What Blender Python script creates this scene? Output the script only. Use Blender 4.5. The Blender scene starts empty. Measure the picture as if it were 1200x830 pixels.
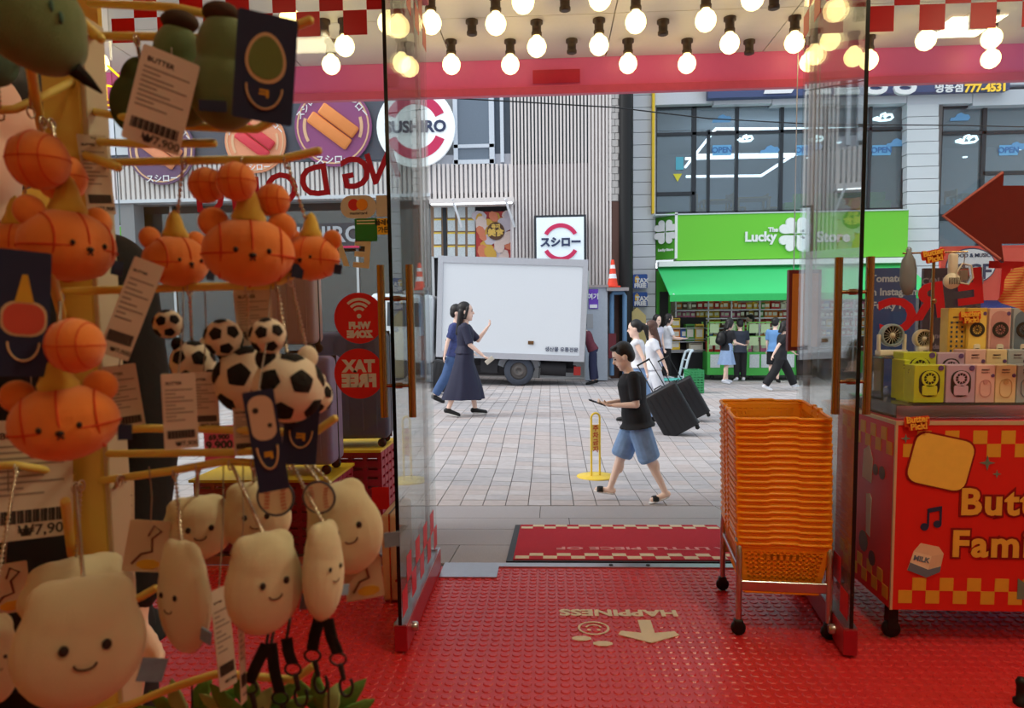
import bpy, bmesh, math, random
from mathutils import Vector, Matrix
random.seed(7)
C = bpy.context.scene.collection
PI = math.pi
# ---------------------------------------------------------------- camera
FPX, HC = 850.0, 1.4
cam_d = bpy.data.cameras.new('camera'); cam = bpy.data.objects.new('camera', cam_d); C.objects.link(cam)
cam_d.sensor_width = 36.0; cam_d.lens = FPX * 36 / 1200; cam_d.shift_y = 35 / 1200; cam_d.clip_start = 0.05; cam_d.clip_end = 200
CR = Matrix.Rotation(math.radians(3.0), 3, 'Z') @ Matrix.Rotation(math.radians(85.15), 3, 'X') @ Matrix.Rotation(-0.013, 3, 'Z')
cam.matrix_world = Matrix.Translation((0, 0, HC)) @ CR.to_4x4()
cam_d.dof.use_dof = True; cam_d.dof.focus_distance = 7.0; cam_d.dof.aperture_fstop = 8.5
bpy.context.scene.camera = cam
# ---------------------------------------------------------------- daylight, exposure
w = bpy.data.worlds.new('sky'); bpy.context.scene.world = w; w.use_nodes = True
nt = w.node_tree; bg = nt.nodes['Background']
sky = nt.nodes.new('ShaderNodeTexSky'); sky.sky_type = 'NISHITA'; sky.sun_disc = False
sky.sun_elevation = math.radians(55); sky.sun_rotation = math.radians(200); sky.air_density = 1.2; sky.dust_density = 4.0; sky.ozone_density = 1.0
mixn = nt.nodes.new('ShaderNodeMixRGB'); mixn.inputs[0].default_value = 0.72
mulk = nt.nodes.new('ShaderNodeMixRGB'); mulk.blend_type = 'MULTIPLY'; mulk.inputs[0].default_value = 1; mulk.inputs[2].default_value = (0.16, 0.16, 0.16, 1)
nt.links.new(sky.outputs[0], mulk.inputs[1]); nt.links.new(mulk.outputs[0], mixn.inputs[1])
mixn.inputs[2].default_value = (0.84, 0.93, 1.0, 1)            # thin bright cloud cover
nt.links.new(mixn.outputs[0], bg.inputs[0]); bg.inputs[1].default_value = 1.22
sun_d = bpy.data.lights.new('sun', 'SUN'); sun_d.energy = 2.2; sun_d.angle = math.radians(30); sun_d.color = (1.0, 0.97, 0.92)
sun = bpy.data.objects.new('sun', sun_d); C.objects.link(sun); sun.rotation_euler = Vector((.75, .10, -.62)).to_track_quat('-Z', 'Y').to_euler()
vs = bpy.context.scene.view_settings
vs.view_transform = 'Standard'; vs.look = 'None'; vs.exposure = 0.0; vs.gamma = 1.0; vs.use_curve_mapping = False
bpy.context.scene.cycles.max_bounces = 10; bpy.context.scene.cycles.transparent_max_bounces = 24
# ---------------------------------------------------------------- helpers
def ray(px, py): return CR @ Vector(((px - 600) / FPX, -(py - 450) / FPX, -1))
def P(px, py, Y):                                   # photograph point at distance Y from the camera wall
    d = ray(px, py); t = Y / d.y; return Vector((d.x * t, Y, HC + d.z * t))
def Zp(px, py, z=0.0):                              # photograph point on the level plane z
    d = ray(px, py); t = (z - HC) / d.z; return Vector((d.x * t, d.y * t, z))
GPTS = [(-3, 6.23, -.2), (-1, 6.23, -.2), (1, 6.23, -.2), (3, 6.23, -.2), (5, 6.23, -.2), (-.7, 11, -.03), (1.2, 7.2, -.27), (6.3, 17.2, -.22),
        (2, 18, -.15), (6.4, 20, -.25), (-4, 12, .0), (-4, 18, -.02), (0, 16, -.08), (3, 12, -.2)]
def gz(x, y):
    if y <= 6.23: return -.2 * max(0.0, min(1.0, (y - 4.1) / 2.13))
    a = b = 0
    for (px, py, pz) in GPTS:
        k = 1 / ((x - px) ** 2 + (y - py) ** 2 + 1.2); a += k * k * pz; b += k * k
    e = min(1.0, (y - 6.23) / .8)
    return -.2 * (1 - e) + (a / b) * e
def G(px, py):                                      # photograph point on the street
    d = ray(px, py); z = -.2
    for _ in range(30):
        t = (z - HC) / d.z; z = gz(d.x * t, d.y * t)
    return Vector((d.x * t, d.y * t, z))
def lin(c):
    return tuple(((v / 255) / 12.92 if v / 255 <= .04045 else ((v / 255 + .055) / 1.055) ** 2.4) for v in c) + (1,)
MATS = {}
def mat(name, c=(128, 128, 128), rough=.55, metal=0.0, var=.08, scale=25, bump=0.0, emit=0.0, spec=.4, bscale=None, sheen=0.0, sub=0.0):
    if name in MATS: return MATS[name]
    m = bpy.data.materials.new(name); m.use_nodes = True; n = m.node_tree; b = n.nodes['Principled BSDF']
    cl = lin(c); b.inputs['Roughness'].default_value = rough; b.inputs['Metallic'].default_value = metal
    b.inputs['Specular IOR Level'].default_value = spec
    if sheen: b.inputs['Sheen Weight'].default_value = sheen; b.inputs['Sheen Roughness'].default_value = .6
    tc = n.nodes.new('ShaderNodeTexCoord'); nz = n.nodes.new('ShaderNodeTexNoise'); nz.inputs['Scale'].default_value = scale; nz.inputs['Detail'].default_value = 3
    n.links.new(tc.outputs['Object'], nz.inputs['Vector'])
    mx = n.nodes.new('ShaderNodeMixRGB'); n.links.new(nz.outputs['Fac'], mx.inputs[0])
    mx.inputs[1].default_value = tuple(v * (1 - var) for v in cl[:3]) + (1,); mx.inputs[2].default_value = tuple(min(1, v * (1 + var)) for v in cl[:3]) + (1,)
    n.links.new(mx.outputs[0], b.inputs['Base Color'])
    if bump:
        n2 = n.nodes.new('ShaderNodeTexNoise'); n2.inputs['Scale'].default_value = bscale or scale * 6; n2.inputs['Detail'].default_value = 4
        n.links.new(tc.outputs['Object'], n2.inputs['Vector'])
        bp = n.nodes.new('ShaderNodeBump'); bp.inputs['Strength'].default_value = bump; bp.inputs['Distance'].default_value = .01
        n.links.new(n2.outputs['Fac'], bp.inputs['Height']); n.links.new(bp.outputs[0], b.inputs['Normal'])
    if emit:
        b.inputs['Emission Color'].default_value = cl; b.inputs['Emission Strength'].default_value = emit
    m.diffuse_color = cl; MATS[name] = m; return m
def glassmat(name, tint=(1, 1, 1), refl=1.0, rough=0.0, haze=0.0, hazec=(1, 1, 1), ior=1.5):
    if name in MATS: return MATS[name]
    m = bpy.data.materials.new(name); m.use_nodes = True; n = m.node_tree; n.nodes.clear()
    o = n.nodes.new('ShaderNodeOutputMaterial'); t = n.nodes.new('ShaderNodeBsdfTransparent'); t.inputs[0].default_value = tint + (1,)
    g = n.nodes.new('ShaderNodeBsdfGlossy'); g.inputs['Roughness'].default_value = rough
    f = n.nodes.new('ShaderNodeFresnel'); f.inputs[0].default_value = ior
    k = n.nodes.new('ShaderNodeMath'); k.operation = 'MULTIPLY'; k.inputs[1].default_value = refl; k.use_clamp = True
    mx = n.nodes.new('ShaderNodeMixShader'); n.links.new(f.outputs[0], k.inputs[0]); n.links.new(k.outputs[0], mx.inputs[0])
    n.links.new(t.outputs[0], mx.inputs[1]); n.links.new(g.outputs[0], mx.inputs[2])
    last = mx.outputs[0]
    if haze:
        d = n.nodes.new('ShaderNodeBsdfDiffuse'); d.inputs[0].default_value = hazec + (1,)
        m2 = n.nodes.new('ShaderNodeMixShader'); m2.inputs[0].default_value = haze
        n.links.new(last, m2.inputs[1]); n.links.new(d.outputs[0], m2.inputs[2]); last = m2.outputs[0]
    n.links.new(last, o.inputs[0]); MATS[name] = m; return m
class MB:
    def __init__(s): s.v = []; s.f = []; s.m = []; s.s = []
    def add(s, vs, fs, m=0, smooth=False, M=None):
        k = len(s.v)
        s.v += [tuple(M @ Vector(v)) for v in vs] if M is not None else [tuple(v) for v in vs]
        for f in fs: s.f.append(tuple(i + k for i in f)); s.m.append(m); s.s.append(smooth)
        return s
    def box(s, x0, x1, y0, y1, z0, z1, m=0, M=None):
        v = [(x, y, z) for x in (x0, x1) for y in (y0, y1) for z in (z0, z1)]
        return s.add(v, [(0, 1, 3, 2), (4, 6, 7, 5), (0, 4, 5, 1), (2, 3, 7, 6), (0, 2, 6, 4), (1, 5, 7, 3)], m, False, M)
    def rbox(s, x0, x1, y0, y1, z0, z1, r=.01, m=0, M=None, seg=2):
        bm = bmesh.new(); bmesh.ops.create_cube(bm, size=1)
        for v in bm.verts: v.co = Vector((x0 + (v.co.x + .5) * (x1 - x0), y0 + (v.co.y + .5) * (y1 - y0), z0 + (v.co.z + .5) * (z1 - z0)))
        bmesh.ops.bevel(bm, geom=bm.edges[:], offset=r, segments=seg, affect='EDGES', profile=.5)
        bm.verts.index_update(); s.add([v.co.copy() for v in bm.verts], [[v.index for v in f.verts] for f in bm.faces], m, seg > 1, M); bm.free(); return s
    def tube(s, pts, r, n=8, m=0, closed=False, M=None, cap=True, flat=1.0, up=None):
        pts = [Vector(p) for p in pts]; N = len(pts); rs = r if isinstance(r, (list, tuple)) else [r] * N
        v = []; fs = []; ref = None
        for i, p in enumerate(pts):
            a = pts[(i - 1) % N] if closed or i > 0 else p; b = pts[(i + 1) % N] if closed or i < N - 1 else p
            t = (b - a); t = t.normalized() if t.length > 1e-9 else Vector((0, 0, 1))
            if ref is None:
                ref = Vector(up) if up else (Vector((0, 0, 1)) if abs(t.z) < .9 else Vector((0, 1, 0)))
            sd = t.cross(ref)
            if sd.length < 1e-5: sd = t.cross(Vector((1, .1, 0)))
            sd.normalize(); nn = sd.cross(t).normalized(); ref = nn
            for k in range(n):
                A = 2 * PI * k / n; v.append(p + sd * math.cos(A) * rs[i] + nn * math.sin(A) * rs[i] * flat)
        for i in range(N if closed else N - 1):
            for k in range(n):
                i2 = (i + 1) % N; fs.append((i * n + k, i * n + (k + 1) % n, i2 * n + (k + 1) % n, i2 * n + k))
        s.add(v, fs, m, True, M)
        if cap and not closed:
            s.add(v[:n], [tuple(reversed(range(n)))], m, False, M); s.add(v[-n:], [tuple(range(n))], m, False, M)
        return s
    def caps(s, a, b, ra, rb, m=0, M=None, n=12):           # tapered capsule
        a = Vector(a); b = Vector(b); t = (b - a).normalized(); pts = []; rs = []
        for k in range(4): q = PI / 2 * (1 - k / 4); pts.append(a - t * ra * math.sin(q)); rs.append(max(ra * math.cos(q), 1e-4))
        for k in range(5): pts.append(a.lerp(b, k / 4)); rs.append(ra + (rb - ra) * k / 4)
        for k in range(1, 5): q = PI / 2 * k / 4; pts.append(b + t * rb * math.sin(q)); rs.append(max(rb * math.cos(q), 1e-4))
        return s.tube(pts, rs, n, m, M=M)
    def lathe(s, prof, n=16, m=0, M=None, smooth=True, cap=True):
        v = [(r * math.cos(2 * PI * k / n), r * math.sin(2 * PI * k / n), z) for r, z in prof for k in range(n)]
        fs = [(i * n + k, i * n + (k + 1) % n, (i + 1) * n + (k + 1) % n, (i + 1) * n + k) for i in range(len(prof) - 1) for k in range(n)]
        s.add(v, fs, m, smooth, M)
        if cap:
            s.add(v[:n], [tuple(reversed(range(n)))], m, False, M); s.add(v[-n:], [tuple(range(n))], m, False, M)
        return s
    def ell(s, c, r, m=0, M=None, nu=16, nv=10, T=None):
        v = []; fs = []
        for j in range(nv + 1):
            b = PI * j / nv - PI / 2
            for i in range(nu):
                a = 2 * PI * i / nu; p = Vector((r[0] * math.cos(b) * math.cos(a), r[1] * math.cos(b) * math.sin(a), r[2] * math.sin(b)))
                v.append((T @ p if T is not None else p) + Vector(c))
        for j in range(nv):
            for i in range(nu): fs.append((j * nu + i, j * nu + (i + 1) % nu, (j + 1) * nu + (i + 1) % nu, (j + 1) * nu + i))
        return s.add(v, fs, m, True, M)
    def prism(s, poly, z0, z1, m=0, M=None):
        n = len(poly); v = [(x, y, z0) for x, y in poly] + [(x, y, z1) for x, y in poly]
        fs = [tuple(reversed(range(n))), tuple(range(n, 2 * n))] + [(i, (i + 1) % n, n + (i + 1) % n, n + i) for i in range(n)]
        return s.add(v, fs, m, False, M)
    def loft(s, rings, m=0, M=None, n=20, cap=True):        # rings: (centre, u, v) half-axis vectors
        v = []; fs = []
        for c, u, q in rings:
            for k in range(n): A = 2 * PI * k / n; v.append(Vector(c) + Vector(u) * math.cos(A) + Vector(q) * math.sin(A))
        for i in range(len(rings) - 1):
            for k in range(n): fs.append((i * n + k, i * n + (k + 1) % n, (i + 1) * n + (k + 1) % n, (i + 1) * n + k))
        if cap: fs += [tuple(reversed(range(n))), tuple(range(len(v) - n, len(v)))]
        return s.add(v, fs, m, True, M)
    def text(s, t, size, M, depth=.002, m=0, bold=0.0, mirror=False, align='CENTER', sx=1.0, space=1.0, shear=0.0):
        vs_, fs_ = text_geo(t, size, depth, bold, align, space, shear)
        k = Matrix.Diagonal((-sx if mirror else sx, 1, 1, 1))
        return s.add([k @ Vector(v) for v in vs_], fs_, m, False, M)
    def build(s, name, mats, parent=None, loc=None):
        me = bpy.data.meshes.new(name); me.from_pydata(s.v, [], s.f)
        for mm in (mats if isinstance(mats, (list, tuple)) else [mats]): me.materials.append(mm)
        me.polygons.foreach_set('material_index', s.m); me.polygons.foreach_set('use_smooth', s.s); me.update()
        return link(name, me, parent, loc)
    def fuse(s, name, mats, parent=None, voxel=.01, it=4, loc=None):     # melts the collected solids into one continuous skin
        me = bpy.data.meshes.new(name); me.from_pydata(s.v, [], s.f); me.update()
        o = bpy.data.objects.new('tmp', me); C.objects.link(o)
        r = o.modifiers.new('r', 'REMESH'); r.mode = 'VOXEL'; r.voxel_size = voxel; r.use_smooth_shade = True
        if it: k = o.modifiers.new('s', 'SMOOTH'); k.factor = .5; k.iterations = it
        dg = bpy.context.evaluated_depsgraph_get(); m2 = bpy.data.meshes.new_from_object(o.evaluated_get(dg))
        bpy.data.objects.remove(o); bpy.data.meshes.remove(me); m2.name = name; m2.materials.clear()
        for mm in (mats if isinstance(mats, (list, tuple)) else [mats]): m2.materials.append(mm)
        return link(name, m2, parent, loc)
TXT = {}
def text_geo(t, size, depth, bold, align, space, shear):
    key = (t, size, depth, bold, align, space, shear)
    if key in TXT: return TXT[key]
    cu = bpy.data.curves.new('lettering', 'FONT'); cu.body = t; cu.size = size; cu.extrude = depth / 2; cu.offset = bold; cu.align_x = align; cu.align_y = 'CENTER'
    cu.space_character = space; cu.shear = shear; cu.resolution_u = 3
    o = bpy.data.objects.new('tmp', cu); C.objects.link(o)
    dg = bpy.context.evaluated_depsgraph_get(); me = bpy.data.meshes.new_from_object(o.evaluated_get(dg))
    r = ([v.co.copy() for v in me.vertices], [tuple(p.vertices) for p in me.polygons])
    bpy.data.objects.remove(o); bpy.data.meshes.remove(me); bpy.data.curves.remove(cu); TXT[key] = r; return r
def link(name, me, parent=None, loc=None):
    o = bpy.data.objects.new(name, me); C.objects.link(o)
    if parent is not None: o.parent = parent
    if loc is not None: o.location = loc
    return o
def tag(o, label=None, cat=None, group=None, kind=None):
    if label: o['label'] = label
    if cat: o['category'] = cat
    if group: o['group'] = group
    if kind: o['kind'] = kind
    return o
def thing(name, label, cat, loc=(0, 0, 0), rotz=0, group=None):
    o = bpy.data.objects.new(name, None); C.objects.link(o); o.location = loc; o.rotation_euler = (0, 0, rotz); o.empty_display_size = .1
    return tag(o, label, cat, group)
def struct(o): o['kind'] = 'structure'; return o
def sroot(name):
    o = bpy.data.objects.new(name, None); C.objects.link(o); o['kind'] = 'structure'; return o
def dup(o, parent=None):
    c = o.copy(); C.objects.link(c)
    if parent is not None: c.parent = parent
    for ch in list(o.children): dup(ch, c)
    return c
def T(x, y, z): return Matrix.Translation((x, y, z))
def RX(a): return Matrix.Rotation(a, 4, 'X')
def RY(a): return Matrix.Rotation(a, 4, 'Y')
def RZ(a): return Matrix.Rotation(a, 4, 'Z')
FACE = RX(PI / 2)                                   # drawing plane xy -> upright, seen from -Y
def facing(x, y, z): return T(x, y, z) @ FACE
def disc(cx, cy, r, n=28, a0=0, a1=2 * PI): return [(cx + r * math.cos(a0 + (a1 - a0) * k / n), cy + r * math.sin(a0 + (a1 - a0) * k / n)) for k in range(n if a1 - a0 > 6.28 else n + 1)]
def arcband(cx, cy, r0, r1, a0, a1, n=16):
    return [(cx + r1 * math.cos(a0 + (a1 - a0) * k / n), cy + r1 * math.sin(a0 + (a1 - a0) * k / n)) for k in range(n + 1)] + \
           [(cx + r0 * math.cos(a1 - (a1 - a0) * k / n), cy + r0 * math.sin(a1 - (a1 - a0) * k / n)) for k in range(n + 1)]
def rrect(x0, x1, y0, y1, r, n=4):
    o = []
    for cx, cy, a in ((x1 - r, y1 - r, 0), (x0 + r, y1 - r, PI / 2), (x0 + r, y0 + r, PI), (x1 - r, y0 + r, 3 * PI / 2)):
        o += [(cx + r * math.cos(a + PI / 2 * k / n), cy + r * math.sin(a + PI / 2 * k / n)) for k in range(n + 1)]
    return o
# ================================================================ materials of the place
m_red = mat('red rubber', (206, 46, 50), .3, var=.12, scale=6, bump=.06, spec=.5)
m_redstud = mat('red rubber stud', (210, 48, 52), .27, var=.14, scale=9, spec=.5)
m_cream = mat('cream inlay', (232, 218, 186), .5)
m_granite = mat('dark granite', (168, 162, 163), .6, var=.3, scale=160)
m_joint = mat('joint sand', (112, 108, 108), .9)
m_pav = [mat('paver rose', (184, 174, 172), .8, var=.16, scale=14), mat('paver grey', (176, 172, 174), .8, var=.16, scale=14), mat('paver pale', (190, 184, 184), .8, var=.16, scale=14)]
m_white = mat('white panel', (236, 234, 232), .5); m_pink = mat('crimson fascia', (242, 112, 172), .38, var=.03)
m_black = mat('black rubber', (16, 16, 18), .5); m_brass = mat('brass', (172, 142, 104), .25, 1.0, var=.05); m_steel = mat('brushed steel', (190, 192, 196), .28, 1.0)
m_railred = mat('red door rail', (170, 26, 44), .32); m_railpink = mat('pink door rail', (226, 104, 110), .4)
m_yellowwall = mat('yellow wall', (240, 190, 60), .6); m_cream_wall = mat('cream wall', (222, 205, 178), .8)
m_glass = glassmat('door glass', (.95, .985, .975), .62, 0, .03, (.9, .93, .95)); m_glass2 = glassmat('shop glass', (.95, .97, .96), 1.0)
m_edge = mat('dark glass edge', (12, 18, 18), .2)
m_filmred = mat('red film', (214, 22, 34), .4, var=.02); m_filmwhite = mat('white film', (238, 232, 226), .5)
m_dark = mat('charcoal', (34, 34, 38), .6)
# ================================================================ floor and shell of the shop
X0, X1, YB, YF, CZ = -2.45, 4.2, -3.2, 4.1, 3.45
fl = MB().box(X0, X1, YB, 4.06, -.08, 0).build('floor', m_red); struct(fl)
st = MB(); sp = .05
y = 1.9; j = 0
oct_ = [(math.cos(PI / 4 * k + .39), math.sin(PI / 4 * k + .39)) for k in range(8)]
while y < 4.0:
    x = -2.4
    while x < 2.9:
        q = X_ = 600 + 45 + FPX * x / y
        if 60 < q < 1260:
            v = [(x + c * .021, y + s_ * .021, .0) for c, s_ in oct_] + [(x + c * .017, y + s_ * .017, .0035) for c, s_ in oct_]
            st.add(v, [(k, (k + 1) % 8, 8 + (k + 1) % 8, 8 + k) for k in range(8)] + [tuple(range(8, 16))], 0)
        x += sp
    y += sp; j += 1
o = st.build('rubber_stud', m_redstud, fl); o['kind'] = 'stuff'
lt = MB()
KM = T(.318, 3.40, .004) @ RZ(PI)                    # lettering on the floor reads from the street
lt.text('HAPPINESS', .1, KM, .002, 0, .004, sx=1.16)
tag(lt.build('floor_lettering', m_cream, fl), 'cream lettering HAPPINESS')
ar = MB(); ax, ay = .43, 3.19
ar.prism([(ax - .03, ay + .12), (ax - .03, ay - .02), (ax - .12, ay + .0), (ax - .135, ay - .04), (ax, ay - .12), (ax + .135, ay - .04), (ax + .12, ay + .0), (ax + .03, ay - .02), (ax + .03, ay + .12)], .002, .006)
tag(ar.build('floor_arrow', m_cream, fl), 'cream arrow pointing into the shop')
sm = MB(); cx, cy = .19, 3.22
sm.prism(arcband(cx, cy, .062, .072, 0, 1.999 * PI, 30), .002, .005); sm.prism(arcband(cx, cy, .03, .038, .2, PI - .2, 10), .002, .005)
for q in (-.022, .022): sm.prism(disc(cx + q, cy - .02, .009, 10), .002, .005)
for q, r in ((-.06, -.11), (.03, -.16)): sm.prism([(cx + q + c * .045, cy + r + s_ * .025) for c, s_ in oct_], .002, .005)
tag(sm.build('floor_smile', m_cream, fl), 'cream smiling face and footprints')
struct(MB().box(X0 - .1, X0, YB, 4.0, 0, CZ).build('wall_left', m_yellowwall))
struct(MB().box(X1, X1 + .1, YB, 4.0, 0, CZ).build('wall_right', m_cream_wall))
struct(MB().box(X0, X1, YB - .1, YB, 0, CZ).build('wall_back', m_cream_wall))
struct(MB().box(X0 - .1, X1 + .1, YB, 4.0, CZ, CZ + .1).build('ceiling', m_white))
struct(MB().box(X0 - .1, X1 + .1, 4.02, 4.16, 3.27, CZ + .5).build('trim_1', m_railpink))          # lintel over the glass
struct(MB().box(X0 - .6, X0 - .1, 4.0, 4.2, 0, 3.7).build('wall_front', m_yellowwall))
m_lamp = mat('warm lamp diffuser', (255, 214, 160), .5, emit=2.5, var=0)
for i, (lx, ly, le) in enumerate([(-1.7, 2.9, 4), (1.2, 1.6, 26), (.5, -.3, 3), (2.4, -.2, 12), (2.9, 2.8, 15), (-1.4, -1.6, 3)]):  # unseen lamps added to light the interior, one placed to brighten the baskets
    t = thing('added_ceiling_light', 'unseen square warm downlight added in the shop ceiling, ' + ('over the left window crates', 'over the basket stack', 'above the camera side aisle', 'over the right rear', 'over the counter', 'over the left rear')[i], 'light', (lx, ly, CZ), 0, 'added shop ceiling lights')
    MB().box(-.22, .22, -.22, .22, -.03, 0).build('frame', m_white, t); MB().box(-.19, .19, -.19, .19, -.036, -.03).build('diffuser', m_lamp, t)
    ld = bpy.data.lights.new('lamp', 'AREA'); ld.size = .36; ld.energy = le; ld.color = (1, .90, .56)
    lo = bpy.data.objects.new('lamp', ld); C.objects.link(lo); lo.parent = t; lo.location = (0, 0, -.045)
# ---------------------------------------------------------------- entrance ramp of granite slabs
rp = sroot('trim_2')
rows = [(4.12, 4.62), (4.62, 5.16), (5.16, 5.62), (5.62, 6.215)]
for ri, (ya, yb) in enumerate(rows):
    x = -4.2 + .37 * ri
    while x < 5.2:
        xb = x + (1.2 if ri < 3 else 1.5)
        m = MB(); g = .003
        za, zb = gz(0, ya), gz(0, yb)
        v = [(a, b, c) for a in (x + g, xb - g) for b, c in ((ya + g, za), (yb - g, zb), (ya + g, za - .06), (yb - g, zb - .06))]
        m.add(v, [(0, 4, 5, 1), (0, 1, 3, 2), (4, 6, 7, 5), (0, 2, 6, 4), (1, 5, 7, 3)])
        m.build('granite_slab', m_granite, rp); x = xb
MB().add([(-4.3, 4.1, -.01), (5.3, 4.1, -.01), (5.3, 6.23, -.21), (-4.3, 6.23, -.21)], [(0, 1, 2, 3)]).build('slab_bed', m_joint, rp)
th = sroot('trim_3')                                  # steel door sill
MB().box(-.33, 1.36, 4.04, 4.105, 0, .008).build('sill_strip', m_steel, th)
MB().box(-.62, -.3, 3.86, 4.1, 0, .01).build('floor_spring_plate', m_steel, th); MB().box(1.12, 1.38, 3.86, 4.1, 0, .01).build('floor_spring_plate', m_steel, th)
for q in (.34, .55): MB().lathe([(.012, 0), (.012, .006)], 10, M=T(q, 4.07, .006)).build('screw', m_dark, th)
# ---------------------------------------------------------------- street of square pavers
gm = MB(); nx, ny = 48, 60
vv = [(-14 + 28 * i / nx, 6.22 + 18 * j / ny, 0) for j in range(ny + 1) for i in range(nx + 1)]
vv = [(a, b, gz(a, b) - .012) for a, b, c in vv]
gm.add(vv, [(j * (nx + 1) + i, j * (nx + 1) + i + 1, (j + 1) * (nx + 1) + i + 1, (j + 1) * (nx + 1) + i) for j in range(ny) for i in range(nx)], 0, True)
street = gm.build('ground', m_joint); struct(street)
cells = []
W_ = .2
for j in range(66):
    for i in range(-40, 60):
        x = i * W_; y = 6.235 + j * W_ * 1.02
        q = 645 + FPX * (x + .1) / y
        if q < -40 or q > 1240: continue
        cells.append((x, y, j, i, 0 if 440 < q < 1050 else 1))
cells.sort(key=lambda c: (c[4], c[1]))
single = cells[:300]; rest = cells[300:]
def paver_geo(x, y):
    g = .004; h = W_ * 1.02
    xs = (x + g, x + W_ - g); ys = (y + g, y + h - g)
    d = random.uniform(-.0015, .0015)
    v = [(a, b, gz(a, b) + d) for a in xs for b in ys]; v += [(a, b, c - .015) for a, b, c in v]
    return v, [(0, 2, 3, 1), (0, 1, 5, 4), (2, 6, 7, 3), (0, 4, 6, 2), (1, 3, 7, 5)]
def pmi(j, i):
    b = (j // 4) % 3
    r = random.random(); return b if r < .6 else random.randrange(3)
for x, y, j, i, k in single:
    v, f = paver_geo(x, y); MB().add(v, f).build('paver', m_pav[pmi(j, i)], street)
pm = MB()
for x, y, j, i, k in rest:
    v, f = paver_geo(x, y); pm.add(v, f[:1] if y > 12 else f, pmi(j, i))
o = pm.build('far_paver', m_pav, street); o['kind'] = 'stuff'
# ---------------------------------------------------------------- canopy: soffit panels, fascia, bulbs
def fz(x): return 3.565
cp = sroot('trim_4')
m_soff = mat('white soffit', (226, 222, 214), .42, var=.03)
xs = [-4.6 + 1.27 * k for k in range(9)]
for a, b in zip(xs, xs[1:]):
    for ya, yb in ((4.17, 5.35), (5.35, 6.2)):
        v = [(p, q, fz(p) + z) for p in (a + .004, b - .004) for q in (ya + .004, yb - .004) for z in (0, .03)]
        MB().add(v, [(0, 1, 3, 2), (4, 6, 7, 5), (0, 4, 5, 1), (2, 3, 7, 6), (0, 2, 6, 4), (1, 5, 7, 3)]).build('soffit_panel', m_soff, cp)
MB().add([(-4.6, 4.1, fz(-4.6) + .03), (5.6, 4.1, fz(5.6) + .03), (5.6, 6.3, fz(5.6) + .03), (-4.6, 6.3, fz(-4.6) + .03),
          (-4.6, 4.1, fz(-4.6) + .5), (5.6, 4.1, fz(5.6) + .5), (5.6, 6.3, fz(5.6) + .5), (-4.6, 6.3, fz(-4.6) + .5)],
         [(0, 3, 2, 1), (4, 5, 6, 7), (0, 1, 5, 4), (2, 3, 7, 6), (0, 4, 7, 3), (1, 2, 6, 5)]).build('canopy_body', m_dark, cp)
def fas(x, ya, yb, za, zb, x2): return [(p, q, fz(p) + r) for p in (x, x2) for q, r in ((ya, za), (yb, zb), (yb + .06, zb), (ya + .06, za + .02))]
MB().add(fas(-4.6, 6.2, 6.28, .02, -.225, 5.6), [(0, 1, 5, 4), (1, 2, 6, 5), (2, 3, 7, 6), (3, 0, 4, 7), (0, 3, 2, 1), (4, 5, 6, 7)]).build('fascia', m_pink, cp)
MB().add(fas(-4.6, 6.25, 6.27, -.205, -.262, 5.6), [(0, 1, 5, 4), (1, 2, 6, 5), (2, 3, 7, 6), (3, 0, 4, 7), (0, 3, 2, 1), (4, 5, 6, 7)]).build('fascia_lip', mat('pale pink lip', (226, 96, 128), .35), cp)
MB().add([(-.12, 6.212, fz(0) - .085), (.27, 6.212, fz(.2) - .085), (.27, 6.240, fz(.2) - .185), (-.12, 6.240, fz(0) - .185)], [(0, 3, 2, 1)]).build('access_panel', mat('hatch crimson', (200, 34, 70), .35), cp)
m_bulb = mat('lit bulb', (255, 226, 150), .4, emit=4.2, var=0); m_sock = mat('bronze socket', (74, 62, 52), .45, .4)
def bulb_root(px, py, lit, lab, grp):
    p = Zp(px, py, 3.44 if lit else 3.55)
    for _ in range(6): p = Zp(px, py, fz(p.x) - (.175 if lit else .06))
    t = thing('light_bulb' if lit else 'lamp_socket', lab, 'bulb' if lit else 'lamp socket', (p.x, p.y, fz(p.x)), 0, grp)
    MB().lathe([(.045, 0), (.045, -.022), (.033, -.028), (.033, -.075), (.038, -.08), (.038, -.1), (.026, -.105)], 14).build('socket', m_sock, t)
    if lit:
        MB().lathe([(.022, -.095), (.03, -.115), (.055, -.135), (.068, -.165), (.07, -.185), (.062, -.215), (.04, -.24), (.015, -.252), (.001, -.254)], 18).build('globe', m_bulb, t)
lits = [(471, 73), (529, 75), (598, 75), (736, 74), (805, 74), (948, 72), (388, 75), (1161, 68), (629, 54), (702, 52), (855, 50), (931, 49), (404, 53),
        (581, 27), (505, 26), (745, 25), (827, 23), (973, 46), (613, 1), (703, -3), (882, -3), (116, 72), (1085, 46), (1162, 44), (1018, 70), (455, 26), (340, 22), (770, -22), (1000, 66)]  # some right-hand entries are glass reflections built as real bulbs
LAB = 'round warm bulb hanging in a bronze socket under the white canopy soffit'
ORD = ['first', 'second', 'third', 'fourth', 'fifth', 'sixth', 'seventh', 'eighth', 'ninth', 'tenth', 'eleventh', 'twelfth']
for rn, (ya, yb) in (('front row nearest the street', (64, 80)), ('second row from the street', (40, 63)), ('third row from the street', (15, 39)), ('row nearest the doors', (-60, 14))):
    for i, (px, py) in enumerate(sorted(q for q in lits if ya <= q[1] <= yb)): bulb_root(px, py, True, 'round lit bulb, %s from the left in the %s' % (ORD[i], rn), 'lit globe bulbs under the canopy')
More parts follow.
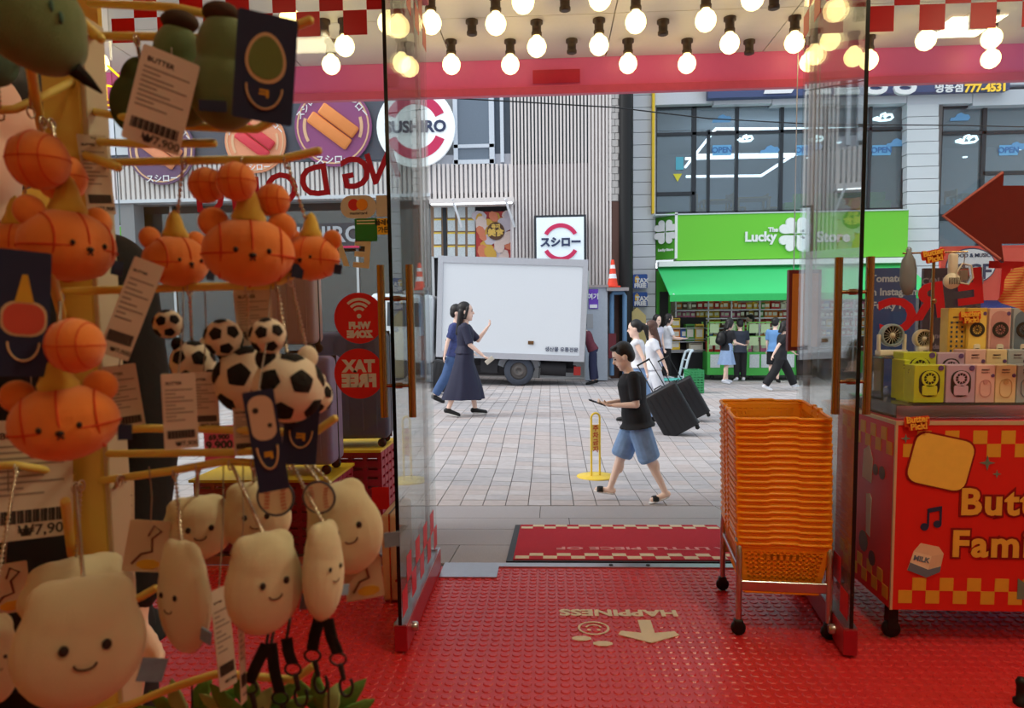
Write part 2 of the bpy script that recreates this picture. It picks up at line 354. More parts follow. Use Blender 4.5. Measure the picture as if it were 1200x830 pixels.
for i, (px, py) in enumerate(sorted([(553, 34), (670, 56), (662, 5), (777, 34), (878, 57), (907, 3), (380, 34)])):
    bulb_root(px, py, False, 'bronze lamp socket without a bulb in the white soffit, %s from the left' % ORD[i], 'empty sockets under the canopy')
# ---------------------------------------------------------------- glass front
def pane_win(name, xa, xb):
    r = sroot(name)
    MB().box(xa, xb, 4.09, 4.102, 0.05, 3.27).build('pane', m_glass2, r)
    MB().box(xa, xb, 4.07, 4.12, 0, .05).build('sill', m_steel, r)
    return r
w1 = pane_win('window_1', X0, -.72); w2 = pane_win('window_2', 1.43, X1)
MB().box(-.722, -.705, 4.06, 4.13, 0, 3.27).build('edge_channel', mat('grey channel', (150, 142, 136), .4, .5), w1)
MB().box(1.415, 1.432, 4.06, 4.13, 0, 3.27).build('edge_channel', MATS['grey channel'], w2)
sq = .131
fm = MB().box(0, sq, -.001, .001, 0, sq)
def film(par, x, z, mesh=[None]):
    if mesh[0] is None: o = fm.build('film_square', m_filmred, par); mesh[0] = o.data
    else: o = link('film_square', mesh[0], par)
    o.location = (x, 4.084, z)
for k in range(14):
    x = -.722 - (k + 1) * sq
    if x > X0 - .05: film(w1, x, 2.985 + (sq if k % 2 else 0)); film(w1, x, 2.985 + (sq * 2 if k % 2 == 0 else -sq)) if k % 2 == 0 else None
for k in range(16):
    x = 1.44 + k * sq
    if x < X1 - sq: film(w2, x, 2.91 + (sq if k % 2 else 0)); film(w2, x, 2.91 + 2 * sq) if k % 2 == 0 else None
MB().box(1.43, X1, 4.08, 4.086, 3.34, 3.5).build('film_band', m_filmwhite, w2)
def glass_door(name, hx, hy, ang, sgn, L=1.06, zt=3.09):
    r = sroot(name); r.location = (hx, hy, 0); r.rotation_euler = (0, 0, ang)      # local x runs from the hinge to the free edge
    MB().box(0, L, -.006, .006, .13, zt).build('pane', m_glass, r)
    MB().box(L, L + .004, -.0075, .0075, .13, zt).build('glass_edge', m_edge, r)
    br = MB().rbox(0, L, -.028, .028, .012, .125, .004, seg=1).build('bottom_rail', m_railred, r)
    MB().box(0, L, -.026, .026, .125, .131).build('rail_cap', m_steel, br)
    for s_ in (-1, 1): MB().lathe([(.022, 0), (.022, .02), (.016, .026)], 14, M=T(L - .13, s_ * .028, .07) @ RX(-s_ * PI / 2)).build('stop_button', m_steel, br)
    MB().rbox(0, L, -.028, .028, zt, zt + .18, .004, seg=1).build('top_rail', m_railpink, r)
    MB().lathe([(.02, 0), (.02, .14)], 10, M=T(.05, 0, 0)).build('pivot', m_steel, r)
    hb = MB(); z0, z1 = 1.005, 1.645
    h = MB()
    for s_ in (-1, 1): h.tube([(L - .085, s_ * .06, z0), (L - .085, s_ * .06, z1)], .0165, 14)
    ho = h.build('handle', m_brass, r)
    f = MB()
    for z in (1.14, 1.505): f.tube([(L - .085, -.06, z), (L - .085, .06, z)], .008, 10); f.tube([(L - .085, -.02, z), (L - .085, .02, z)], .013, 10)
    f.build('standoff', m_brass, ho)
    fq = MB().box(0, .115, -.0005, .0005, 0, .115)
    first = None
    for k in range(9):
        for row in range(2):
            if (k + row) % 2 == 0:
                for zb in (.15, zt - .24):
                    o = fq.build('film_square', m_filmred, r) if first is None else link('film_square', first.data, r)
                    first = first or o; o.location = (k * .115, .0075 * sgn, zb + row * .115)
    return r
glass_door('door_1', -.655, 4.0, math.radians(-89.2), 1)
glass_door('door_2', 1.345, 4.0, math.radians(-96.5), -1)
# glow colour of a neon sign's reflection, built as tubes inside the left glass
nb = MB()
m_neon_refl = mat('reflected yellow neon', (255, 214, 40), .5, emit=1.6, var=0)
# ================================================================ the street: buildings
def FR(px0, py0, px1, py1, Y):                       # two photograph corners on the plane Y -> x0, x1, z0, z1
    cx, cy = (px0 + px1) / 2, (py0 + py1) / 2
    return P(px0, cy, Y).x, P(px1, cy, Y).x, P(cx, py1, Y).z, P(cx, py0, Y).z
def fbox(mb, px0, py0, px1, py1, Y, d, m=0):         # box whose front face lies on plane Y and goes d deep
    x0, x1, z0, z1 = FR(px0, py0, px1, py1, Y); return mb.box(x0, x1, Y, Y + d, z0, z1, m)
def fb(name, px0, py0, px1, py1, Y, d, m, par): return fbox(MB(), px0, py0, px1, py1, Y, d).build(name, m, par)
m_conc = mat('pale concrete', (168, 170, 174), .8, var=.1, scale=3); m_signdark = mat('slate sign board', (78, 86, 100), .45, var=.1, scale=2)
m_slat = mat('white metal slat', (222, 216, 214), .5); m_brown = mat('brown cladding', (92, 64, 56), .6); m_frame = mat('white window frame', (206, 216, 228), .4)
m_fdark = mat('dark window frame', (38, 44, 52), .4); m_wtile = mat('white wall tile', (214, 220, 228), .35, var=.05, scale=1.5)
m_win = glassmat('street window', (.80, .88, .93), 1.2, 0, .15, (.46, .58, .66)); m_inn = mat('room wall', (170, 180, 190), .8); m_inf = mat('dim room floor', (96, 98, 100), .6)  # street window panes carry a bluish diffuse haze that brightens them
m_green = mat('lime sign green', (112, 206, 54), .4, var=.03, scale=.5); m_green2 = mat('lime sign end', (96, 190, 60), .4); m_awn = mat('mint green awning', (66, 208, 122), .55, var=.05, scale=1)
m_signwhite = mat('sign white', (240, 242, 246), .35); m_signred = mat('sign crimson', (206, 42, 92), .4); m_navy = mat('sign navy', (46, 58, 92), .45)
m_light = mat('strip lamp', (240, 250, 255), .5, emit=3.0, var=0); m_cone = mat('cone orange', (238, 70, 44), .45)
YL = 19.5
lb = thing('building', 'pale restaurant building with white vertical slats across the street', 'building', (0, 0, 0))
bx = MB(); fbox(bx, -260, -120, 728, 235, YL + .35, 6); fbox(bx, -260, 235, 160, 440, YL + .35, 6); fbox(bx, 604, 235, 728, 460, YL + .5, 5); bx.build('wall', m_conc, lb)
fb('sign_board', 100, 60, 508, 191, YL + .02, .33, m_signdark, lb)
fb('side_panel', 96, 108, 160, 182, YL - .02, .3, m_wtile, lb)
def slats(name, px0, px1, py0, py1, Y, pitch, wd, d, par, m=m_slat):
    mb = MB(); q = px0
    while q < px1: fbox(mb, q, py0, q + pitch * wd, py1, Y, d); q += pitch
    o = mb.build(name, m, par); o['kind'] = 'stuff'; return o
fb('band_back', -200, 190, 600, 234, YL + .12, .2, mat('band grey', (190, 194, 204), .6), lb)
slats('slat', -200, 508, 190, 234, YL, 5.7, .6, .14, lb); slats('slat', 508, 598, 192, 234, YL - .02, 5.2, .6, .14, lb)
fb('band_sill', -200, 234, 504, 238, YL - .06, .4, m_wtile, lb)
slats('tall_slat', 598, 716, -60, 336, YL - .06, 4.15, .55, .16, lb)
fb('slat_back', 691, -60, 716, 336, YL + .1, .3, m_slat, lb)
fb('slat_back', 598, 192, 716, 336, YL + .12, .3, mat('slat shade', (214, 204, 208), .7), lb)
fb('opening', 578, -40, 692, 190, YL + .2, .2, mat('window slate', (82, 96, 112), .3), lb)
wf = sroot('window_3'); 
wm = MB()
for a in ((531, 100, 536, 192), (573, 100, 579, 192), (531, 169, 579, 173), (531, 187, 579, 192), (586, 100, 590, 190)): fbox(wm, *a, YL - .02, .2)
wo = wm.build('window_frame', m_frame, lb); bpy.data.objects.remove(wf)
fb('pane', 536, 100, 573, 169, YL + .06, .02, mat('slate glass', (96, 112, 130), .15, spec=.8), wo); fb('pane', 536, 173, 573, 187, YL + .06, .02, MATS['slate glass'], wo)
m_brick = mat('pale wall brick', (196, 194, 192), .7, var=.12, scale=2)
for r in range(16):
    for c in range(2):
        a = 713 + c * 8 - (4 if r % 2 else 0); b0 = max(a, 713); b1 = min(a + 7.4, 727.5)
        if b1 - b0 > 1: fb('brick', b0, 108 + r * 8, b1, 108 + r * 8 + 7.4, YL - .03 - .012 * random.random(), .25, m_brick, lb)
fb('brick_back', 713, -20, 728, 236, YL + .03, .3, m_conc, lb)
fb('pillar', 716, 236, 737, 445, YL - .04, .5, m_brown, lb)
MB().tube([P(733, 470, YL - .1), P(733, -60, YL - .1)], .17, 14).build('rain_pipe', m_black, lb)
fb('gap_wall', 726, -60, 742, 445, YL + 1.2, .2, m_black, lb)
# shop front under the band
fb('shopfront_recess', 160, 238, 604, 450, YL + .9, .2, mat('shopfront dark', (58, 56, 60), .4), lb)
fb('shopfront_step', -260, 448, 735, 470, YL - .1, 1.2, m_conc, lb)
fb('wall_stone', 122, 238, 158, 300, YL + .02, .5, mat('grey stone', (140, 142, 146), .7), lb)
sf = MB()
for q in (160, 205, 300, 420, 508, 604): fbox(sf, q - 1.5, 238, q + 1.5, 448, YL + .7, .1)
sf.build('shopfront_frame', m_steel, lb)
fb('shopfront_glass', 160, 248, 508, 448, YL + .74, .02, glassmat('shopfront glass', (.75, .8, .82), 2.0), lb)
bar = fb('canopy_bar', 503, 232, 602, 237.5, YL - .5, .7, m_slat, lb)
fbox(MB(), 505, 237.5, 600, 239, YL - .45, .1).build('strip_lamp', m_light, bar)
for q in (530, 592):
    bm_ = MB(); bm_.tube([P(q, 233, YL - .5), P(q + 11, 266, YL - .1)], .035, 6); bm_.build('canopy_stay', m_signwhite, bar)
# signs of the restaurant
def sign(name, lab, cat='sign', grp=None): return thing(name, lab, cat, (0, 0, 0), 0, grp)
def onface(px, py, Y): p = P(px, py, Y); return facing(p.x, Y, p.z)
MPX = YL / FPX
t = sign('round_sign', 'large round white illuminated sign with crimson arcs and SUSHIRO lettering')
M = onface(488, 150, YL - .05); r = 45 * MPX
MB().prism(disc(0, 0, r, 40), 0, .12, 0, M).build('sign_disc', mat('lit sign white', (238, 246, 252), .3, emit=.35), t)
b = MB()
for a0, a1 in ((.42, PI - .42), (PI + .42, 2 * PI - .42)): b.prism(arcband(0, 0, r * .56, r * .8, a0, a1, 20), .12, .14, 0, M)
b.build('arc', m_signred, t)
b = MB(); b.text('SUSHIRO', 17.5 * MPX, M @ T(0, -.02, .15), .02, 0, .016); b.build('lettering', m_navy, t)
def plate(px, py, rad, lab, cc, fish, name='sushi_sign'):
    t = sign(name, lab); M = onface(px, py, YL - .06); s = rad * MPX
    MB().prism(disc(0, 0, s, 40), 0, .06, 0, M).build('plate_disc', mat('plate ' + str(cc), cc, .4), t)
    b = MB(); b.prism(arcband(0, 0, s * .9, s * .94, 0, 1.999 * PI, 36), .06, .075, 0, M); b.prism(arcband(0, 0, s * .7, s * .78, -.4, .3, 8), .06, .075, 0, M); b.prism(arcband(0, 0, s * .7, s * .78, PI - .3, PI + .5, 8), .06, .075, 0, M)
    b.build('plate_rim', mat('plate rim pale', (236, 190, 150), .4), t)
    b = MB(); Q = M @ RZ(-.65)
    b.rbox(-s * .62, s * .62, -s * .30, s * .02, .06, .16, .05, 0, Q); b.rbox(-s * .5, s * .6, s * .04, s * .36, .06, .19, .05, 0, Q)
    o = b.build('fish_slice', mat('fish ' + str(fish), fish, .5, var=.2, scale=4), t)
    b = MB()
    for k in (-1, 1): b.text('スシロー', s * .21, M @ RZ(-k * .85) @ T(0, s * .82, .08), .01, 0, .004)
    b.text('スシロー', s * .24, M @ T(0, -s * .84, .08), .01, 0, .004); b.build('lettering', m_signwhite, t)
plate(391, 149, 45, 'round purple sign with an orange salmon sushi on the dark sign board', (150, 78, 130), (248, 146, 78))
plate(300, 166, 36, 'round salmon coloured sushi sign half hidden behind the green plush', (238, 160, 122), (226, 60, 80))
plate(190, 176, 40, 'dark purple sushi sign behind the yellow rods at upper left', (112, 84, 120), (240, 150, 110))
t = sign('fascia_sign', 'dark shop front sign with grey SUSHIRO capitals behind the left glass')
fb('sign_board', 300, 262, 421, 292, YL + .3, .15, mat('dark board', (66, 68, 76), .5), t)
p = P(374, 276, YL + .28); MB().text('SUSHIRO', 26 * MPX, facing(p.x, YL + .28, p.z), .03, 0, .012).build('lettering', mat('grey letters', (178, 184, 192), .4), t)
fb('red_line', 300, 289, 421, 291.5, YL + .27, .03, m_signred, t)
t = sign('light_box', 'square white light box with crimson arcs and katakana lettering above the truck')
x0, x1, z0, z1 = FR(626, 252, 687, 316, YL - .5); MB().box(x0, x1, YL - .5, YL - .1, z0, z1).build('case', m_fdark, t)
MB().box(x0 + .06, x1 - .06, YL - .52, YL - .5, z0 + .06, z1 - .06).build('face', mat('lit sign face', (226, 240, 250), .3, emit=.2), t)
M = onface(657, 284, YL - .53); r = 21 * MPX; b = MB()
for a0, a1 in ((.5, PI - .5), (PI + .5, 2 * PI - .5)): b.prism(arcband(0, 0, r * .78, r, a0, a1, 20), 0, .02, 0, M)
b.build('arc', m_signred, t)
MB().text('スシロー', 11.5 * MPX, M @ T(0, -.01, .02), .02, 0, .014).build('lettering', m_navy, t)
t = sign('menu_board', 'brown board of white and yellow menu sheets in the restaurant window', 'menu board')
fb('board', 505, 240, 557.5, 300, YL + .55, .05, mat('kraft board', (150, 124, 104), .7), t)
m_sheet = [mat('menu sheet', (212, 222, 232), .5, var=.35, scale=40), mat('menu yellow', (240, 206, 70), .5)]
for r in range(4):
    for q in (508.5, 524.5, 536.5, 548):
        b = MB(); fbox(b, q, 242 + r * 15.7, q + 8.6, 242 + r * 15.7 + 13, YL + .52, .03, 0); fbox(b, q, 241 + r * 15.7, q + 8.6, 242.6 + r * 15.7, YL + .515, .03, 1); b.build('menu_sheet', m_sheet, t)
fb('post', 519, 238, 523, 300, YL + .5, .08, m_fdark, t)
t = sign('food_poster', 'red restaurant poster crowded with dishes above the truck', 'poster')
fb('sheet', 558, 248, 602, 312, YL + .5, .04, mat('poster red', (190, 60, 58), .5, var=.2, scale=3), t)
b = MB()
for k in range(34):
    p = P(560 + random.random() * 40, 251 + random.random() * 56, YL + .49); s = .08 + random.random() * .09; M = facing(p.x, YL + .49 - .001 * k, p.z) @ RZ(random.random() * 3)
    b.prism([(c * s * 1.4, d * s) for c, d in oct_], 0, .004, k % 4, M)
b.build('dish_print', [mat('dish cream', (226, 204, 196), .5), mat('dish salmon', (222, 130, 96), .5), mat('dish pale', (206, 196, 206), .5), mat('dish gold', (216, 170, 70), .5)], t)
M = onface(581, 271, YL + .44); b = MB(); b.prism(disc(0, 0, .24, 20), 0, .01, 0, M); b.build('poster_seal', mat('seal brown', (92, 60, 40), .5), t)
b = MB(); b.text('美食', .22, M @ T(0, -.05, .012), .01, 0, .01); b.text('축제', .13, M @ T(0, .12, .012), .01, 0, .006); b.build('lettering', mat('seal gold', (236, 196, 96), .5), t)
# street furniture at the corner
t = thing('utility_cabinet', 'tall pale grey utility cabinet behind the truck', 'cabinet', (0, 0, 0))
fb('body', 686, 337, 712, 446, YL - .8, .6, mat('cabinet grey', (176, 186, 198), .5), t); fb('top', 685, 334, 713, 337, YL - .85, .7, m_steel, t)
fb('vent_panel', 688, 368, 695, 385, YL - .82, .02, m_conc, t)
t = thing('notice_sheet', 'purple notice with white lettering on the grey cabinet', 'notice', (0, 0, 0)); fb('sheet', 690, 339, 701, 362, YL - .83, .02, mat('notice purple', (112, 70, 190), .5), t)
p = P(695, 348, YL - .85); MB().text('여기', .16, facing(p.x, YL - .85, p.z), .01, 0, .005).build('lettering', m_signwhite, t)
fb('print_block', 691, 357, 700, 361, YL - .84, .01, m_signwhite, t)
t = thing('traffic_cone', 'orange traffic cone with white bands on the cabinet ledge', 'traffic cone', tuple(P(718, 337, YL - .5)))
k = YL / FPX
MB().box(-8 * k, 8 * k, -8 * k, 8 * k, 0, 1.6 * k).build('base', m_cone, t)
b = MB(); b.lathe([(6 * k, 1.6 * k), (4.6 * k, 10 * k)], 16, 0); b.lathe([(4.6 * k, 10 * k), (3.9 * k, 15 * k)], 16, 1); b.lathe([(3.9 * k, 15 * k), (3.1 * k, 21 * k)], 16, 0); b.lathe([(3.1 * k, 21 * k), (2.5 * k, 25 * k)], 16, 1); b.lathe([(2.5 * k, 25 * k), (1.6 * k, 31 * k)], 16, 0); b.build('cone_body', [m_cone, m_signwhite], t)
fb('cabinet_ledge', 711, 337, 737, 341, YL - .9, .9, m_steel, lb)
t = thing('drain_pipe', 'blue bent pipe beside the brown pillar', 'pipe', (0, 0, 0))
MB().tube([P(717, 440, YL - .55), P(717, 346, YL - .55), P(719, 343, YL - .55), P(730, 343, YL - .55), P(732, 347, YL - .55), P(732, 440, YL - .55)], .06, 10).build('pipe_run', mat('pipe blue', (104, 142, 180), .5), t)
fb('pipe_guard', 713, 391, 722, 420, YL - .68, .16, mat('guard maroon', (112, 40, 50), .5), t)
t = thing('net_bag', 'bright green net bag slumped at the foot of the brown pillar', 'bag', (0, 0, 0))
p = G(724, 436); b = MB()
for k in range(14):
    a = random.random() * 6.3; b.ell((p.x + .25 * math.cos(a) * random.random(), p.y + .2 * math.sin(a), p.z + .08 + random.random() * .22), (.14, .12, .1))
b.fuse('bag_body', mat('net green', (96, 206, 110), .6, bump=.5, scale=10), t, .04, 2)
# ---------------------------------------------------------------- right building
YR = 21.5
rb = thing('building', 'white tiled building with a dark upstairs window band over the green shop', 'building', (0, 0, 0))
def tiles(px0, px1, py0, py1, hgt, Y, name='wall_tile'):
    q = py0
    while q < py1: fb(name, px0, q + .35, px1, min(q + hgt, py1) - .35, Y - .02, .3, m_wtile, rb); q += hgt
tiles(737, 768, -20, 450, 14.6, YR - .3); fb('column_core', 738, -60, 769, 458, YR - .2, 3, m_joint, rb)
tiles(1063, 1100, 122, 330, 14.6, YR - .3); fb('column_core', 1064, 108, 1099, 458, YR - .2, 3, m_joint, rb)
m_up = mat('upper panel', (206, 212, 222), .4)
for a, b_ in ((768, 836), (836, 905), (905, 985), (985, 1063), (1063, 1140), (1140, 1290)): fb('lintel_panel', a + .3, 104, b_ - .3, 122, YR - .3, .4, m_up, rb)
fb('upper_wall', 728, -140, 1320, 104, YR - .2, 4, m_up, rb)
fb('yellow_post', 764.5, -10, 767.5, 250, YR - .5, .2, mat('post yellow', (244, 204, 40), .5), rb)
# upstairs room
fb('room_back', 760, 100, 1330, 270, YR + 6, .2, m_inn, rb)
x0, x1, z0, z1 = FR(764, 118, 1320, 252, YR)
MB().box(x0, x1 + 3, YR, YR + 6.2, z1 - .02, z1 + .2).build('room_ceiling', mat('room ceiling', (176, 186, 196), .8), rb); MB().box(x0, x1 + 3, YR, YR + 6.2, z0 - .2, z0 + .0).build('room_floor', m_inf, rb)
MB().box(x0 - .2, x0, YR, YR + 6.2, z0, z1).build('room_side', m_inn, rb)
rm = MB()
def seg(a, b_, Y1, Y2): rm.tube([P(a[0], a[1], Y1), P(b_[0], b_[1], Y2)], .045, 6)
seg((838, 151), (1000, 151), YR + 1.6, YR + 1.6); seg((838, 152), (803, 196), YR + 1.6, YR + 3.5); seg((803, 186), (930, 183), YR + 2.2, YR + 2.2); seg((812, 182), (935, 181), YR + 1.8, YR + 1.8); seg((926, 184), (892, 206), YR + 2.2, YR + 4); seg((892, 206), (804, 207), YR + 4, YR + 4)
rm.build('strip_lamp', m_light, rb)
rm = MB()
for k in range(26):
    p = P(780 + random.random() * 420, 128 + random.random() * 60, YR + 4.5 + random.random()); rm.ell(p, (.09, .09, .03), nu=8, nv=4)
o = rm.build('downlight', m_light, rb); o['kind'] = 'stuff'
m_tbl = mat('cafe table oak', (188, 160, 120), .5); m_lime = mat('lime bench', (150, 200, 90), .5)
for i, (px, d) in enumerate(((840, 1.5), (880, 1.2), (1140, 1.4), (1010, 2.0))):
    t = thing('cafe_table', 'small oak cafe table in the upstairs room, table %s from the green bench' % ('first', 'second', 'fourth', 'third')[i], 'table', (P(px, 228, YR + d).x, YR + d, z0), 0, 'tables in the upstairs room')
    MB().box(-.5, .5, -.35, .35, .68, .73).build('top', m_tbl, t)
    for a in (-.45, .45):
        for c in (-.3, .3): MB().box(a - .03, a + .03, c - .03, c + .03, 0, .68).build('leg', m_tbl, t)
for i, (px, d) in enumerate(((820, 1.3), (862, 1.2), (905, 1.4), (1035, 1.8), (1120, 1.4), (1165, 1.3))):
    t = thing('cafe_chair', 'wooden cafe chair with slatted back in the upstairs room', 'chair', (P(px, 238, YR + d).x, YR + d, z0), random.choice((0, PI, .3)), 'chairs in the upstairs room')
    MB().box(-.22, .22, -.22, .22, .43, .47).build('seat', m_tbl, t)
    for a in (-.2, .2):
        for c in (-.2, .2): MB().box(a - .02, a + .02, c - .02, c + .02, 0, .43 if a > 0 else .88).build('leg', m_tbl, t)
    MB().box(-.22, -.18, -.2, .2, .7, .86).build('backrest', m_tbl, t)
t = thing('bench', 'lime green bench along the upstairs window', 'bench', (0, 0, 0)); fb('seat_block', 920, 236, 1046, 251, YR + .9, .5, m_lime, t); fb('backrest', 930, 226, 1046, 236, YR + 1.3, .1, m_lime, t)
mu = MB()
for a in ((766, 120, 1063, 124), (766, 152, 1063, 155.5), (766, 246, 1063, 250), (766, 120, 770, 250), (811, 120, 816, 250), (829, 152, 832, 250), (862, 120, 865.5, 250), (914, 120, 918, 250), (966, 120, 969, 250), (1018, 120, 1021, 250), (1058, 120, 1063, 250), (768, 225, 814, 229),
          (1100, 120, 1320, 124), (1100, 152, 1320, 155.5), (1099, 120, 1103, 300), (1149, 120, 1154, 300), (1152, 199, 1320, 203), (1240, 120, 1244, 300), (1100, 296, 1320, 300)): fbox(mu, *a, YR - .06, .16)
mo = mu.build('window_frame', m_fdark, rb)
xs = [768, 813, 864, 916, 967, 1019, 1061]
for a, b_ in zip(xs, xs[1:]):
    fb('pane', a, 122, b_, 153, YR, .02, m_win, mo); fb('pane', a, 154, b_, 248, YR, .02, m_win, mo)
for a, b_ in ((1101, 1151), (1151, 1242), (1242, 1320)):
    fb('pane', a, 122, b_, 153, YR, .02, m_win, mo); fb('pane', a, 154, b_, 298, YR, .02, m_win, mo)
x_ = P(1100, 250, YR + .9).x; fb('half_wall', 1100, 238, 1330, 330, YR + .4, .1, mat('half wall slate', (96, 110, 128), .5), rb)
m_stk = mat('sky blue sticker', (106, 164, 214), .5); m_neonw = mat('white neon', (220, 246, 255), .4, emit=1.2, var=0)
def cloud(mb, px, py, s, Y, neon=False):
    M = onface(px, py, Y); q = s * Y / FPX
    if neon:
        pts = [(-1, -.1), (-.6, .05), (-.3, -.05), (-.2, .3), (.15, .45), (.4, .15), (.2, -.05), (.05, .12), (.2, .22), (.45, .3), (.8, .3), (.95, 0), (.7, -.2), (.3, -.25), (-.3, -.28), (-1, -.12)]
        mb.tube([M @ Vector((a * q, b * q, 0)) for a, b in pts], .035, 6)
    else:
        mb.prism([(a * q, b * q) for a, b in ((-1, -.3), (-.9, .0), (-.5, .05), (-.3, .35), (.1, .5), (.45, .3), (.8, .3), (1, .0), (.8, -.3))], 0, .01, 0, M)
for px, py in ((846, 140), (902, 176), (1125, 138), (1190, 172), (1050, 168), (952, 172)):
    b = MB(); cloud(b, px, py, 11, YR - .02); tag(b.build('cloud_sticker', m_stk), 'pale blue cloud sticker on the upstairs window', 'sticker', 'cloud stickers on the upstairs window')
for px, py, s in ((873, 163, 9), (956, 163, 8), (1035, 138, 11), (1133, 164, 12)):
    b = MB(); cloud(b, px, py, s, YR - .03, True); tag(b.build('cloud_neon', m_neonw), 'white neon cloud outline glowing in the upstairs window', 'neon sign', 'neon clouds in the upstairs window')
for px, py in ((846, 176), (944, 176), (1033, 176), (1182, 176)):
    t = thing('open_sticker', 'blue OPEN sticker on the upstairs window pane', 'sticker', (0, 0, 0), 0, 'OPEN stickers on the upstairs window')
    fb('sheet', px - 11, py - 6, px + 11, py + 6, YR - .02, .01, mat('open blue', (112, 180, 226), .5), t)
    MB().text('OPEN', .22, onface(px, py, YR - .03), .01, 0, .006).build('lettering', mat('open navy', (70, 120, 180), .5), t)
t = thing('window_notice', 'teal notice with a yellow triangle on the left upstairs pane', 'notice', (0, 0, 0)); fb('sheet', 792, 184, 801, 199, YR - .02, .01, mat('notice teal', (86, 176, 200), .5), t)
b = MB(); M = onface(794, 208, YR - .03); q = YR / FPX; b.prism([(-5 * q, 4 * q), (0, -5 * q), (5 * q, 4 * q)], 0, .01, 0, M); b.build('triangle', mat('notice yellow', (220, 214, 60), .5), t)
# board above the windows
t = sign('board_sign', 'long navy sign board above the upstairs windows with the number 777-4531')
fb('board', 830, 70, 1184, 110, YR - .6, .25, mat('board navy', (70, 84, 128), .5), t)
p = P(1155, 103.5, YR - .62); b = MB(); b.text('777-4531', 11.5 * YR / FPX, facing(p.x, YR - .63, p.z), .04, 0, .008); b.build('phone_number', mat('letter yellow', (250, 206, 70), .5, emit=.3), t)
b = MB(); p = P(1112, 103.5, YR - .62); b.text('명동점', 11 * YR / FPX, facing(p.x, YR - .63, p.z), .04, 0, .007)
for px, ch in ((958, '쿨'), (992, '를'), (1026, '등'), (1060, '방')): p = P(px, 95, YR - .62); b.text(ch, 36 * YR / FPX, facing(p.x, YR - .63, p.z), .12, 0, .03)
b.build('lettering', m_signwhite, t)
b = MB(); p = P(858, 100, YR - .62); b.text('한우구이', 18 * YR / FPX, facing(p.x, YR - .63, p.z + .15), .05, 0, .02); b.build('yellow_lettering', MATS['letter yellow'], t)
b = MB(); cloud(b, 913, 104, 17, YR - .64); b.build('cloud_emblem', m_signwhite, t)
# green shop sign
t = sign('shop_sign', 'long lime green shop sign with white Lucky lettering and a clover')
fb('face', 793, 249, 1064, 303, YR - .7, .5, m_green, t)
x0, x1, z0, z1 = FR(768, 249, 792, 303, YR - .7)
b = MB(); b.add([(x0, YR - .1, z0), (x1, YR - .7, z0), (x1, YR - .7, z1), (x0, YR - .1, z1), (x0, YR - .05, z0), (x1, YR - .2, z0), (x1, YR - .2, z1), (x0, YR - .05, z1)], [(0, 1, 2, 3), (4, 7, 6, 5), (0, 4, 5, 1), (3, 2, 6, 7), (0, 3, 7, 4), (1, 5, 6, 2)]); b.build('end_face', m_green2, t)
fb('edge_trim', 791, 249, 794, 303, YR - .73, .3, m_signwhite, t); fb('top_trim', 768, 248, 1064, 249.5, YR - .73, .5, m_frame, t)
def clover(mb, M, r, d):
    h = [(16 * math.sin(a) ** 3, 13 * math.cos(a) - 5 * math.cos(2 * a) - 2 * math.cos(3 * a) - math.cos(4 * a)) for a in [2 * PI * k / 26 for k in range(26)]]
    for k in range(4): mb.prism([(x * r / 31, (y + 17.8) * r / 31) for x, y in reversed(h)], 0, d, 0, M @ RZ(PI / 2 * k + PI / 4))
b = MB(); clover(b, onface(932, 275, YR - .72), 19.5 * YR / FPX, .08); b.build('clover', m_signwhite, t)
b = MB(); clover(b, onface(780, 272, YR - .55) @ RY(-.5), 14 * YR / FPX, .04); b.build('small_clover', m_signwhite, t)
b = MB(); k = YR / FPX; b.text('Lucky', 14.5 * k, onface(891, 278, YR - .74), .05, 0, .013); b.text('The', 6.5 * k, onface(906, 269.5, YR - .74), .05, 0, .008); b.text('Store', 16 * k, onface(976, 278, YR - .74), .05, 0, .013); b.text('Lucky Store', 3.6 * k, onface(780, 293, YR - .6) @ RY(-.5), .02, 0, .006)
b.build('lettering', m_signwhite, t)
t = thing('awning', 'mint green fabric awning over the open shop front', 'awning', (0, 0, 0))
xa, xb = P(771, 310, YR - .7).x, P(1062, 310, YR - .7).x; zt = P(900, 311, YR - .7).z; zb = P(900, 344, YR - 2.3).z; xl = P(785, 344, YR - 2.3).x; zl = P(900, 352, YR - 2.3).z
b = MB(); b.add([(xa, YR - .6, zt), (xb, YR - .6, zt), (xb, YR - 2.3, zb), (xl, YR - 2.3, zb), (xa, YR - .6, zt - .03), (xb, YR - .6, zt - .03), (xb, YR - 2.3, zb - .03), (xl, YR - 2.3, zb - .03)], [(0, 1, 2, 3), (4, 7, 6, 5), (0, 3, 7, 4), (2, 1, 5, 6)]); b.build('canvas', m_awn, t)
MB().box(xl, xb, YR - 2.32, YR - 2.29, zl, zb).build('valance', mat('awning valance', (48, 188, 96), .55), t)
MB().box(xa, xb, YR - .9, YR - .55, zt, zt + .14).build('cassette', m_signwhite, t)
for q in (0, 1): MB().tube([(xl + .1 + q * (xb - xl - .2), YR - 2.28, zb), (xa + .4 + q * (xb - xa - .6), YR - .6, zt - .5)], .03, 8).build('folding_arm', m_signwhite, t)
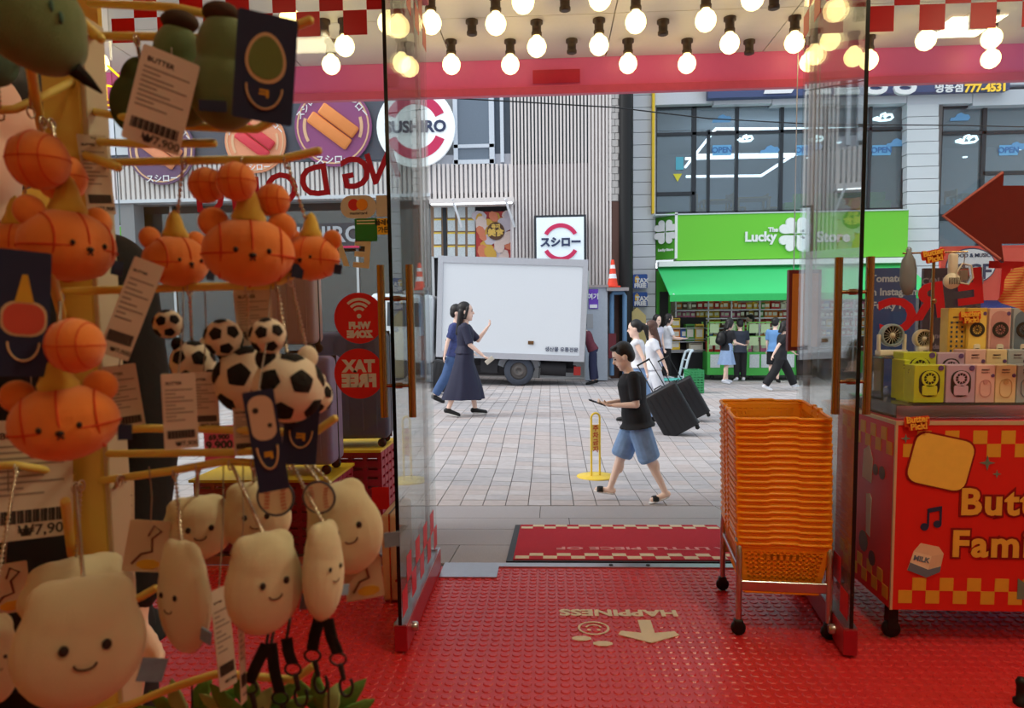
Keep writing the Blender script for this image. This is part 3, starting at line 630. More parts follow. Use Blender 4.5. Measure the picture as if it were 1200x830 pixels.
# tax signs on the column
for i, (py, wh) in enumerate(((330, 'upper'), (351, 'lower'))):
    t = sign('tax_sign', 'small blue TAX FREE sign on the white column, %s of the two' % wh, 'sign', 'blue tax signs on the white column')
    x0, x1, z0, z1 = FR(742, py - 8, 758, py + 8, YR - .5); M = facing((x0 + x1) / 2, YR - .5, (z0 + z1) / 2); q = YR / FPX
    MB().prism(rrect(-8 * q, 8 * q, -8 * q, 8 * q, 1.5 * q), 0, .06, 0, M).build('plate', mat('tax blue', (36, 84, 164), .4), t)
    b = MB(); b.text('TAX', 7 * q, M @ T(2 * q, .4 * q, .065), .01, 0, .01); b.text('FREE', 6.4 * q, M @ T(0, -5 * q, .065), .01, 0, .01); b.build('lettering', m_signwhite, t)
    b = MB(); b.prism(rrect(-6 * q, -1.5 * q, -1.5 * q, 5 * q, .8 * q), .061, .064, 0, M); b.prism(arcband(-3.7 * q, 5 * q, 1 * q, 1.6 * q, 0, PI, 8), .061, .064, 0, M); b.build('bag_emblem', mat('tax yellow', (244, 204, 90), .5), t)
# ================================================================ open shop under the awning
x0, x1, z0, z1 = FR(770, 303, 1064, 442, YR + .2); zg = gz(6, 21) - .02
for nm, a in (('shop_back', (x0, x1 + 2, YR + 3, YR + 3.1, zg, z1)), ('shop_floor', (x0, x1 + 2, YR - .3, YR + 3, zg - .2, zg)), ('shop_side', (x1 + .1, x1 + .3, YR - .2, YR + 3, zg, z1))):
    MB().box(*a).build(nm, mat('shop plaster', (150, 140, 120), .8), rb)
fb('shop_side', 769, 318, 786, 455, YR - .25, .2, mat('dark lime wall', (58, 150, 40), .5), rb); fb('shutter', 773, 342, 783, 420, YR - .28, .05, m_black, rb)
MB().box(x0, x1, YR + .4, YR + .5, z1 - .12, z1 - .06).build('strip_lamp', m_light, rb); MB().box(x0, x1, YR + 1.5, YR + 1.6, z1 - .12, z1 - .06).build('strip_lamp', m_light, rb)
PROD = [('red', (206, 50, 46)), ('yellow', (236, 196, 60)), ('pink', (232, 120, 170)), ('orange', (236, 140, 50)), ('blue', (70, 120, 200)), ('green', (90, 160, 70)), ('brown', (110, 70, 50)), ('cream', (230, 220, 196))]
pm_ = {}
def packet(col, loc, w_, h_, d_=.2, where='on the shelves under the green awning', grp=None):
    key = (col, round(w_, 2), round(h_, 2))
    if key not in pm_:
        cc = dict(PROD)[col]; b = MB(); b.box(-w_ / 2, w_ / 2, 0, d_, 0, h_, 0); b.box(-w_ * .36, w_ * .36, -.006, 0, h_ * .25, h_ * .7, 1); b.box(-w_ * .44, w_ * .44, -.004, 0, h_ * .8, h_ * .92, 2)
        o = b.build('snack_packet', [mat('packet ' + col, cc, .45), mat('packet label', (240, 234, 220), .5), mat('packet band', tuple(int(v * .55) for v in cc), .5) if False else mat('packet band ' + col, tuple(int(v * .55) for v in cc), .5)]); pm_[key] = o.data
    else: o = link('snack_packet', pm_[key])
    o.location = loc; return tag(o, '%s snack packet %s' % (col, where), 'packet', grp or '%s packets %s' % (col, where))
ksh = (YR + 1.2) / FPX
sh = thing('shop_shelf', 'long wooden goods shelf at the back of the green shop', 'shelf', (0, 0, 0))
for py in (362, 372, 383.5, 394, 407): fb('shelf_board', 792, py, 1062, py + 1, YR + 1.1, .6, m_steel, sh)
for q in (792, 830, 857, 890, 925, 960, 1000, 1040): fb('shelf_post', q - .7, 350, q + .7, 440, YR + 1.1, .06, m_steel, sh)
runs = [['brown', 'red', 'orange', 'yellow', 'red', 'cream', 'blue', 'red', 'pink', 'orange', 'yellow'], ['pink', 'yellow', 'pink', 'brown', 'orange', 'red', 'brown', 'brown', 'red', 'green', 'orange'], ['blue', 'yellow', 'brown', 'red', 'cream', 'orange', 'red', 'brown', 'red', 'orange', 'red'], ['green', 'yellow', 'brown', 'cream', 'orange', 'green', 'yellow', 'blue', 'red', 'yellow', 'cream']]
for r, (py, hh) in enumerate(((362, 8.6), (372, 8.2), (383.5, 9.5), (394, 8.5))):
    q = 796; i = 0
    while q < 1058:
        col = runs[r][int((q - 796) / 24) % 11]
        if random.random() < .25: col = random.choice(PROD)[0]
        p = P(q, py, YR + 1.12); wv = random.choice((4.2, 5.4, 6.6)); packet(col, (p.x, YR + 1.13 + .02 * random.random(), p.z + .004), wv * ksh * .92, hh * random.choice((.8, .92, 1)) * ksh); q += wv + .4
# green display bins standing on the pavement edge
def bin_(px0, px1, py0, py1, Y, lab):
    t = thing('display_bin', lab, 'display bin', (0, 0, 0)); g = gz(P(px0, 440, Y).x, Y)
    xa, xb, za, zb = FR(px0, py0, px1, py1, Y); mid = P(px0, 413, Y).z
    MB().box(xa, xb, Y, Y + .8, g + .12, mid).build('bin_body', mat('bin green', (78, 190, 82), .45), t)
    f = MB()
    for q in (xa, xb - .04): f.box(q, q + .04, Y, Y + .04, mid, zb); f.box(q, q + .04, Y + .76, Y + .8, mid, zb)
    f.box(xa, xb, Y, Y + .04, zb - .04, zb); f.box(xa, xb, Y, Y + .04, (zb + mid) / 2, (zb + mid) / 2 + .03); f.build('bin_frame', mat('bin lime', (140, 206, 100), .45), t)
    n = max(2, int((xb - xa) / .33))
    for k in range(n):
        for r in range(2):
            xx = xa + .06 + k * (xb - xa - .1) / n; zz = zb - .3 - r * .34
            MB().box(xx, xx + .24, Y - .015, Y, zz, zz + .24).build('price_card', mat('card lime white', (206, 232, 180) if r == 0 else (228, 216, 190), .5), t)
        if k < n: xx = xa + .08 + k * (xb - xa - .1) / n; MB().box(xx, xx + .26, Y - .02, Y, mid - .42, mid - .06).build('price_card', m_sheet[0], t)
    for k in (0, 1): MB().lathe([(.06, -.02), (.06, .02)], 10, M=T(xa + .15 + k * (xb - xa - .3), Y + .1, g + .06) @ RX(PI / 2)).build('caster', m_black, t)
    for k in range(int((xb - xa) / .2)):
        packet(random.choice(PROD)[0], (xa + .14 + k * .2, Y + .3, mid), .17, .25 + .2 * random.random(), .2, 'standing inside a green display bin')
bin_(829, 872, 377, 443, 20.0, 'green display bin with price cards behind the backpack woman'); bin_(875, 934, 377, 444, 20.0, 'green display bin with price cards in the middle of the shop front'); bin_(1018, 1060, 380, 446, 20.2, 'green display bin seen through the right glass')
for i, (a, b_, c, d, col) in enumerate(((787, 797, 373, 384, 'yellow'), (787, 797, 385, 397, 'orange'), (787, 797, 398, 410, 'yellow'), (804, 814, 380, 400, 'green'), (815, 825, 380, 400, 'yellow'), (808, 824, 402, 412, 'cream'), (798, 810, 385, 397, 'blue'))):
    xa, xb, za, zb = FR(a, c, b_, d, 20.6); packet(col, ((xa + xb) / 2, 20.6 + .01 * i, za), xb - xa, zb - za, .4, 'in the stand left of the green bins, box %s from the top' % ('one', 'two', 'three', 'four', 'five', 'six', 'seven')[i])
t = thing('goods_stand', 'dark wire stand of boxes left of the green bins', 'stand', (0, 0, 0)); fb('back_panel', 786, 372, 827, 440, 21.05, .05, m_dark, t)
for py in (384.3, 397.3, 410.3, 400.3, 412.3): fb('stand_shelf', 786, py, 827, py + .8, 20.55, .5, m_steel, t)
fb('stand_base', 800, 413, 826, 436, 20.6, .4, m_dark, t)
t = thing('yellow_stand', 'pale yellow gabled display case under the tax signs', 'display case', (0, 0, 0))
x0, x1, z0, z1 = FR(736, 370, 757, 440, 20.6); b = MB(); M = facing((x0 + x1) / 2, 20.6, z0); hw = (x1 - x0) / 2; hh = z1 - z0
b.prism([(-hw, 0), (hw, 0), (hw, hh), (0, hh * 1.14), (-hw, hh)], -.4, 0, 0, M); b.build('case_body', mat('case cream yellow', (226, 206, 140), .5), t)
for k in range(2): MB().prism(disc((-.5 + k) * hw, hh * .82, hw * .3, 14), 0, .02, 0, M).build('case_window', m_brown, t)
# ================================================================ delivery truck
gp = G(607, 453); kt = gp.y / FPX
m_truck = mat('truck white', (222, 228, 234), .4, var=.02); m_trim = mat('truck trim', (190, 194, 202), .35, .3); m_under = mat('truck underside', (40, 40, 44), .7); m_tire = mat('tyre', (66, 72, 84), .8)
t = thing('truck', 'white box delivery truck parked before the restaurant', 'truck', tuple(gp)); t.rotation_euler = (0, math.radians(2.6), math.radians(0))
def tx(px): return (px - 607) * kt
wb, wt, wl, wr = .62, 2.92, tx(510), tx(682)      # box bottom, top, left, right
MB().rbox(wl, wr, .1 - .02, 1.9, wb + .12, wt, .02, seg=1).build('cargo_box', m_truck, t)
b = MB()
for a in ((wl - .02, wr + .02, .04, 1.92, wb, wb + .14), (wl - .02, wr + .02, .05, 1.91, wt - .12, wt + .03), (wl - .03, wl + .09, .047, 1.913, wb - .004, wt + .034), (wr - .09, wr + .03, .047, 1.913, wb - .004, wt + .034)): b.box(*a)
b.build('box_trim', m_trim, t)
MB().box(wl - .05, wl - .03, .2, 1.8, wb + .1, wt - .1).build('box_seal', m_black, t)
b = MB(); b.box(wl - .2, wr - .2, .55, .75, .42, wb); b.box(wl - .2, wr - .2, 1.25, 1.45, .42, wb); b.box(-.9, -.5, .2, .6, .28, wb); b.tube([(.5, .35, .42), (1.1, .35, .42)], .17, 12); b.box(wr - .5, wr - .1, .3, 1.7, .34, .44); b.build('chassis', m_under, t)
for yy in (.12, 1.62):
    wo = MB().lathe([(.2, .0), (.31, .0), (.345, .03), (.35, .1), (.345, .18), (.31, .22), (.2, .22)], 28, M=T(0, yy + .22, .35) @ RX(PI / 2), cap=False).build('wheel', m_tire, t)
    b = MB(); b.lathe([(.001, .16), (.06, .17), (.07, .2), (.12, .19), (.15, .15), (.2, .2), (.2, .02)], 24, M=T(0, yy + .22, .35) @ RX(PI / 2)); b.build('wheel_hub', mat('hub grey', (104, 100, 98), .5, .4), wo)
b = MB(); b.tube([(.44 * math.cos(a), .22, .35 + .44 * math.sin(a)) for a in [math.radians(12 + 13 * k) for k in range(13)]], .11, 6, flat=.18, up=(0, 1, 0)); b.build('mudguard', mat('mudguard grey', (120, 124, 130), .4, .5), t)
MB().box(.47, .49, .12, .36, .2, .48).build('mud_flap', m_black, t)
MB().box(wr - .2, wr - .04, .1, .2, .3, .5).build('tail_lamp', mat('tail lamp', (150, 40, 36), .3), t)
b = MB(); b.rbox(wl - 1.62, wl - .12, .1, 1.85, .45, 2.05, .12, seg=3); b.build('cab', m_truck, t)
MB().box(wl - 1.2, wl - .4, .085, .1, 1.3, 1.85).build('cab_window', mat('truck glass', (60, 70, 80), .1), t)
wo = MB().lathe([(.2, .0), (.31, .0), (.35, .1), (.31, .22), (.2, .22)], 24, M=T(wl - 1.0, .34, .35) @ RX(PI / 2)).build('wheel', m_tire, t)
MB().text('생산물 유통전문', .115, facing(wr - .5, .055, wb + .26), .006, 0, .002).build('lettering', mat('truck letter', (60, 70, 96), .5), t)
MB().box(wr - 1.28, wr - 1.15, .06, .08, wb + .36, wb + .44).build('latch', m_brass, t)
b = MB(); b.tube([(wr + .03, .3, wb + .2), (wr + .05, .3, wt - .2)], .025, 8); b.build('door_rod', m_steel, t)
# ================================================================ people
m_skin = mat('skin', (240, 204, 186), .55, var=.05, scale=8); m_hair = mat('black hair', (30, 27, 28), .5, var=.3, scale=60); m_hairb = mat('brown hair', (84, 58, 48), .5, var=.3, scale=60)
m_eye = mat('eye', (24, 20, 20), .3); m_lip = mat('lips', (176, 92, 88), .5)
def person(px, py, top, rot, label, look, pose=None, voxel=.012, at=None, H=None, name='person'):
    po = dict(lean=3, head=4, turn=0, hipL=0, kneeL=3, hipR=0, kneeR=3, armL=(4, 10, 6), armR=(4, 10, 6), curl=.5); po.update(pose or {})
    g = at if at is not None else G(px, py)
    def fk(H):
        J = {}; l = math.radians(po['lean']); up = Vector((math.sin(l), 0, math.cos(l))); J['up'] = up
        J['hip'] = Vector((0, 0, 0)); J['waist'] = up * .10 * H; J['chest'] = up * .2 * H; J['shl'] = up * .285 * H; J['neck'] = up * .315 * H
        hp = math.radians(po['lean'] * .6 + po['head']); hu = Vector((math.sin(hp), 0, math.cos(hp))); J['head'] = J['neck'] + hu * .095 * H + Vector((.008 * H, 0, 0))
        J['HM'] = Matrix.Translation(J['head']) @ RY(hp) @ RZ(math.radians(po['turn'])) @ Matrix.Scale(1.13, 4)
        for s, k in (('L', 1), ('R', -1)):
            a = math.radians(po['hip' + s]); b = a - math.radians(po['knee' + s]); h = Vector((0, k * .052 * H, -.01 * H)); kn = h + Vector((math.sin(a), k * .015, -math.cos(a))) * .245 * H; an = kn + Vector((math.sin(b), 0, -math.cos(b))) * .235 * H
            J['h' + s], J['k' + s], J['a' + s] = h, kn, an
            f = math.radians(po.get('foot' + s, -8 + math.degrees(b) * .45)); fd = Vector((math.cos(f), k * .12, math.sin(f))); J['fd' + s] = fd; J['heel' + s] = an + Vector((-.018, 0, -.03)) * H; J['toe' + s] = an + fd * .105 * H + Vector((0, 0, -.033)) * H
            sa, el, ab = [math.radians(v) for v in po['arm' + s]]
            S = J['shl'] + Vector((0, k * .105 * H, -.012 * H)); d1 = Vector((math.sin(sa), k * math.sin(ab), -math.cos(sa))).normalized(); E_ = S + d1 * .17 * H
            inn = po.get('in' + s, 0); d2 = Vector((math.sin(sa + el), -k * inn, -math.cos(sa + el))).normalized(); W = E_ + d2 * .145 * H
            J['s' + s], J['e' + s], J['w' + s], J['d' + s] = S, E_, W, d2
        lo = min(min(J['heel' + s].z, J['toe' + s].z) for s in 'LR') - .014 * H
        return J, lo
    J, lo = fk(1.0); zt = (J['HM'] @ Vector((0, 0, .072))).z - lo
    if H is None: H = (py - top) * g.y / FPX / zt
    J, lo = fk(H); root = thing(name, label, 'person', (g.x, g.y, g.z), rot)
    O = T(0, 0, -lo); up = J['up']; fw = Vector((up.z, 0, -up.x)); Y = Vector((0, 1, 0)); wd = look.get('wide', 1.06)
    b = MB()
    def rings(mul, add, lst): return [(up * z * H + fw * f * H, fw * (rx * mul * wd + add) * H, Y * (ry * mul * wd + add) * H) for z, f, rx, ry in lst]
    tor = [(-.06, 0, .045, .06), (-.02, 0, .068, .088), (.04, .002, .066, .086), (.10, .006, .056, .072), (.17, .006, .062, .084), (.23, .004, .066, .096), (.275, -.002, .052, .098), (.298, -.004, .034, .06)]
    b.loft(rings(1, 0, tor), 0, O)
    b.caps(J['chest'] + up * .06 * H, J['head'] - up * .03 * H, .034 * H, .029 * H, 0, O)
    HM = O @ J['HM']; h = H
    b.ell((0, 0, .012 * h), (.058 * h, .047 * h, .06 * h), 0, HM); b.ell((.013 * h, 0, -.03 * h), (.044 * h, .037 * h, .048 * h), 0, HM)
    b.caps((.052 * h, 0, .004 * h), (.064 * h, 0, -.015 * h), .006 * h, .009 * h, 0, HM); b.ell((.038 * h, 0, -.062 * h), (.014 * h, .018 * h, .012 * h), 0, HM); b.ell((.045 * h, 0, -.037 * h), (.011 * h, .016 * h, .006 * h), 0, HM)
    for k in (-1, 1): b.ell((-.004 * h, k * .047 * h, -.006 * h), (.013 * h, .007 * h, .019 * h), 0, HM)
    for s, k in (('L', 1), ('R', -1)):
        b.caps(J['h' + s], J['k' + s], .052 * h, .033 * h, 0, O); b.caps(J['k' + s], J['a' + s], .034 * h, .02 * h, 0, O)
        q = J['k' + s].lerp(J['a' + s], .3); b.ell(q + Vector((-.008 * h, 0, 0)), (.03 * h, .03 * h, .06 * h), 0, O)
        b.caps(J['heel' + s] + Vector((0, 0, .012 * h)), J['toe' + s] + Vector((0, 0, .006 * h)) - J['fd' + s] * .02 * h, .021 * h, .017 * h, 0, O); b.caps(J['a' + s], J['heel' + s] + Vector((.01 * h, 0, .01 * h)), .02 * h, .02 * h, 0, O)
        b.caps(J['s' + s], J['e' + s], .028 * h, .021 * h, 0, O); b.caps(J['e' + s], J['w' + s], .022 * h, .014 * h, 0, O); b.ell(J['s' + s], (.034 * h, .032 * h, .034 * h), 0, O)
        d = J['d' + s]; W = J['w' + s]; nrm = Vector(po.get('palm' + s, (d.z * -1, 0, d.x))).normalized(); nrm = (nrm - d * nrm.dot(d)).normalized(); sd = d.cross(nrm)
        pc = W + d * .027 * h; b.ell((0, 0, 0), (.028 * h, .0215 * h, .0095 * h), 0, O @ T(*pc) @ Matrix((d, sd, nrm)).transposed().to_4x4())
        cu = po['curl']
        for i in range(4):
            ln = (.021, .025, .024, .018)[i] * h; base = W + d * .046 * h + sd * (i - 1.5) * .0108 * h
            d1 = (d * math.cos(cu * .7) + nrm * math.sin(cu * .7)); d2 = (d * math.cos(cu * 1.9) + nrm * math.sin(cu * 1.9)); m1 = base + d1 * ln; b.caps(base - d * .012 * h, m1, .0052 * h, .0048 * h, 0, O, 8); b.caps(m1, m1 + d2 * ln * .85, .0048 * h, .004 * h, 0, O, 8)
        tb = W + d * .018 * h - sd * .016 * h * k; t1 = tb + (d * .7 - sd * .6 * k + nrm * .35).normalized() * .024 * h; b.caps(tb, t1, .0075 * h, .006 * h, 0, O, 8); b.caps(t1, t1 + (d * .8 + nrm * .6 - sd * .1 * k).normalized() * .02 * h, .0058 * h, .0045 * h, 0, O, 8)
    body = b.fuse('body', look.get('skin', m_skin), root, voxel, 3)
    for k in (-1, 1): MB().ell((.0505 * h, k * .019 * h, .003 * h), (.006 * h, .009 * h, .0045 * h), 0, HM, 10, 6).build('eye', m_eye, root)
    MB().ell((.0525 * h, 0, -.038 * h), (.0045 * h, .014 * h, .005 * h), 0, HM, 10, 6).build('lips', m_lip, root)
    if voxel < .01:
        for k in (-1, 1): MB().ell((.053 * h, k * .02 * h, .016 * h), (.005 * h, .012 * h, .003 * h), 0, HM, 10, 6).build('eyebrow', m_hair, root)
    # hair
    b = MB(); st = look.get('hair', 'short'); hm = look.get('hairm', m_hair)
    b.ell((-.012 * h, 0, .026 * h), (.058 * h, .0535 * h, .058 * h), 0, HM)
    if st == 'short': b.ell((-.03 * h, 0, -.002 * h), (.038 * h, .05 * h, .048 * h), 0, HM); b.ell((.026 * h, 0, .062 * h), (.03 * h, .036 * h, .016 * h), 0, HM)
    if st in ('long', 'bob'):
        e = -.17 if st == 'long' else -.07
        for k in (-1, 0, 1): b.caps((-.03 * h, k * .028 * h, 0), (-.048 * h - (.02 * h if st == 'long' else 0), k * .03 * h, e * h), .03 * h, .02 * h, 0, HM)
        for k in (-1, 1): b.caps((.02 * h, k * .045 * h, .03 * h), (-.005 * h, k * .05 * h, -.05 * h), .012 * h, .012 * h, 0, HM)
    if st == 'pony': b.caps((-.055 * h, 0, .03 * h), (-.095 * h, 0, -.0 * h), .022 * h, .026 * h, 0, HM); b.caps((-.095 * h, 0, -.0), (-.1 * h, 0, -.11 * h), .026 * h, .01 * h, 0, HM); b.ell((-.03 * h, 0, 0), (.035 * h, .047 * h, .04 * h), 0, HM)
    if st == 'cap': b.ell((-.03 * h, 0, -.005 * h), (.036 * h, .048 * h, .04 * h), 0, HM)
    b.fuse('hair', hm, root, max(voxel, .007), 2)
    if st == 'cap': MB().ell((-.006 * h, 0, .036 * h), (.064 * h, .057 * h, .055 * h), 0, HM).build('cap_crown', look['capm'], root); MB().ell((.06 * h, 0, .03 * h), (.04 * h, .04 * h, .006 * h), 0, HM).build('cap_brim', look['capm'], root)
    # clothes
    def legtube(bb, s, end, r0, r1, r2):
        pts = [J['h' + s] + Vector((0, 0, .01 * h)), J['h' + s].lerp(J['k' + s], .25), J['h' + s].lerp(J['k' + s], .6)]; rs = [r0 * .72, r0 * .98, (r0 + r1) / 2]
        if end <= 1: pts.append(J['h' + s].lerp(J['k' + s], end)); rs.append(r1)
        else: pts += [J['k' + s].lerp(J['a' + s], .0), J['k' + s].lerp(J['a' + s], (end - 1) * .5), J['k' + s].lerp(J['a' + s], end - 1)]; rs += [r1, (r1 + r2) / 2, r2]
        bb.tube(pts, [r * h for r in rs], 14, 0, M=O)
    bt = look['bottom']
    if bt[0] in ('pants', 'shorts'):
        b = MB(); b.loft(rings(1.06, .006, tor[:4]), 0, O); wide = bt[3] if len(bt) > 3 else 1.0
        for s in 'LR': legtube(b, s, bt[2], .062 * (1 + (wide - 1) * .4), .05 * wide, .042 * wide)
        tr = b.fuse(bt[0] if bt[0] == 'shorts' else 'trousers', bt[1], root, max(voxel, .009), 3)
        if look.get('pocket'):
            MB().rbox(-.03 * h, .03 * h, -.012 * h, .012 * h, -.035 * h, .03 * h, .006 * h, 0, O @ T(*(J['hL'].lerp(J['kL'], .62) + Vector((0, .052 * h, 0))))).build('cargo_pocket', bt[1], tr)
    if bt[0] in ('skirt', 'dress'):
        b = MB(); zl = bt[2] * h; n = 12; rg = []; v = []; fs = []; K = 40
        def leg_at(s, z):
            a, k_, e = J['h' + s], J['k' + s], J['a' + s]
            if z > k_.z: return a.lerp(k_, min(1, max(0, (a.z - z) / max(1e-4, a.z - k_.z))))
            return k_.lerp(e, min(1, (k_.z - z) / max(1e-4, k_.z - e.z)))
        ztop = .12 * h
        for i in range(n + 1):
            f = i / n; z = ztop + (zl - ztop) * f
            if z > -.01 * h: c = up * z + fw * .004 * h; rx = .066 + .02 * (1 - max(z, 0) / ztop); ry = .084 + .034 * (1 - max(z, 0) / ztop)
            else:
                a, e = leg_at('L', z), leg_at('R', z); c = (a + e) / 2; c = Vector((c.x, c.y, z)); gw = bt[3] * min(1, -z / (.3 * h)); rx = abs(a.x - e.x) / 2 / h + .078 + gw; ry = abs(a.y - e.y) / 2 / h + .066 + gw * .8
            for k in range(K):
                A = 2 * PI * k / K; wv = 1 + .07 * f * math.sin(A * 7 + .6) + .04 * f * math.sin(A * 11); v.append(O @ (Vector(c) + Vector((math.cos(A) * rx * h * wv, math.sin(A) * ry * h * wv, 0))))
        for i in range(n):
            for k in range(K): fs.append((i * K + k, (i + 1) * K + k, (i + 1) * K + (k + 1) % K, i * K + (k + 1) % K))
        fs.append(tuple(range(K))); b.add(v, fs, 0, True); b.build('skirt' if bt[0] == 'skirt' else 'dress_skirt', bt[1], root)
    tp = look['top']; b = MB(); hem = tp[2]; lst = [(hem, 0, .086 if bt[0] == 'shorts' else .074, .118 if bt[0] == 'shorts' else .1)] + [r for r in tor if r[0] > hem + .02]
    b.loft(rings(1.08, .007, lst), 0, O); sl = tp[3]
    for s in 'LR':
        b.ell(J['s' + s], (.04 * h, .036 * h, .04 * h), 0, O); e = min(sl, 1)
        b.tube([J['s' + s], J['s' + s].lerp(J['e' + s], e)], [.04 * h, (.036 if sl <= 1 else .029) * h], 12, 0, M=O)
        if sl > 1: b.caps(J['e' + s], J['e' + s].lerp(J['w' + s], sl - 1), .029 * h, .022 * h, 0, O)
    b.fuse(look.get('topname', 'shirt'), tp[1], root, max(voxel, .009), 3)
    # shoes
    for s, k in (('L', 1), ('R', -1)):
        a, e, fd = J['heel' + s], J['toe' + s], J['fd' + s]; sd = look.get('shoe', ('shoe', m_black))
        so = MB(); side = Vector((-fd.y, fd.x, 0)).normalized() * .026 * h; dn = Vector((0, 0, -.013 * h))
        rr = [(a - fd * .008 * h + dn * .6, Vector((0, 0, .008 * h)), side * .5), (a.lerp(e, .15) + dn * .6, Vector((0, 0, .008 * h)), side * .85), (a.lerp(e, .7) + dn * .6, Vector((0, 0, .007 * h)), side * 1.12), (e + dn * .5, Vector((0, 0, .006 * h)), side * .6)]
        sh_ = MB()
        if sd[0] == 'slide':
            so.loft(rr, 0, O); shoe = so.build('sandal_sole', sd[1], root)
            p = a.lerp(e, .68); sh_.tube([p + side * 1.0 + dn * .3, p + side * .75 + Vector((0, 0, .018 * h)), p + Vector((0, 0, .026 * h)), p - side * .75 + Vector((0, 0, .018 * h)), p - side + dn * .3], .02 * h, 8, 0, M=O, flat=.25, up=(0, 0, 1)); sh_.build('sandal_strap', sd[2], shoe)
        else:
            so.loft(rr, 0, O); sh_.caps(a + Vector((0, 0, .014 * h)), e - fd * .012 * h + Vector((0, 0, .004 * h)), .026 * h, .021 * h, 0, O); sh_.caps(a + Vector((.01 * h, 0, .012 * h)), J['a' + s] - Vector((0, 0, .006 * h)), .025 * h, .023 * h, 0, O)
            shoe = sh_.fuse('shoe', sd[1], root, max(voxel, .009), 1); so.build('shoe_sole', sd[2] if len(sd) > 2 else sd[1], shoe)
    return root, J, O, h
m_tee = mat('black tee', (32, 33, 38), .8, bump=.15, scale=12); m_denim = mat('denim', (132, 164, 206), .8, var=.25, scale=18, bump=.2); m_navyd = mat('navy dress', (40, 42, 66), .7, bump=.1, scale=10)
m_wtee = mat('white tee', (226, 230, 238), .8); m_blk = mat('black trousers', (26, 26, 30), .8); m_jean = mat('blue jeans', (66, 92, 136), .8, var=.2); m_paleden = mat('pale denim', (142, 168, 206), .8, var=.15)
m_sole = mat('white sole', (222, 220, 216), .6); m_skin2 = mat('tan skin', (252, 218, 198), .55, var=.05, scale=8)
# man looking at his phone
root, J, O, h = person(746, 588, 402, PI, 'man in black tee and denim shorts walking while looking down at a phone', dict(skin=m_skin2, hair='short', top=('tee', m_tee, -.05, .85), bottom=('shorts', m_denim, 1.08, 1.45), pocket=1, wide=1.2, shoe=('slide', m_sole, m_black)),
    dict(lean=7, head=20, hipL=-17, kneeL=8, hipR=21, kneeR=2, footR=10, armL=(-6, 92, 8), armR=(2, 84, 8), inL=.45, inR=.35, curl=.9), .0065)
lg = MB(); lg.text('AIR', .075, O @ T(*(J['chest'] + J['up'] * .0 * h + Vector((.095 * h, -.02 * h, .02 * h)))) @ RZ(PI / 2) @ RX(PI / 2), .004, 0, .005)
pw = (J['wR'] + J['wL']) / 2
ph = thing('phone', 'dark phone held by the man in denim shorts', 'phone', (0, 0, 0)); pm = root.matrix_basis.copy(); Rw = T(*root.location) @ RZ(PI)
MB().rbox(-.07, .085, -.037, .037, -.005, .005, .004, 0, Rw @ O @ T(*(pw + Vector((.115, 0, .012)))) @ RY(-.35)).build('case', m_black, ph)
MB().box(-.06, .075, -.032, .032, .0052, .006, 0, Rw @ O @ T(*(pw + Vector((.115, 0, .012)))) @ RY(-.35)).build('screen', mat('phone glass', (40, 48, 60), .1), ph)
# woman in the navy dress
root, J, O, h = person(545, 488, 354, .08, 'woman with shoulder length black hair in a navy dress raising one hand', dict(fem=1, hair='long', top=('dress', m_navyd, .03, .95), topname='dress_bodice', bottom=('dress', m_navyd, -.385, .012), shoe=('shoe', m_black, m_sole)),
    dict(lean=3, head=-3, hipL=14, kneeL=6, hipR=-15, kneeR=6, armL=(42, 100, 8), armR=(16, 34, 12), curl=.8), .0075)
Rw = T(*root.location) @ RZ(.08); ph = thing('phone', 'pale phone in the lowered hand of the woman in navy', 'phone', (0, 0, 0)); MB().rbox(-.035, .035, -.006, .006, -.07, .07, .004, 0, Rw @ O @ T(*(J['wR'] + J['dR'] * .075 * 1.6 + Vector((.01, -.03, 0)))) @ RY(.9)).build('case', mat('phone pale', (206, 200, 186), .4), ph)
person(534, 472, 357, 0, 'person in blue jeans half hidden behind the woman in navy', dict(hair='short', top=('tee', mat('navy print', (60, 70, 120), .8, var=.6, scale=30), -.04, .8), bottom=('pants', m_jean, 1.95, 1.1), shoe=('shoe', m_black)), dict(hipL=22, kneeL=6, hipR=-20, kneeR=12, armR=(-24, 10, 3), armL=(20, 20, 4)), .014)
# worker, shoppers, walkers
m_navyw = mat('navy workwear', (44, 48, 78), .8); m_plaid = mat('maroon work shirt', (112, 52, 66), .8, var=.4, scale=40)
person(695, 451, 376, PI, 'worker in maroon shirt and navy trousers bending behind the white truck', dict(hair='short', top=('shirt', m_plaid, -.02, 1.7), bottom=('pants', m_navyw, 1.93, 1.15), shoe=('shoe', m_black)), dict(lean=22, head=14, hipL=4, kneeL=6, hipR=-3, kneeR=6, armL=(40, 30, 6), armR=(46, 26, 6)), .014)
person(748, 497, 376, PI - .2, 'woman with ponytail in white top and pale jeans behind the man with the phone', dict(fem=1, hair='pony', top=('top', m_wtee, .02, .15), topname='top', bottom=('pants', m_denim, 1.95, 1.5), shoe=('shoe', m_black)), dict(hipL=-14, kneeL=10, hipR=16, kneeR=4, armL=(-26, 12, 10), armR=(4, 14, 4)), .012)
person(766, 489, 377, PI - .1, 'person with long brown hair walking behind the ponytail woman', dict(fem=1, hair='long', hairm=m_hairb, top=('top', m_wtee, -.03, .6), topname='top', bottom=('pants', m_wtee, 1.95, 1.3), shoe=('shoe', m_skin)), dict(hipL=-16, kneeL=10, hipR=16, armL=(-30, 8, 14)), .012)
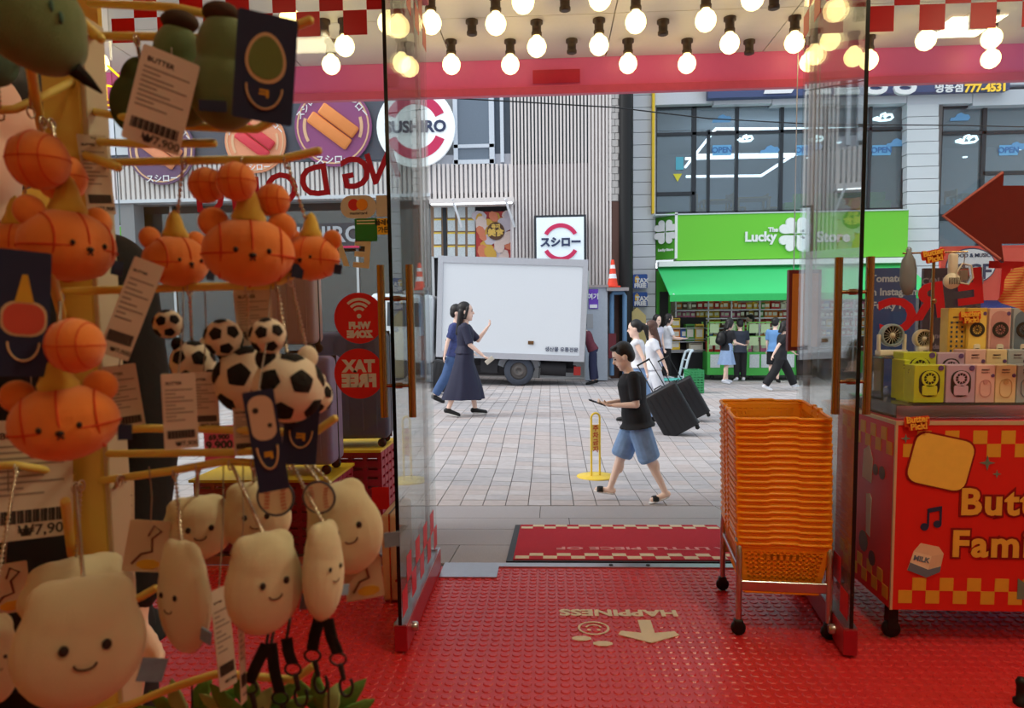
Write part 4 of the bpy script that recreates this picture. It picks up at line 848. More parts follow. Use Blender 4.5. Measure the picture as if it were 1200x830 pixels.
person(768, 448, 370, -.9, 'woman with long dark hair in pale top and grey blue skirt by the yellow stand', dict(fem=1, hair='long', top=('top', mat('pale lilac top', (206, 206, 224), .8), .02, .4), topname='top', bottom=('skirt', mat('slate skirt', (92, 100, 134), .8), -.3, .03), shoe=('shoe', m_black)), dict(hipL=8, hipR=-6), .014)
person(781, 446, 369, .1, 'person in white tee and black trousers standing beside the hand cart', dict(hair='bob', top=('tee', m_wtee, -.05, .75), bottom=('pants', m_blk, 1.95, 1.2), shoe=('shoe', m_wtee)), dict(armL=(20, 60, 6), armR=(24, 62, 6), hipL=6, hipR=-5), .014)
root, J, O, h = person(851, 450, 375, .35, 'woman with black backpack and pale denim skirt at the green bins', dict(fem=1, hair='bob', top=('tee', m_tee, -.02, .7), bottom=('skirt', m_paleden, -.24, .04), shoe=('shoe', m_wtee)), dict(lean=5, head=8, armR=(14, 62, 10), armL=(14, 62, 10), hipL=7, hipR=-8), .014)
Rw = T(*root.location) @ RZ(.35); bp = thing('backpack', 'round black backpack on the woman in the pale skirt', 'backpack', (0, 0, 0)); b = MB(); c = J['chest'] + Vector((-.12 * h, 0, -.02 * h)); b.ell(c, (.075 * h, .09 * h, .12 * h), 0, Rw @ O); b.ell(c + Vector((-.05 * h, 0, -.04 * h)), (.04 * h, .07 * h, .06 * h), 0, Rw @ O); b.fuse('bag', m_black, bp, .02, 3)
b = MB()
for k in (-1, 1): b.tube([c + Vector((.06 * h, k * .06 * h, -.08 * h)), c + Vector((.2 * h, k * .07 * h, .04 * h)), c + Vector((.11 * h, k * .06 * h, .13 * h)), c + Vector((.02 * h, k * .05 * h, .09 * h))], .008 * h, 8, 0, M=Rw @ O)
b.build('shoulder_strap', m_dark, bp)
person(867, 447, 376, PI / 2, 'man in black tee and black trousers standing with his back turned', dict(hair='short', top=('tee', mat('charcoal tee', (52, 58, 72), .8), -.07, .8), bottom=('pants', m_blk, 1.95, 1.1), shoe=('shoe', m_wtee)), dict(head=12, armL=(16, 30, 14), armR=(16, 30, 14)), .014)
person(914, 458, 378, 0, 'woman in black tee and black trousers striding to the right', dict(fem=1, hair='bob', top=('tee', m_tee, -.07, .75), bottom=('pants', m_blk, 1.96, 1.3), shoe=('shoe', m_wtee, m_sole)), dict(lean=6, head=6, hipL=30, kneeL=6, hipR=-24, kneeR=10, armR=(-38, 10, 6), armL=(30, 20, 6)), .012)
person(907, 449, 374, PI / 2 - .5, 'person in blue shirt standing behind the striding woman', dict(hair='short', top=('shirt', mat('sky shirt', (104, 150, 204), .8), -.05, .8), bottom=('shorts', m_blk, 1.0, 1.3), shoe=('shoe', m_black)), {}, .014)
person(942, 445, 372, PI / 2, 'person in wide black trousers hidden behind the orange sign', dict(hair='short', top=('tee', m_tee, -.05, .8), bottom=('pants', m_blk, 1.96, 1.5), shoe=('shoe', m_black)), {}, .014)
gp2 = P(880, 441, 22.1); person(0, 0, 0, PI, 'shopper whose dark head shows above the green bins', dict(hair='short', top=('shirt', m_blk, -.05, 1.8), bottom=('pants', m_blk, 1.95), shoe=('shoe', m_black)), {}, .016, at=Vector((gp2.x, 22.05, zg)), H=1.72)
# ================================================================ doormat
def RAMP(x, y): return gz(x, y)
mt = thing('doormat', 'red doormat with cream checkered ends on the granite ramp', 'doormat', (0, 0, 0))
SL = -.2 / 2.13; ma = math.atan(SL)
MM = T(.47, 4.13, gz(0, 4.13) + .003) @ RX(ma)                 # local x across, y out to the street
mw, ml = .735, 1.15
MB().box(-mw, mw, 0, ml, 0, .008, 0, MM).build('rubber_border', m_black, mt)
MB().box(-mw + .04, mw, .03, ml - .02, .008, .013, 0, MM).build('pile', mat('mat red pile', (196, 34, 52), .9, var=.12, scale=40, bump=.5, bscale=500), mt)
b = MB(); n = 17; q = (2 * mw - .06) / n
for k in range(n):
    for r in range(2):
        if (k + r) % 2 == 0:
            for y0 in (.045, ml - .03 - 2 * .072): b.box(-mw + .05 + k * q, -mw + .05 + (k + 1) * q, y0 + r * .072, y0 + r * .072 + .072, .013, .0145, 0, MM)
o = b.build('checker_print', mat('mat cream', (226, 208, 176), .9), mt); o['kind'] = 'stuff'
b = MB(); b.text('A LITTLE PIECE OF', .105, MM @ T(.1, .33, .0145) @ RZ(PI), .002, 0, .003, sx=1.25); b.build('lettering', mat('mat rose', (226, 150, 150), .9), mt)
# ================================================================ basket stack on its trolley
m_org = mat('orange plastic', (255, 164, 34), .34, var=.03)
tr = thing('basket_trolley', 'steel four legged trolley under the stack of orange baskets', 'trolley', (1.045, 3.42, 0), math.radians(-6))
m_cast = m_black
wx, wy = .19, .27
fr = MB()
for s in (-1, 1):
    MB().tube([(s * wx, -wy, .07), (s * wx, -wy, .36), (s * wx, -wy + .02, .42), (s * wx, -wy + .07, .455), (s * wx, wy - .07, .455), (s * wx, wy - .02, .42), (s * wx, wy, .36), (s * wx, wy, .07)], .0135, 12).build('leg_loop', m_steel, tr)
MB().rbox(-wx, wx, -wy - .006, -wy + .006, .205, .25, .003, seg=1).build('cross_bar', m_steel, tr); MB().rbox(-wx, wx, wy - .006, wy + .006, .205, .25, .003, seg=1).build('cross_bar', m_steel, tr)
for s in (-1, 1): MB().rbox(s * wx - .005, s * wx + .005, -wy, wy, .29, .31, .003, seg=1).build('side_bar', m_steel, tr)
for s in (-1, 1):
    for r in (-1, 1):
        b = MB(); b.lathe([(.008, -.014), (.03, -.014), (.033, 0), (.03, .014), (.008, .014)], 16, M=T(s * wx, r * wy, .034) @ RX(PI / 2)); b.rbox(s * wx - .02, s * wx + .02, r * wy - .02, r * wy + .02, .03, .075, .008); b.build('caster', m_cast, tr)
bw, bd, bh, tp_ = .2, .27, .235, .045                # half width, half depth, height, taper
def side_pts(s, u, z):                             # s: side 0..3, u -1..1 along it, z 0..bh
    f = 1 - tp_ / bw * (1 - z / bh); g = 1 - tp_ / bd * (1 - z / bh)
    return [(u * bw * f, -bd * g, z), (bw * f, u * bd * g, z), (-u * bw * f, bd * g, z), (-bw * f, -u * bd * g, z)][s]
bb = MB(); th_ = .004
def patch(s, u0, u1, z0, z1):
    c = [side_pts(s, u, z) for u, z in ((u0, z0), (u1, z0), (u1, z1), (u0, z1))]; n = (Vector(c[1]) - Vector(c[0])).cross(Vector(c[3]) - Vector(c[0])).normalized() * -th_
    v = c + [tuple(Vector(p) + n) for p in c]; bb.add(v, [(0, 1, 2, 3), (7, 6, 5, 4), (0, 4, 5, 1), (1, 5, 6, 2), (2, 6, 7, 3), (3, 7, 4, 0)])
ncol = (12, 15, 12, 15); zs = [.012 + .0212 * k for k in range(9)]
for s in range(4):
    patch(s, -1, 1, bh - .035, bh); patch(s, -1, 1, 0, .012)
    patch(s, -1, -.86, .012, bh - .035); patch(s, .86, 1, .012, bh - .035); nc = ncol[s]; stp = 1.72 / nc
    for k in range(nc): patch(s, -.86 + k * stp, -.86 + k * stp + stp * .42, .012, bh - .035)
    for z in zs[1:]: patch(s, -.86, .86, z, z + .0085)
    patch(s, -.4, .4, bh - .065, bh - .05)
f0 = 1 - tp_ / bw; g0 = 1 - tp_ / bd
for k in range(9): x = -bw * f0 + 2 * bw * f0 * k / 8; bb.box(x - .006, x + .006, -bd * g0, bd * g0, 0, .004)
for k in range(11): y = -bd * g0 + 2 * bd * g0 * k / 10; bb.box(-bw * f0, bw * f0, y - .006, y + .006, 0, .004)
rim = MB(); rr = .03; loop = []
for cx, cy, a in ((bw - rr, bd - rr, 0), (-bw + rr, bd - rr, PI / 2), (-bw + rr, -bd + rr, PI), (bw - rr, -bd + rr, 1.5 * PI)):
    for k in range(5): loop.append((cx + rr * math.cos(a + PI / 8 * k), cy + rr * math.sin(a + PI / 8 * k), bh))
def dip(p): return (p[0], p[1], p[2] - (.004 if abs(p[0]) < bw * .5 and False else 0))
pts2 = []
for i, p in enumerate(loop):
    pts2.append(p); q = loop[(i + 1) % len(loop)]
    if (Vector(p) - Vector(q)).length > .2:
        for f, dz in ((.3, 0), (.34, .005), (.66, .005), (.7, 0)): v = Vector(p).lerp(Vector(q), f); pts2.append((v.x, v.y, v.z + dz))
rim.tube(pts2, .0075, 8, closed=True)
L2 = [(x * .985, y * .985, z - .013) for x, y, z in loop]; rim.tube(L2, .004, 6, closed=True)
hd = MB()
hd.tube([(-bw - .002, -.02, bh + .006), (-bw + .03, -.02, bh + .012), (-bw + .035, -bd + .06, bh + .012), (bw - .035, -bd + .06, bh + .012), (bw - .03, -.02, bh + .012), (bw + .002, -.02, bh + .006)], .005, 6) if False else None
for s in (-1, 1):
    for y in (-.05, .05): rim.rbox(s * bw - .012, s * bw + .012, y - .014, y + .014, bh - .004, bh + .016, .005)
order = ['topmost', 'second', 'third', 'fourth', 'fifth', 'sixth', 'seventh', 'eighth', 'ninth', 'tenth', 'eleventh', 'twelfth', 'thirteenth', 'fourteenth', 'fifteenth', 'sixteenth', 'seventeenth', 'eighteenth', 'nineteenth', 'twentieth', 'twenty-first']
NB = 21; pitch = .0283
first = None
for k in range(NB):
    zb = .415 - bh + k * pitch; ang = math.radians(-6 + random.uniform(-.5, .5))
    lab = 'orange plastic shopping basket, ' + ('lowest of the stack with its perforated side in view' if k == 0 else 'topmost of the stack with its empty inside in view' if k == NB - 1 else '%s from the top of the tall stack' % order[NB - 1 - k])
    t = thing('shopping_basket', lab, 'basket', (1.045 - .0008 * k, 3.42, zb), ang, 'stacked orange baskets')
    t.rotation_euler = (math.radians(.12 * k), 0, ang)
    if first is None: a = bb.build('basket_body', m_org, t); c = rim.build('rim', m_org, t); first = (a.data, c.data)
    else: link('basket_body', first[0], t); link('rim', first[1], t)
# ================================================================ promotion counter
m_cred = mat('counter red', (222, 40, 34), .38, var=.03); m_cyel = mat('counter mustard', (226, 168, 54), .45); m_ctrim = mat('counter edge', (216, 196, 160), .4, .3); m_dred = mat('dark red outline', (140, 18, 22), .45)
ct = thing('promotion_counter', 'red wheeled counter with mustard checks and Butter Family lettering', 'counter', (1.452, 3.1, 0), math.radians(-1.5))
CW, CD, z0, z1 = 1.5, .66, .15, .955
MB().box(0, CW, 0, CD, z0, z1).build('counter_body', m_cred, ct)
b = MB(); b.box(-.004, .006, -.004, .006, z0, z1); b.box(-.004, CW, -.004, .006, z1 - .006, z1 + .01); b.box(-.004, .006, 0, CD, z1 - .006, z1 + .01); b.build('edge_trim', m_ctrim, ct)
for x in (.03, CW - .08):
    for y in (.06, CD - .06):
        b = MB(); b.lathe([(.008, -.014), (.036, -.014), (.04, 0), (.036, .014), (.008, .014)], 16, M=T(x, y, .042) @ RX(PI / 2)); b.box(x - .02, x + .02, y - .022, y + .022, .05, z0); b.build('caster', m_black, ct)
s = .056; msh = [None]
def chk(x, z, side=False):
    if msh[0] is None: o = MB().box(0, s, -.002, 0, 0, s).build('checker_square', m_cyel, ct); msh[0] = o.data
    else: o = link('checker_square', msh[0], ct)
    if side: o.rotation_euler = (0, 0, -PI / 2); o.location = (0, x + s, z)
    else: o.location = (x, 0, z)
for k in range(12):
    for r in range(2):
        if (k + r) % 2 == 1:
            chk(.03 + k * s, z1 - .03 - s * (r + 1)); chk(.03 + k * s, z0 + .03 + s * (1 - r))
            if k < 10: chk(.03 + k * s, z1 - .03 - s * (r + 1), True); chk(.03 + k * s, z0 + .03 + s * (1 - r), True)
FCM = T(0, -.002, 0) @ FACE
def decal(name, m, poly, x, z, rot=0, d=.002, off=0.0, lab=None):
    o = MB().prism(poly, off, off + d, 0, FCM @ T(x, z, 0) @ RZ(rot)).build(name, m, ct)
    if lab: o['label'] = lab
    return o
K = 3.1 / FPX
def cpx(px, py): p = P(px, py, 3.1); return p.x - 1.452, p.z
x, z = cpx(1101, 541); decal('toast_print', m_dred, rrect(-.128, .128, -.115, .115, .05), x, z, -.22); decal('toast_print', mat('butter yellow', (244, 200, 84), .5), rrect(-.12, .12, -.107, .107, .045), x, z, -.22, .002, .002, 'plain butter yellow slice shape')
x, z = cpx(1089, 609); b = MB(); Q = FCM @ T(x, z, 0)
b.prism(disc(-.022, -.03, .016, 14), 0, .003, 0, Q); b.prism(disc(.03, -.018, .016, 14), 0, .003, 0, Q); b.prism([(-.012, -.03), (-.004, -.03), (-.004, .04), (-.012, .04)], 0, .003, 0, Q); b.prism([(.038, -.018), (.046, -.018), (.046, .052), (.038, .052)], 0, .003, 0, Q); b.prism([(-.012, .03), (.046, .042), (.046, .06), (-.012, .048)], 0, .003, 0, Q); b.build('music_note_print', mat('note navy', (40, 52, 88), .5), ct)
x, z = cpx(1083, 658); b = MB(); Q = FCM @ T(x, z, 0) @ RZ(-.2)
b.prism([(-.062, -.05), (.02, -.065), (.02, .03), (-.055, .035)], 0, .003, 0, Q); b.prism([(.02, -.065), (.068, -.03), (.066, .05), (.02, .03)], 0, .003, 1, Q); b.prism([(-.055, .035), (.02, .03), (.066, .05), (.04, .075), (-.035, .075)], 0, .003, 2, Q); b.prism([(-.062, -.05), (.02, -.065), (.02, -.03), (-.06, -.015)], .003, .005, 3, Q); b.prism([(.02, -.065), (.068, -.03), (.067, -.005), (.02, -.03)], .003, .005, 3, Q); b.text('MILK', .03, Q @ T(-.018, .008, .004), .002, 3, .001)
b.build('milk_carton_print', [mat('milk cream', (240, 218, 190), .5), mat('milk shade', (222, 190, 160), .5), mat('milk top', (232, 200, 168), .5), mat('milk blue', (104, 120, 140), .5)], ct)
def star(r): return [((r if k % 2 == 0 else r * .3) * math.cos(PI / 4 * k), (r if k % 2 == 0 else r * .3) * math.sin(PI / 4 * k)) for k in range(8)]
m_grn = mat('star green grey', (112, 130, 120), .5)
for px, py, r in ((1155, 542, .032), (1166, 555, .018), (1061, 514, .02)): x, z = cpx(px, py); decal('star_print', m_grn, star(r), x, z)
x, z = cpx(1198, 690); decal('bone_print', m_grn, [(-.03, -.04), (.03, -.04), (.03, .04), (0, .03), (-.03, .05)], x, z)
for body, px, py, sz in (('Butter', 1123, 589, .155), ('Family', 1113, 638, .155)):
    x, z = cpx(px, py); b = MB(); b.text(body, sz, FCM @ T(x, z, .001), .002, 0, .014, align='LEFT', space=1.12); b.build('lettering_outline', m_dred, ct)
    b = MB(); b.text(body, sz, FCM @ T(x, z, .0035), .002, 0, .005, align='LEFT', space=1.12); b.build('lettering', mat('letter butter', (236, 182, 70), .45), ct)
SM = T(-.002, 0, 0) @ RZ(-PI / 2) @ FACE          # side face, x runs towards the viewer
for px, y, z, poly, mm, nm in ((0, .28, .74, [(-.05, -.08), (.05, -.09), (.06, .02), (.02, .08), (-.04, .05)], 'print white', 'dog_print'), (0, .25, .5, [(-.02, -.09), (.02, -.1), (.03, .08), (.01, .1), (-.03, .09)], 'print white', 'bone_print'), (0, .3, .36, disc(0, 0, .05, 10), 'print grey', 'flower_print'), (0, .2, .31, disc(0, 0, .035, 10), 'print brown', 'paw_print'), (0, .12, .72, disc(0, 0, .03, 10), 'print grey', 'paw_print'), (0, .19, .72, disc(0, 0, .026, 10), 'print grey', 'paw_print')):
    cc = {'print white': (224, 214, 200), 'print grey': (120, 104, 100), 'print brown': (96, 56, 46)}[mm]
    MB().prism(poly, 0, .002, 0, T(-.001, y, z) @ RZ(-PI / 2) @ FACE).build(nm, mat(mm, cc, .5), ct)
def logo_sign(name, lab, M, sz, par=None):        # orange Butter Pick! board
    t = par or thing(name, lab, 'sign', (0, 0, 0)); mo_, my_ = mat('logo red', (214, 70, 34), .45), mat('logo yellow', (250, 190, 70), .45)
    b = MB(); b.text('Butter', sz, M @ T(0, sz * .42, 0), .004, 0, sz * .06, space=1.04); b.text('Pick!', sz, M @ T(sz * .1, -sz * .42, 0), .004, 0, sz * .09); b.prism(rrect(-sz * 1.45, sz * 1.4, -sz * .35, sz * .75, sz * .2), -.003, .0, 0, M); b.prism(rrect(-sz * 1.0, sz * 1.2, -sz * .8, 0, sz * .2), -.003, .0, 0, M); b.build('logo_board', mo_, t)
    b = MB(); b.text('Butter', sz, M @ T(0, sz * .42, .004), .004, 0, sz * .035, space=.98); b.text('Pick!', sz, M @ T(sz * .1, -sz * .42, .004), .004, 0, sz * .035); b.build('lettering', my_, t); return t
p = P(1075, 496, 3.08); logo_sign('logo_sign', 'small orange Butter Pick sign on the front corner of the counter', facing(p.x, 3.08, p.z) @ RZ(.1), .036)
# acrylic riser and goods
m_acr = glassmat('clear acrylic', (.93, .92, .9), 1.0, .02, .06, (.8, .76, .7))
ry = 3.22; zt = P(1100, 473, ry).z; zc = z1 + .01
rs = thing('acrylic_riser', 'clear acrylic riser under the boxed fans on the counter', 'riser', (0, 0, 0))
xl = P(1047, 480, ry).x
MB().box(xl, 2.75, ry - .02, 3.7, zt - .008, zt).build('shelf', m_acr, rs); MB().box(xl, 2.75, ry - .02, ry - .012, zc, zt - .008).build('front_panel', m_acr, rs); MB().box(xl, xl + .008, ry - .012, 3.7, zc, zt - .008).build('side_panel', m_acr, rs)
rs2 = thing('acrylic_riser', 'clear stepped acrylic stand under the two display fans', 'riser', (0, 0, 0))
zf = P(1050, 417, 3.5).z; xa = P(1028, 430, 3.45).x; xb = xl - .01
MB().box(xa, xb + .08, 3.38, 3.62, zf - .008, zf).build('shelf', m_acr, rs2); MB().box(xa, xa + .008, 3.4, 3.62, zc, zf - .008).build('side_panel', m_acr, rs2); MB().box(xa, xb, 3.4, 3.408, zc + .1, zf - .008).build('front_panel', m_acr, rs2)
BC = {'lime': ((196, 204, 60), (226, 226, 110)), 'lilac': ((196, 168, 196), (120, 100, 130)), 'pink': ((230, 190, 186), (206, 150, 150)), 'cream': ((234, 212, 168), (206, 170, 120)), 'blue grey': ((170, 184, 196), (110, 130, 150)), 'mustard': ((226, 188, 82), (246, 214, 110))}
m_win2 = mat('box window dark', (58, 52, 48), .3); m_fanw = mat('fan ivory', (232, 224, 208), .4)
def fan_box(col, px0, px1, py0, py1, Y, lab, style='face', dep=.1):
    xa, xb, za, zb = FR(px0, py0, px1, py1, Y); w_ = xb - xa; h_ = zb - za
    t = thing('fan_box', lab, 'box', ((xa + xb) / 2, Y, za), 0, 'boxed hand fans on the counter'); A, B = BC[col]
    MB().rbox(-w_ / 2 + .001, w_ / 2 - .001, 0, dep, 0, h_, .002, seg=1).build('carton', mat('carton ' + col, A, .45), t)
    M = T(0, -.0005, 0) @ FACE; mB = mat('carton print ' + col, B, .45)
    if style == 'window':
        MB().prism(rrect(-w_ * .34, w_ * .34, h_ * .16, h_ * .86, w_ * .3), 0, .002, 0, M).build('window', m_win2, t)
        b = MB(); b.prism(arcband(0, h_ * .64, w_ * .2, w_ * .27, 0, 1.999 * PI, 20), .002, .006, 0, M); b.prism(disc(0, h_ * .64, w_ * .11, 14), .002, .006, 0, M)
        for k in range(10): b.prism([(w_ * .11, -.001), (w_ * .21, -.001), (w_ * .21, .001), (w_ * .11, .001)], .002, .005, 0, M @ T(0, h_ * .64, 0) @ RZ(PI / 5 * k))
        b.prism(rrect(-w_ * .24, w_ * .24, h_ * .2, h_ * .46, w_ * .06), .002, .006, 0, M); b.build('fan_print', mat('fan ' + col, tuple(min(255, int(v * 1.05)) for v in A), .4), t)
    elif style == 'tall':
        MB().prism(rrect(-w_ * .42, w_ * .42, h_ * .08, h_ * .96, w_ * .4), 0, .002, 0, M).build('window', mB, t)
        b = MB(); b.prism(arcband(0, h_ * .7, w_ * .24, w_ * .36, 0, 1.999 * PI, 20), .002, .006, 0, M)
        for k in range(12): b.prism([(w_ * .05, -.001), (w_ * .26, -.001), (w_ * .26, .001), (w_ * .05, .001)], .002, .005, 0, M @ T(0, h_ * .7, 0) @ RZ(PI / 6 * k))
        b.build('fan_ring', m_win2, t); MB().prism(rrect(-w_ * .15, w_ * .15, h_ * .08, h_ * .5, w_ * .1), .002, .008, 0, M).build('fan_grip', m_fanw, t)
        MB().prism(rrect(-w_ * .1, w_ * .1, h_ * .38, h_ * .44, w_ * .03), .008, .01, 0, M).build('switch', m_win2, t)
    else:
        b = MB(); b.prism(arcband(0, h_ * .32 + w_ * .3, w_ * .27, w_ * .3, 0, PI, 14), 0, .002, 0, M); b.prism(arcband(0, h_ * .3, w_ * .27, w_ * .3, PI, 2 * PI, 14), 0, .002, 0, M)
        for k in (-1, 1): b.prism([(k * w_ * .285 - .0015, h_ * .3), (k * w_ * .285 + .0015, h_ * .3), (k * w_ * .285 + .0015, h_ * .32 + w_ * .3), (k * w_ * .285 - .0015, h_ * .32 + w_ * .3)], 0, .002, 0, M)
        b.prism(disc(0, h_ * .55, w_ * .12, 12), 0, .002, 0, M); b.build('outline_print', mB, t)
        b = MB(); b.text('PERFECT', .0085, M @ T(-.002, h_ * .87, .001), .001, 0, .0003); b.text('PICKS FOR U', .006, M @ T(-.002, h_ * .8, .001), .001, 0, .0001); b.build('lettering', mat('carton ink', (90, 60, 70), .5), t)
    MB().prism(disc(w_ * .36, h_ * .72 if style == 'plain' else h_ * .92, w_ * .09, 12), .0, .003, 0, M).build('seal_print', mat('seal purple', (104, 76, 130), .5), t)
    return t
for k, (col, a, b_) in enumerate((('lime', 1059, 1067), ('lime', 1065, 1073))): fan_box(col, a, b_, 428 - 6 * (1 - k), 472 - 3 * (1 - k), ry + .09 - .04 * k, 'lime carton showing only its spine, %s of the two behind the front lime box' % ('outer', 'inner')[k], 'none', .12)
fan_box('lime', 1071, 1107, 428, 472, ry, 'lime fan box with a round window in the front row', 'window')
fan_box('lilac', 1108.5, 1143, 428, 472, ry, 'lilac fan box with a dark window in the front row beside the lime one', 'window')
fan_box('pink', 1143.5, 1166, 428, 472, ry, 'pink flat fan carton in the front row', 'plain'); fan_box('cream', 1166.5, 1191, 428, 472, ry, 'cream flat fan carton in the front row', 'plain'); fan_box('blue grey', 1191.5, 1216, 428, 472, ry, 'blue grey flat fan carton cut by the picture edge in the front row', 'plain')
Y2 = ry + .13; zl = P(1100, 428, Y2).z
def row2(col, a, b_, py, lab, st): t = fan_box(col, a, b_, py, 458, Y2, lab, st)
row2('lime', 1058, 1097, 413, 'lime fan box in the second row behind the front one', 'window'); row2('lilac', 1098, 1130, 414, 'lilac fan box in the second row', 'window'); row2('pink', 1130.5, 1155, 410, 'pink flat carton in the second row', 'plain'); row2('cream', 1155.5, 1180, 410, 'cream flat carton in the second row', 'plain'); row2('blue grey', 1180.5, 1204, 410, 'blue grey flat carton in the second row', 'plain')
rs3 = thing('acrylic_riser', 'low clear step under the second and third rows of fan boxes', 'riser', (0, 0, 0)); zq = P(1100, 458, Y2).z
MB().box(P(1057, 440, Y2).x, 2.7, Y2 + .005, Y2 + .26, zt, zq - .0005).build('step', m_acr, rs3)
Y3 = ry + .25; z3 = P(1100, 410, Y3).z
for col, a, b_, lab in (('mustard', 1132, 1156, 'tall yellow fan box with a pale fan in the back row'), ('pink', 1158, 1184, 'tall pink fan box in the back row'), ('blue grey', 1186, 1212, 'tall blue grey fan box at the picture edge in the back row')): fan_box(col, a, b_, 361, 445, Y3, lab, 'tall', .07)
t = fan_box('mustard', 1110, 1131, 361, 445, Y3 + .02, 'tall mustard box turned side on with rows of blue print in the back row', 'none', .07)
b = MB()
for c in range(3):
    for r in range(7): b.box(-.028 + c * .024, -.02 + c * .024, -.003, 0, .13 + r * .022, .14 + r * .022)
b.build('side_print', mat('print slate', (70, 90, 110), .5), t)
p = P(1137, 372, Y3 - .02); logo_sign('logo_sign', 'orange Butter Pick sign clipped to the tall fan boxes', facing(p.x, Y3 - .02, p.z) @ RZ(.06), .034)
def round_fan(px, py, rad, Y, lab, col, base):
    p = P(px, py, Y); t = thing('display_fan', lab, 'fan', (p.x, Y, 0)); M = T(0, 0, p.z) @ FACE; r = rad * Y / FPX
    MB().lathe([(r * .86, -.03), (r, -.02), (r, .012), (r * .84, .02), (r * .8, .012), (r * .8, -.02)], 26, 0, M, cap=False).build('fan_housing', mat('fan shell ' + str(col), col, .4), t)
    MB().lathe([(r * .82, -.025), (r * .82, -.02)], 22, 0, M).build('fan_back', m_black, t)
    b = MB()
    for k in range(16): b.box(r * .2, r * .82, -.0005, .0005, .008, .012, 0, M @ RZ(2 * PI * k / 16))
    b.build('grille', m_fanw, t).__setitem__('kind', 'stuff'); MB().lathe([(.001, .016), (r * .2, .014), (r * .22, .006)], 14, 0, M, cap=False).build('hub', m_fanw, t)
    zb = zf - p.z
    if base == 'stand':
        b = MB(); b.rbox(-r * 1.2, r * 1.2, -.03, .03, zf + .0, zf + .028, .006)
        for s_ in (-1, 1): b.rbox(s_ * r * 1.1 - .006, s_ * r * 1.1 + .006, -.012, .012, zf + .02, p.z + .005, .004)
        b.build('stand', m_fanw, t)
    else:
        MB().rbox(-r * .7, r * .7, -.022, .016, zf, p.z - r * .8, .01).build('grip', m_fanw, t); MB().rbox(-r * .25, r * .25, -.026, -.02, p.z - r * 1.5, p.z - r * 1.25, .003, seg=1).build('switch', m_win2, t)
round_fan(1045, 393, 13, 3.5, 'grey blue round desk fan on an ivory stand', (150, 168, 180), 'stand'); round_fan(1082, 397, 10.5, 3.5, 'small ivory hand fan standing beside the round desk fan', (226, 208, 176), 'grip')
# T-shaped display pole
Yp = 3.42; q = thing('display_pole', 'gold T-shaped display pole with hanging fans on the counter', 'display pole', (P(1091, 400, Yp).x, Yp, 0)); px_ = q.location.x
MB().tube([(0, 0, zt), (0, 0, P(1093, 300, Yp).z)], .007, 10).build('pole', m_brass, q); MB().tube([(P(1058, 297, Yp).x - px_, 0, P(1058, 297, Yp).z), (P(1134, 295, Yp).x - px_, 0, P(1134, 295, Yp).z)], .004, 8).build('cross_rod', m_brass, q); MB().ell((0, -.01, P(1095, 353, Yp).z), (.013, .013, .013)).build('knob', m_brass, q)
p = P(1094, 300, Yp - .03); logo_sign('logo_sign', 'orange Butter Pick sign on top of the display pole', facing(p.x, Yp - .03, p.z) @ RZ(.2), .036)
t = thing('hand_fan', 'folded slate grey fan hanging from the left end of the pole', 'fan', tuple(P(1065, 297, Yp)))
MB().lathe([(.001, -.19), (.02, -.185), (.036, -.14), (.038, -.08), (.03, -.03), (.012, .0), (.008, .02), (.001, .022)], 14, 0, Matrix.Diagonal((1, .6, 1, 1))).build('shell', mat('slate shell', (128, 136, 146), .4), t); MB().tube([(.012 * math.cos(a), 0, .01 + .018 * math.sin(a)) for a in [PI * k / 6 for k in range(7)]], .002, 6).build('loop', m_steel, t)
t = thing('hand_fan', 'ivory hand fan with ribbed grille hanging from the right end of the pole', 'fan', tuple(P(1117, 297, Yp)))
b = MB(); b.rbox(-.02, .02, -.015, .012, -.1, 0, .01); b.build('grip', m_fanw, t); MB().lathe([(.001, -.014), (.032, -.012), (.036, 0), (.034, .012), (.001, .014)], 22, 0, T(-.008, -.01, -.125) @ FACE).build('fan_head', m_fanw, t)
b = MB()
for k in range(7): b.box(-.026 + k * .0075, -.0245 + k * .0075, -.029, -.024, -.14, -.11)
b.build('grille', m_win2, t)
t = thing('clear_pouch', 'clear hexagonal pouch on a ball chain hanging from the pole', 'pouch', tuple(P(1130, 297, Yp - .01)))
b = MB(); hx = [(-.03, -.13), (.018, -.14), (.036, -.11), (.026, -.055), (-.012, -.045), (-.036, -.085)]; b.prism(hx, -.012, .012, 0, FACE); b.build('pouch', m_acr, t); MB().tube([FACE @ Vector((x, y, .012)) for x, y in hx], .0035, 6, closed=True).build('pouch_rim', m_fanw, t)
MB().rbox(-.02, .018, -.008, .008, -.12, -.075, .005).build('trinket', mat('trinket white', (226, 220, 214), .4), t)
MB().tube([(0, 0, 0), (.003, 0, -.02), (.0, 0, -.046)], .0022, 6).build('chain', m_steel, t)
t = thing('woven_cloth', 'coral and gold woven cloth hanging at the right picture edge', 'cloth', (0, 0, 0))
v = []; nx, ny = 10, 10; a0, a1, b0, b1 = P(1186, 316, 3.0), P(1240, 300, 3.0), P(1168, 352, 3.0), P(1245, 385, 3.0)
for j in range(ny + 1):
    for i in range(nx + 1):
        c = (a0.lerp(a1, i / nx)).lerp(b0.lerp(b1, i / nx), j / ny); c.y += .015 * math.sin(i * 1.7 + j * .6); v.append(c)
mc = mat('woven coral', (232, 120, 90), .8); n_ = mc.node_tree; wv = n_.nodes.new('ShaderNodeTexWave'); wv.inputs['Scale'].default_value = 30; wv.inputs['Distortion'].default_value = 3; wv.bands_direction = 'Z'
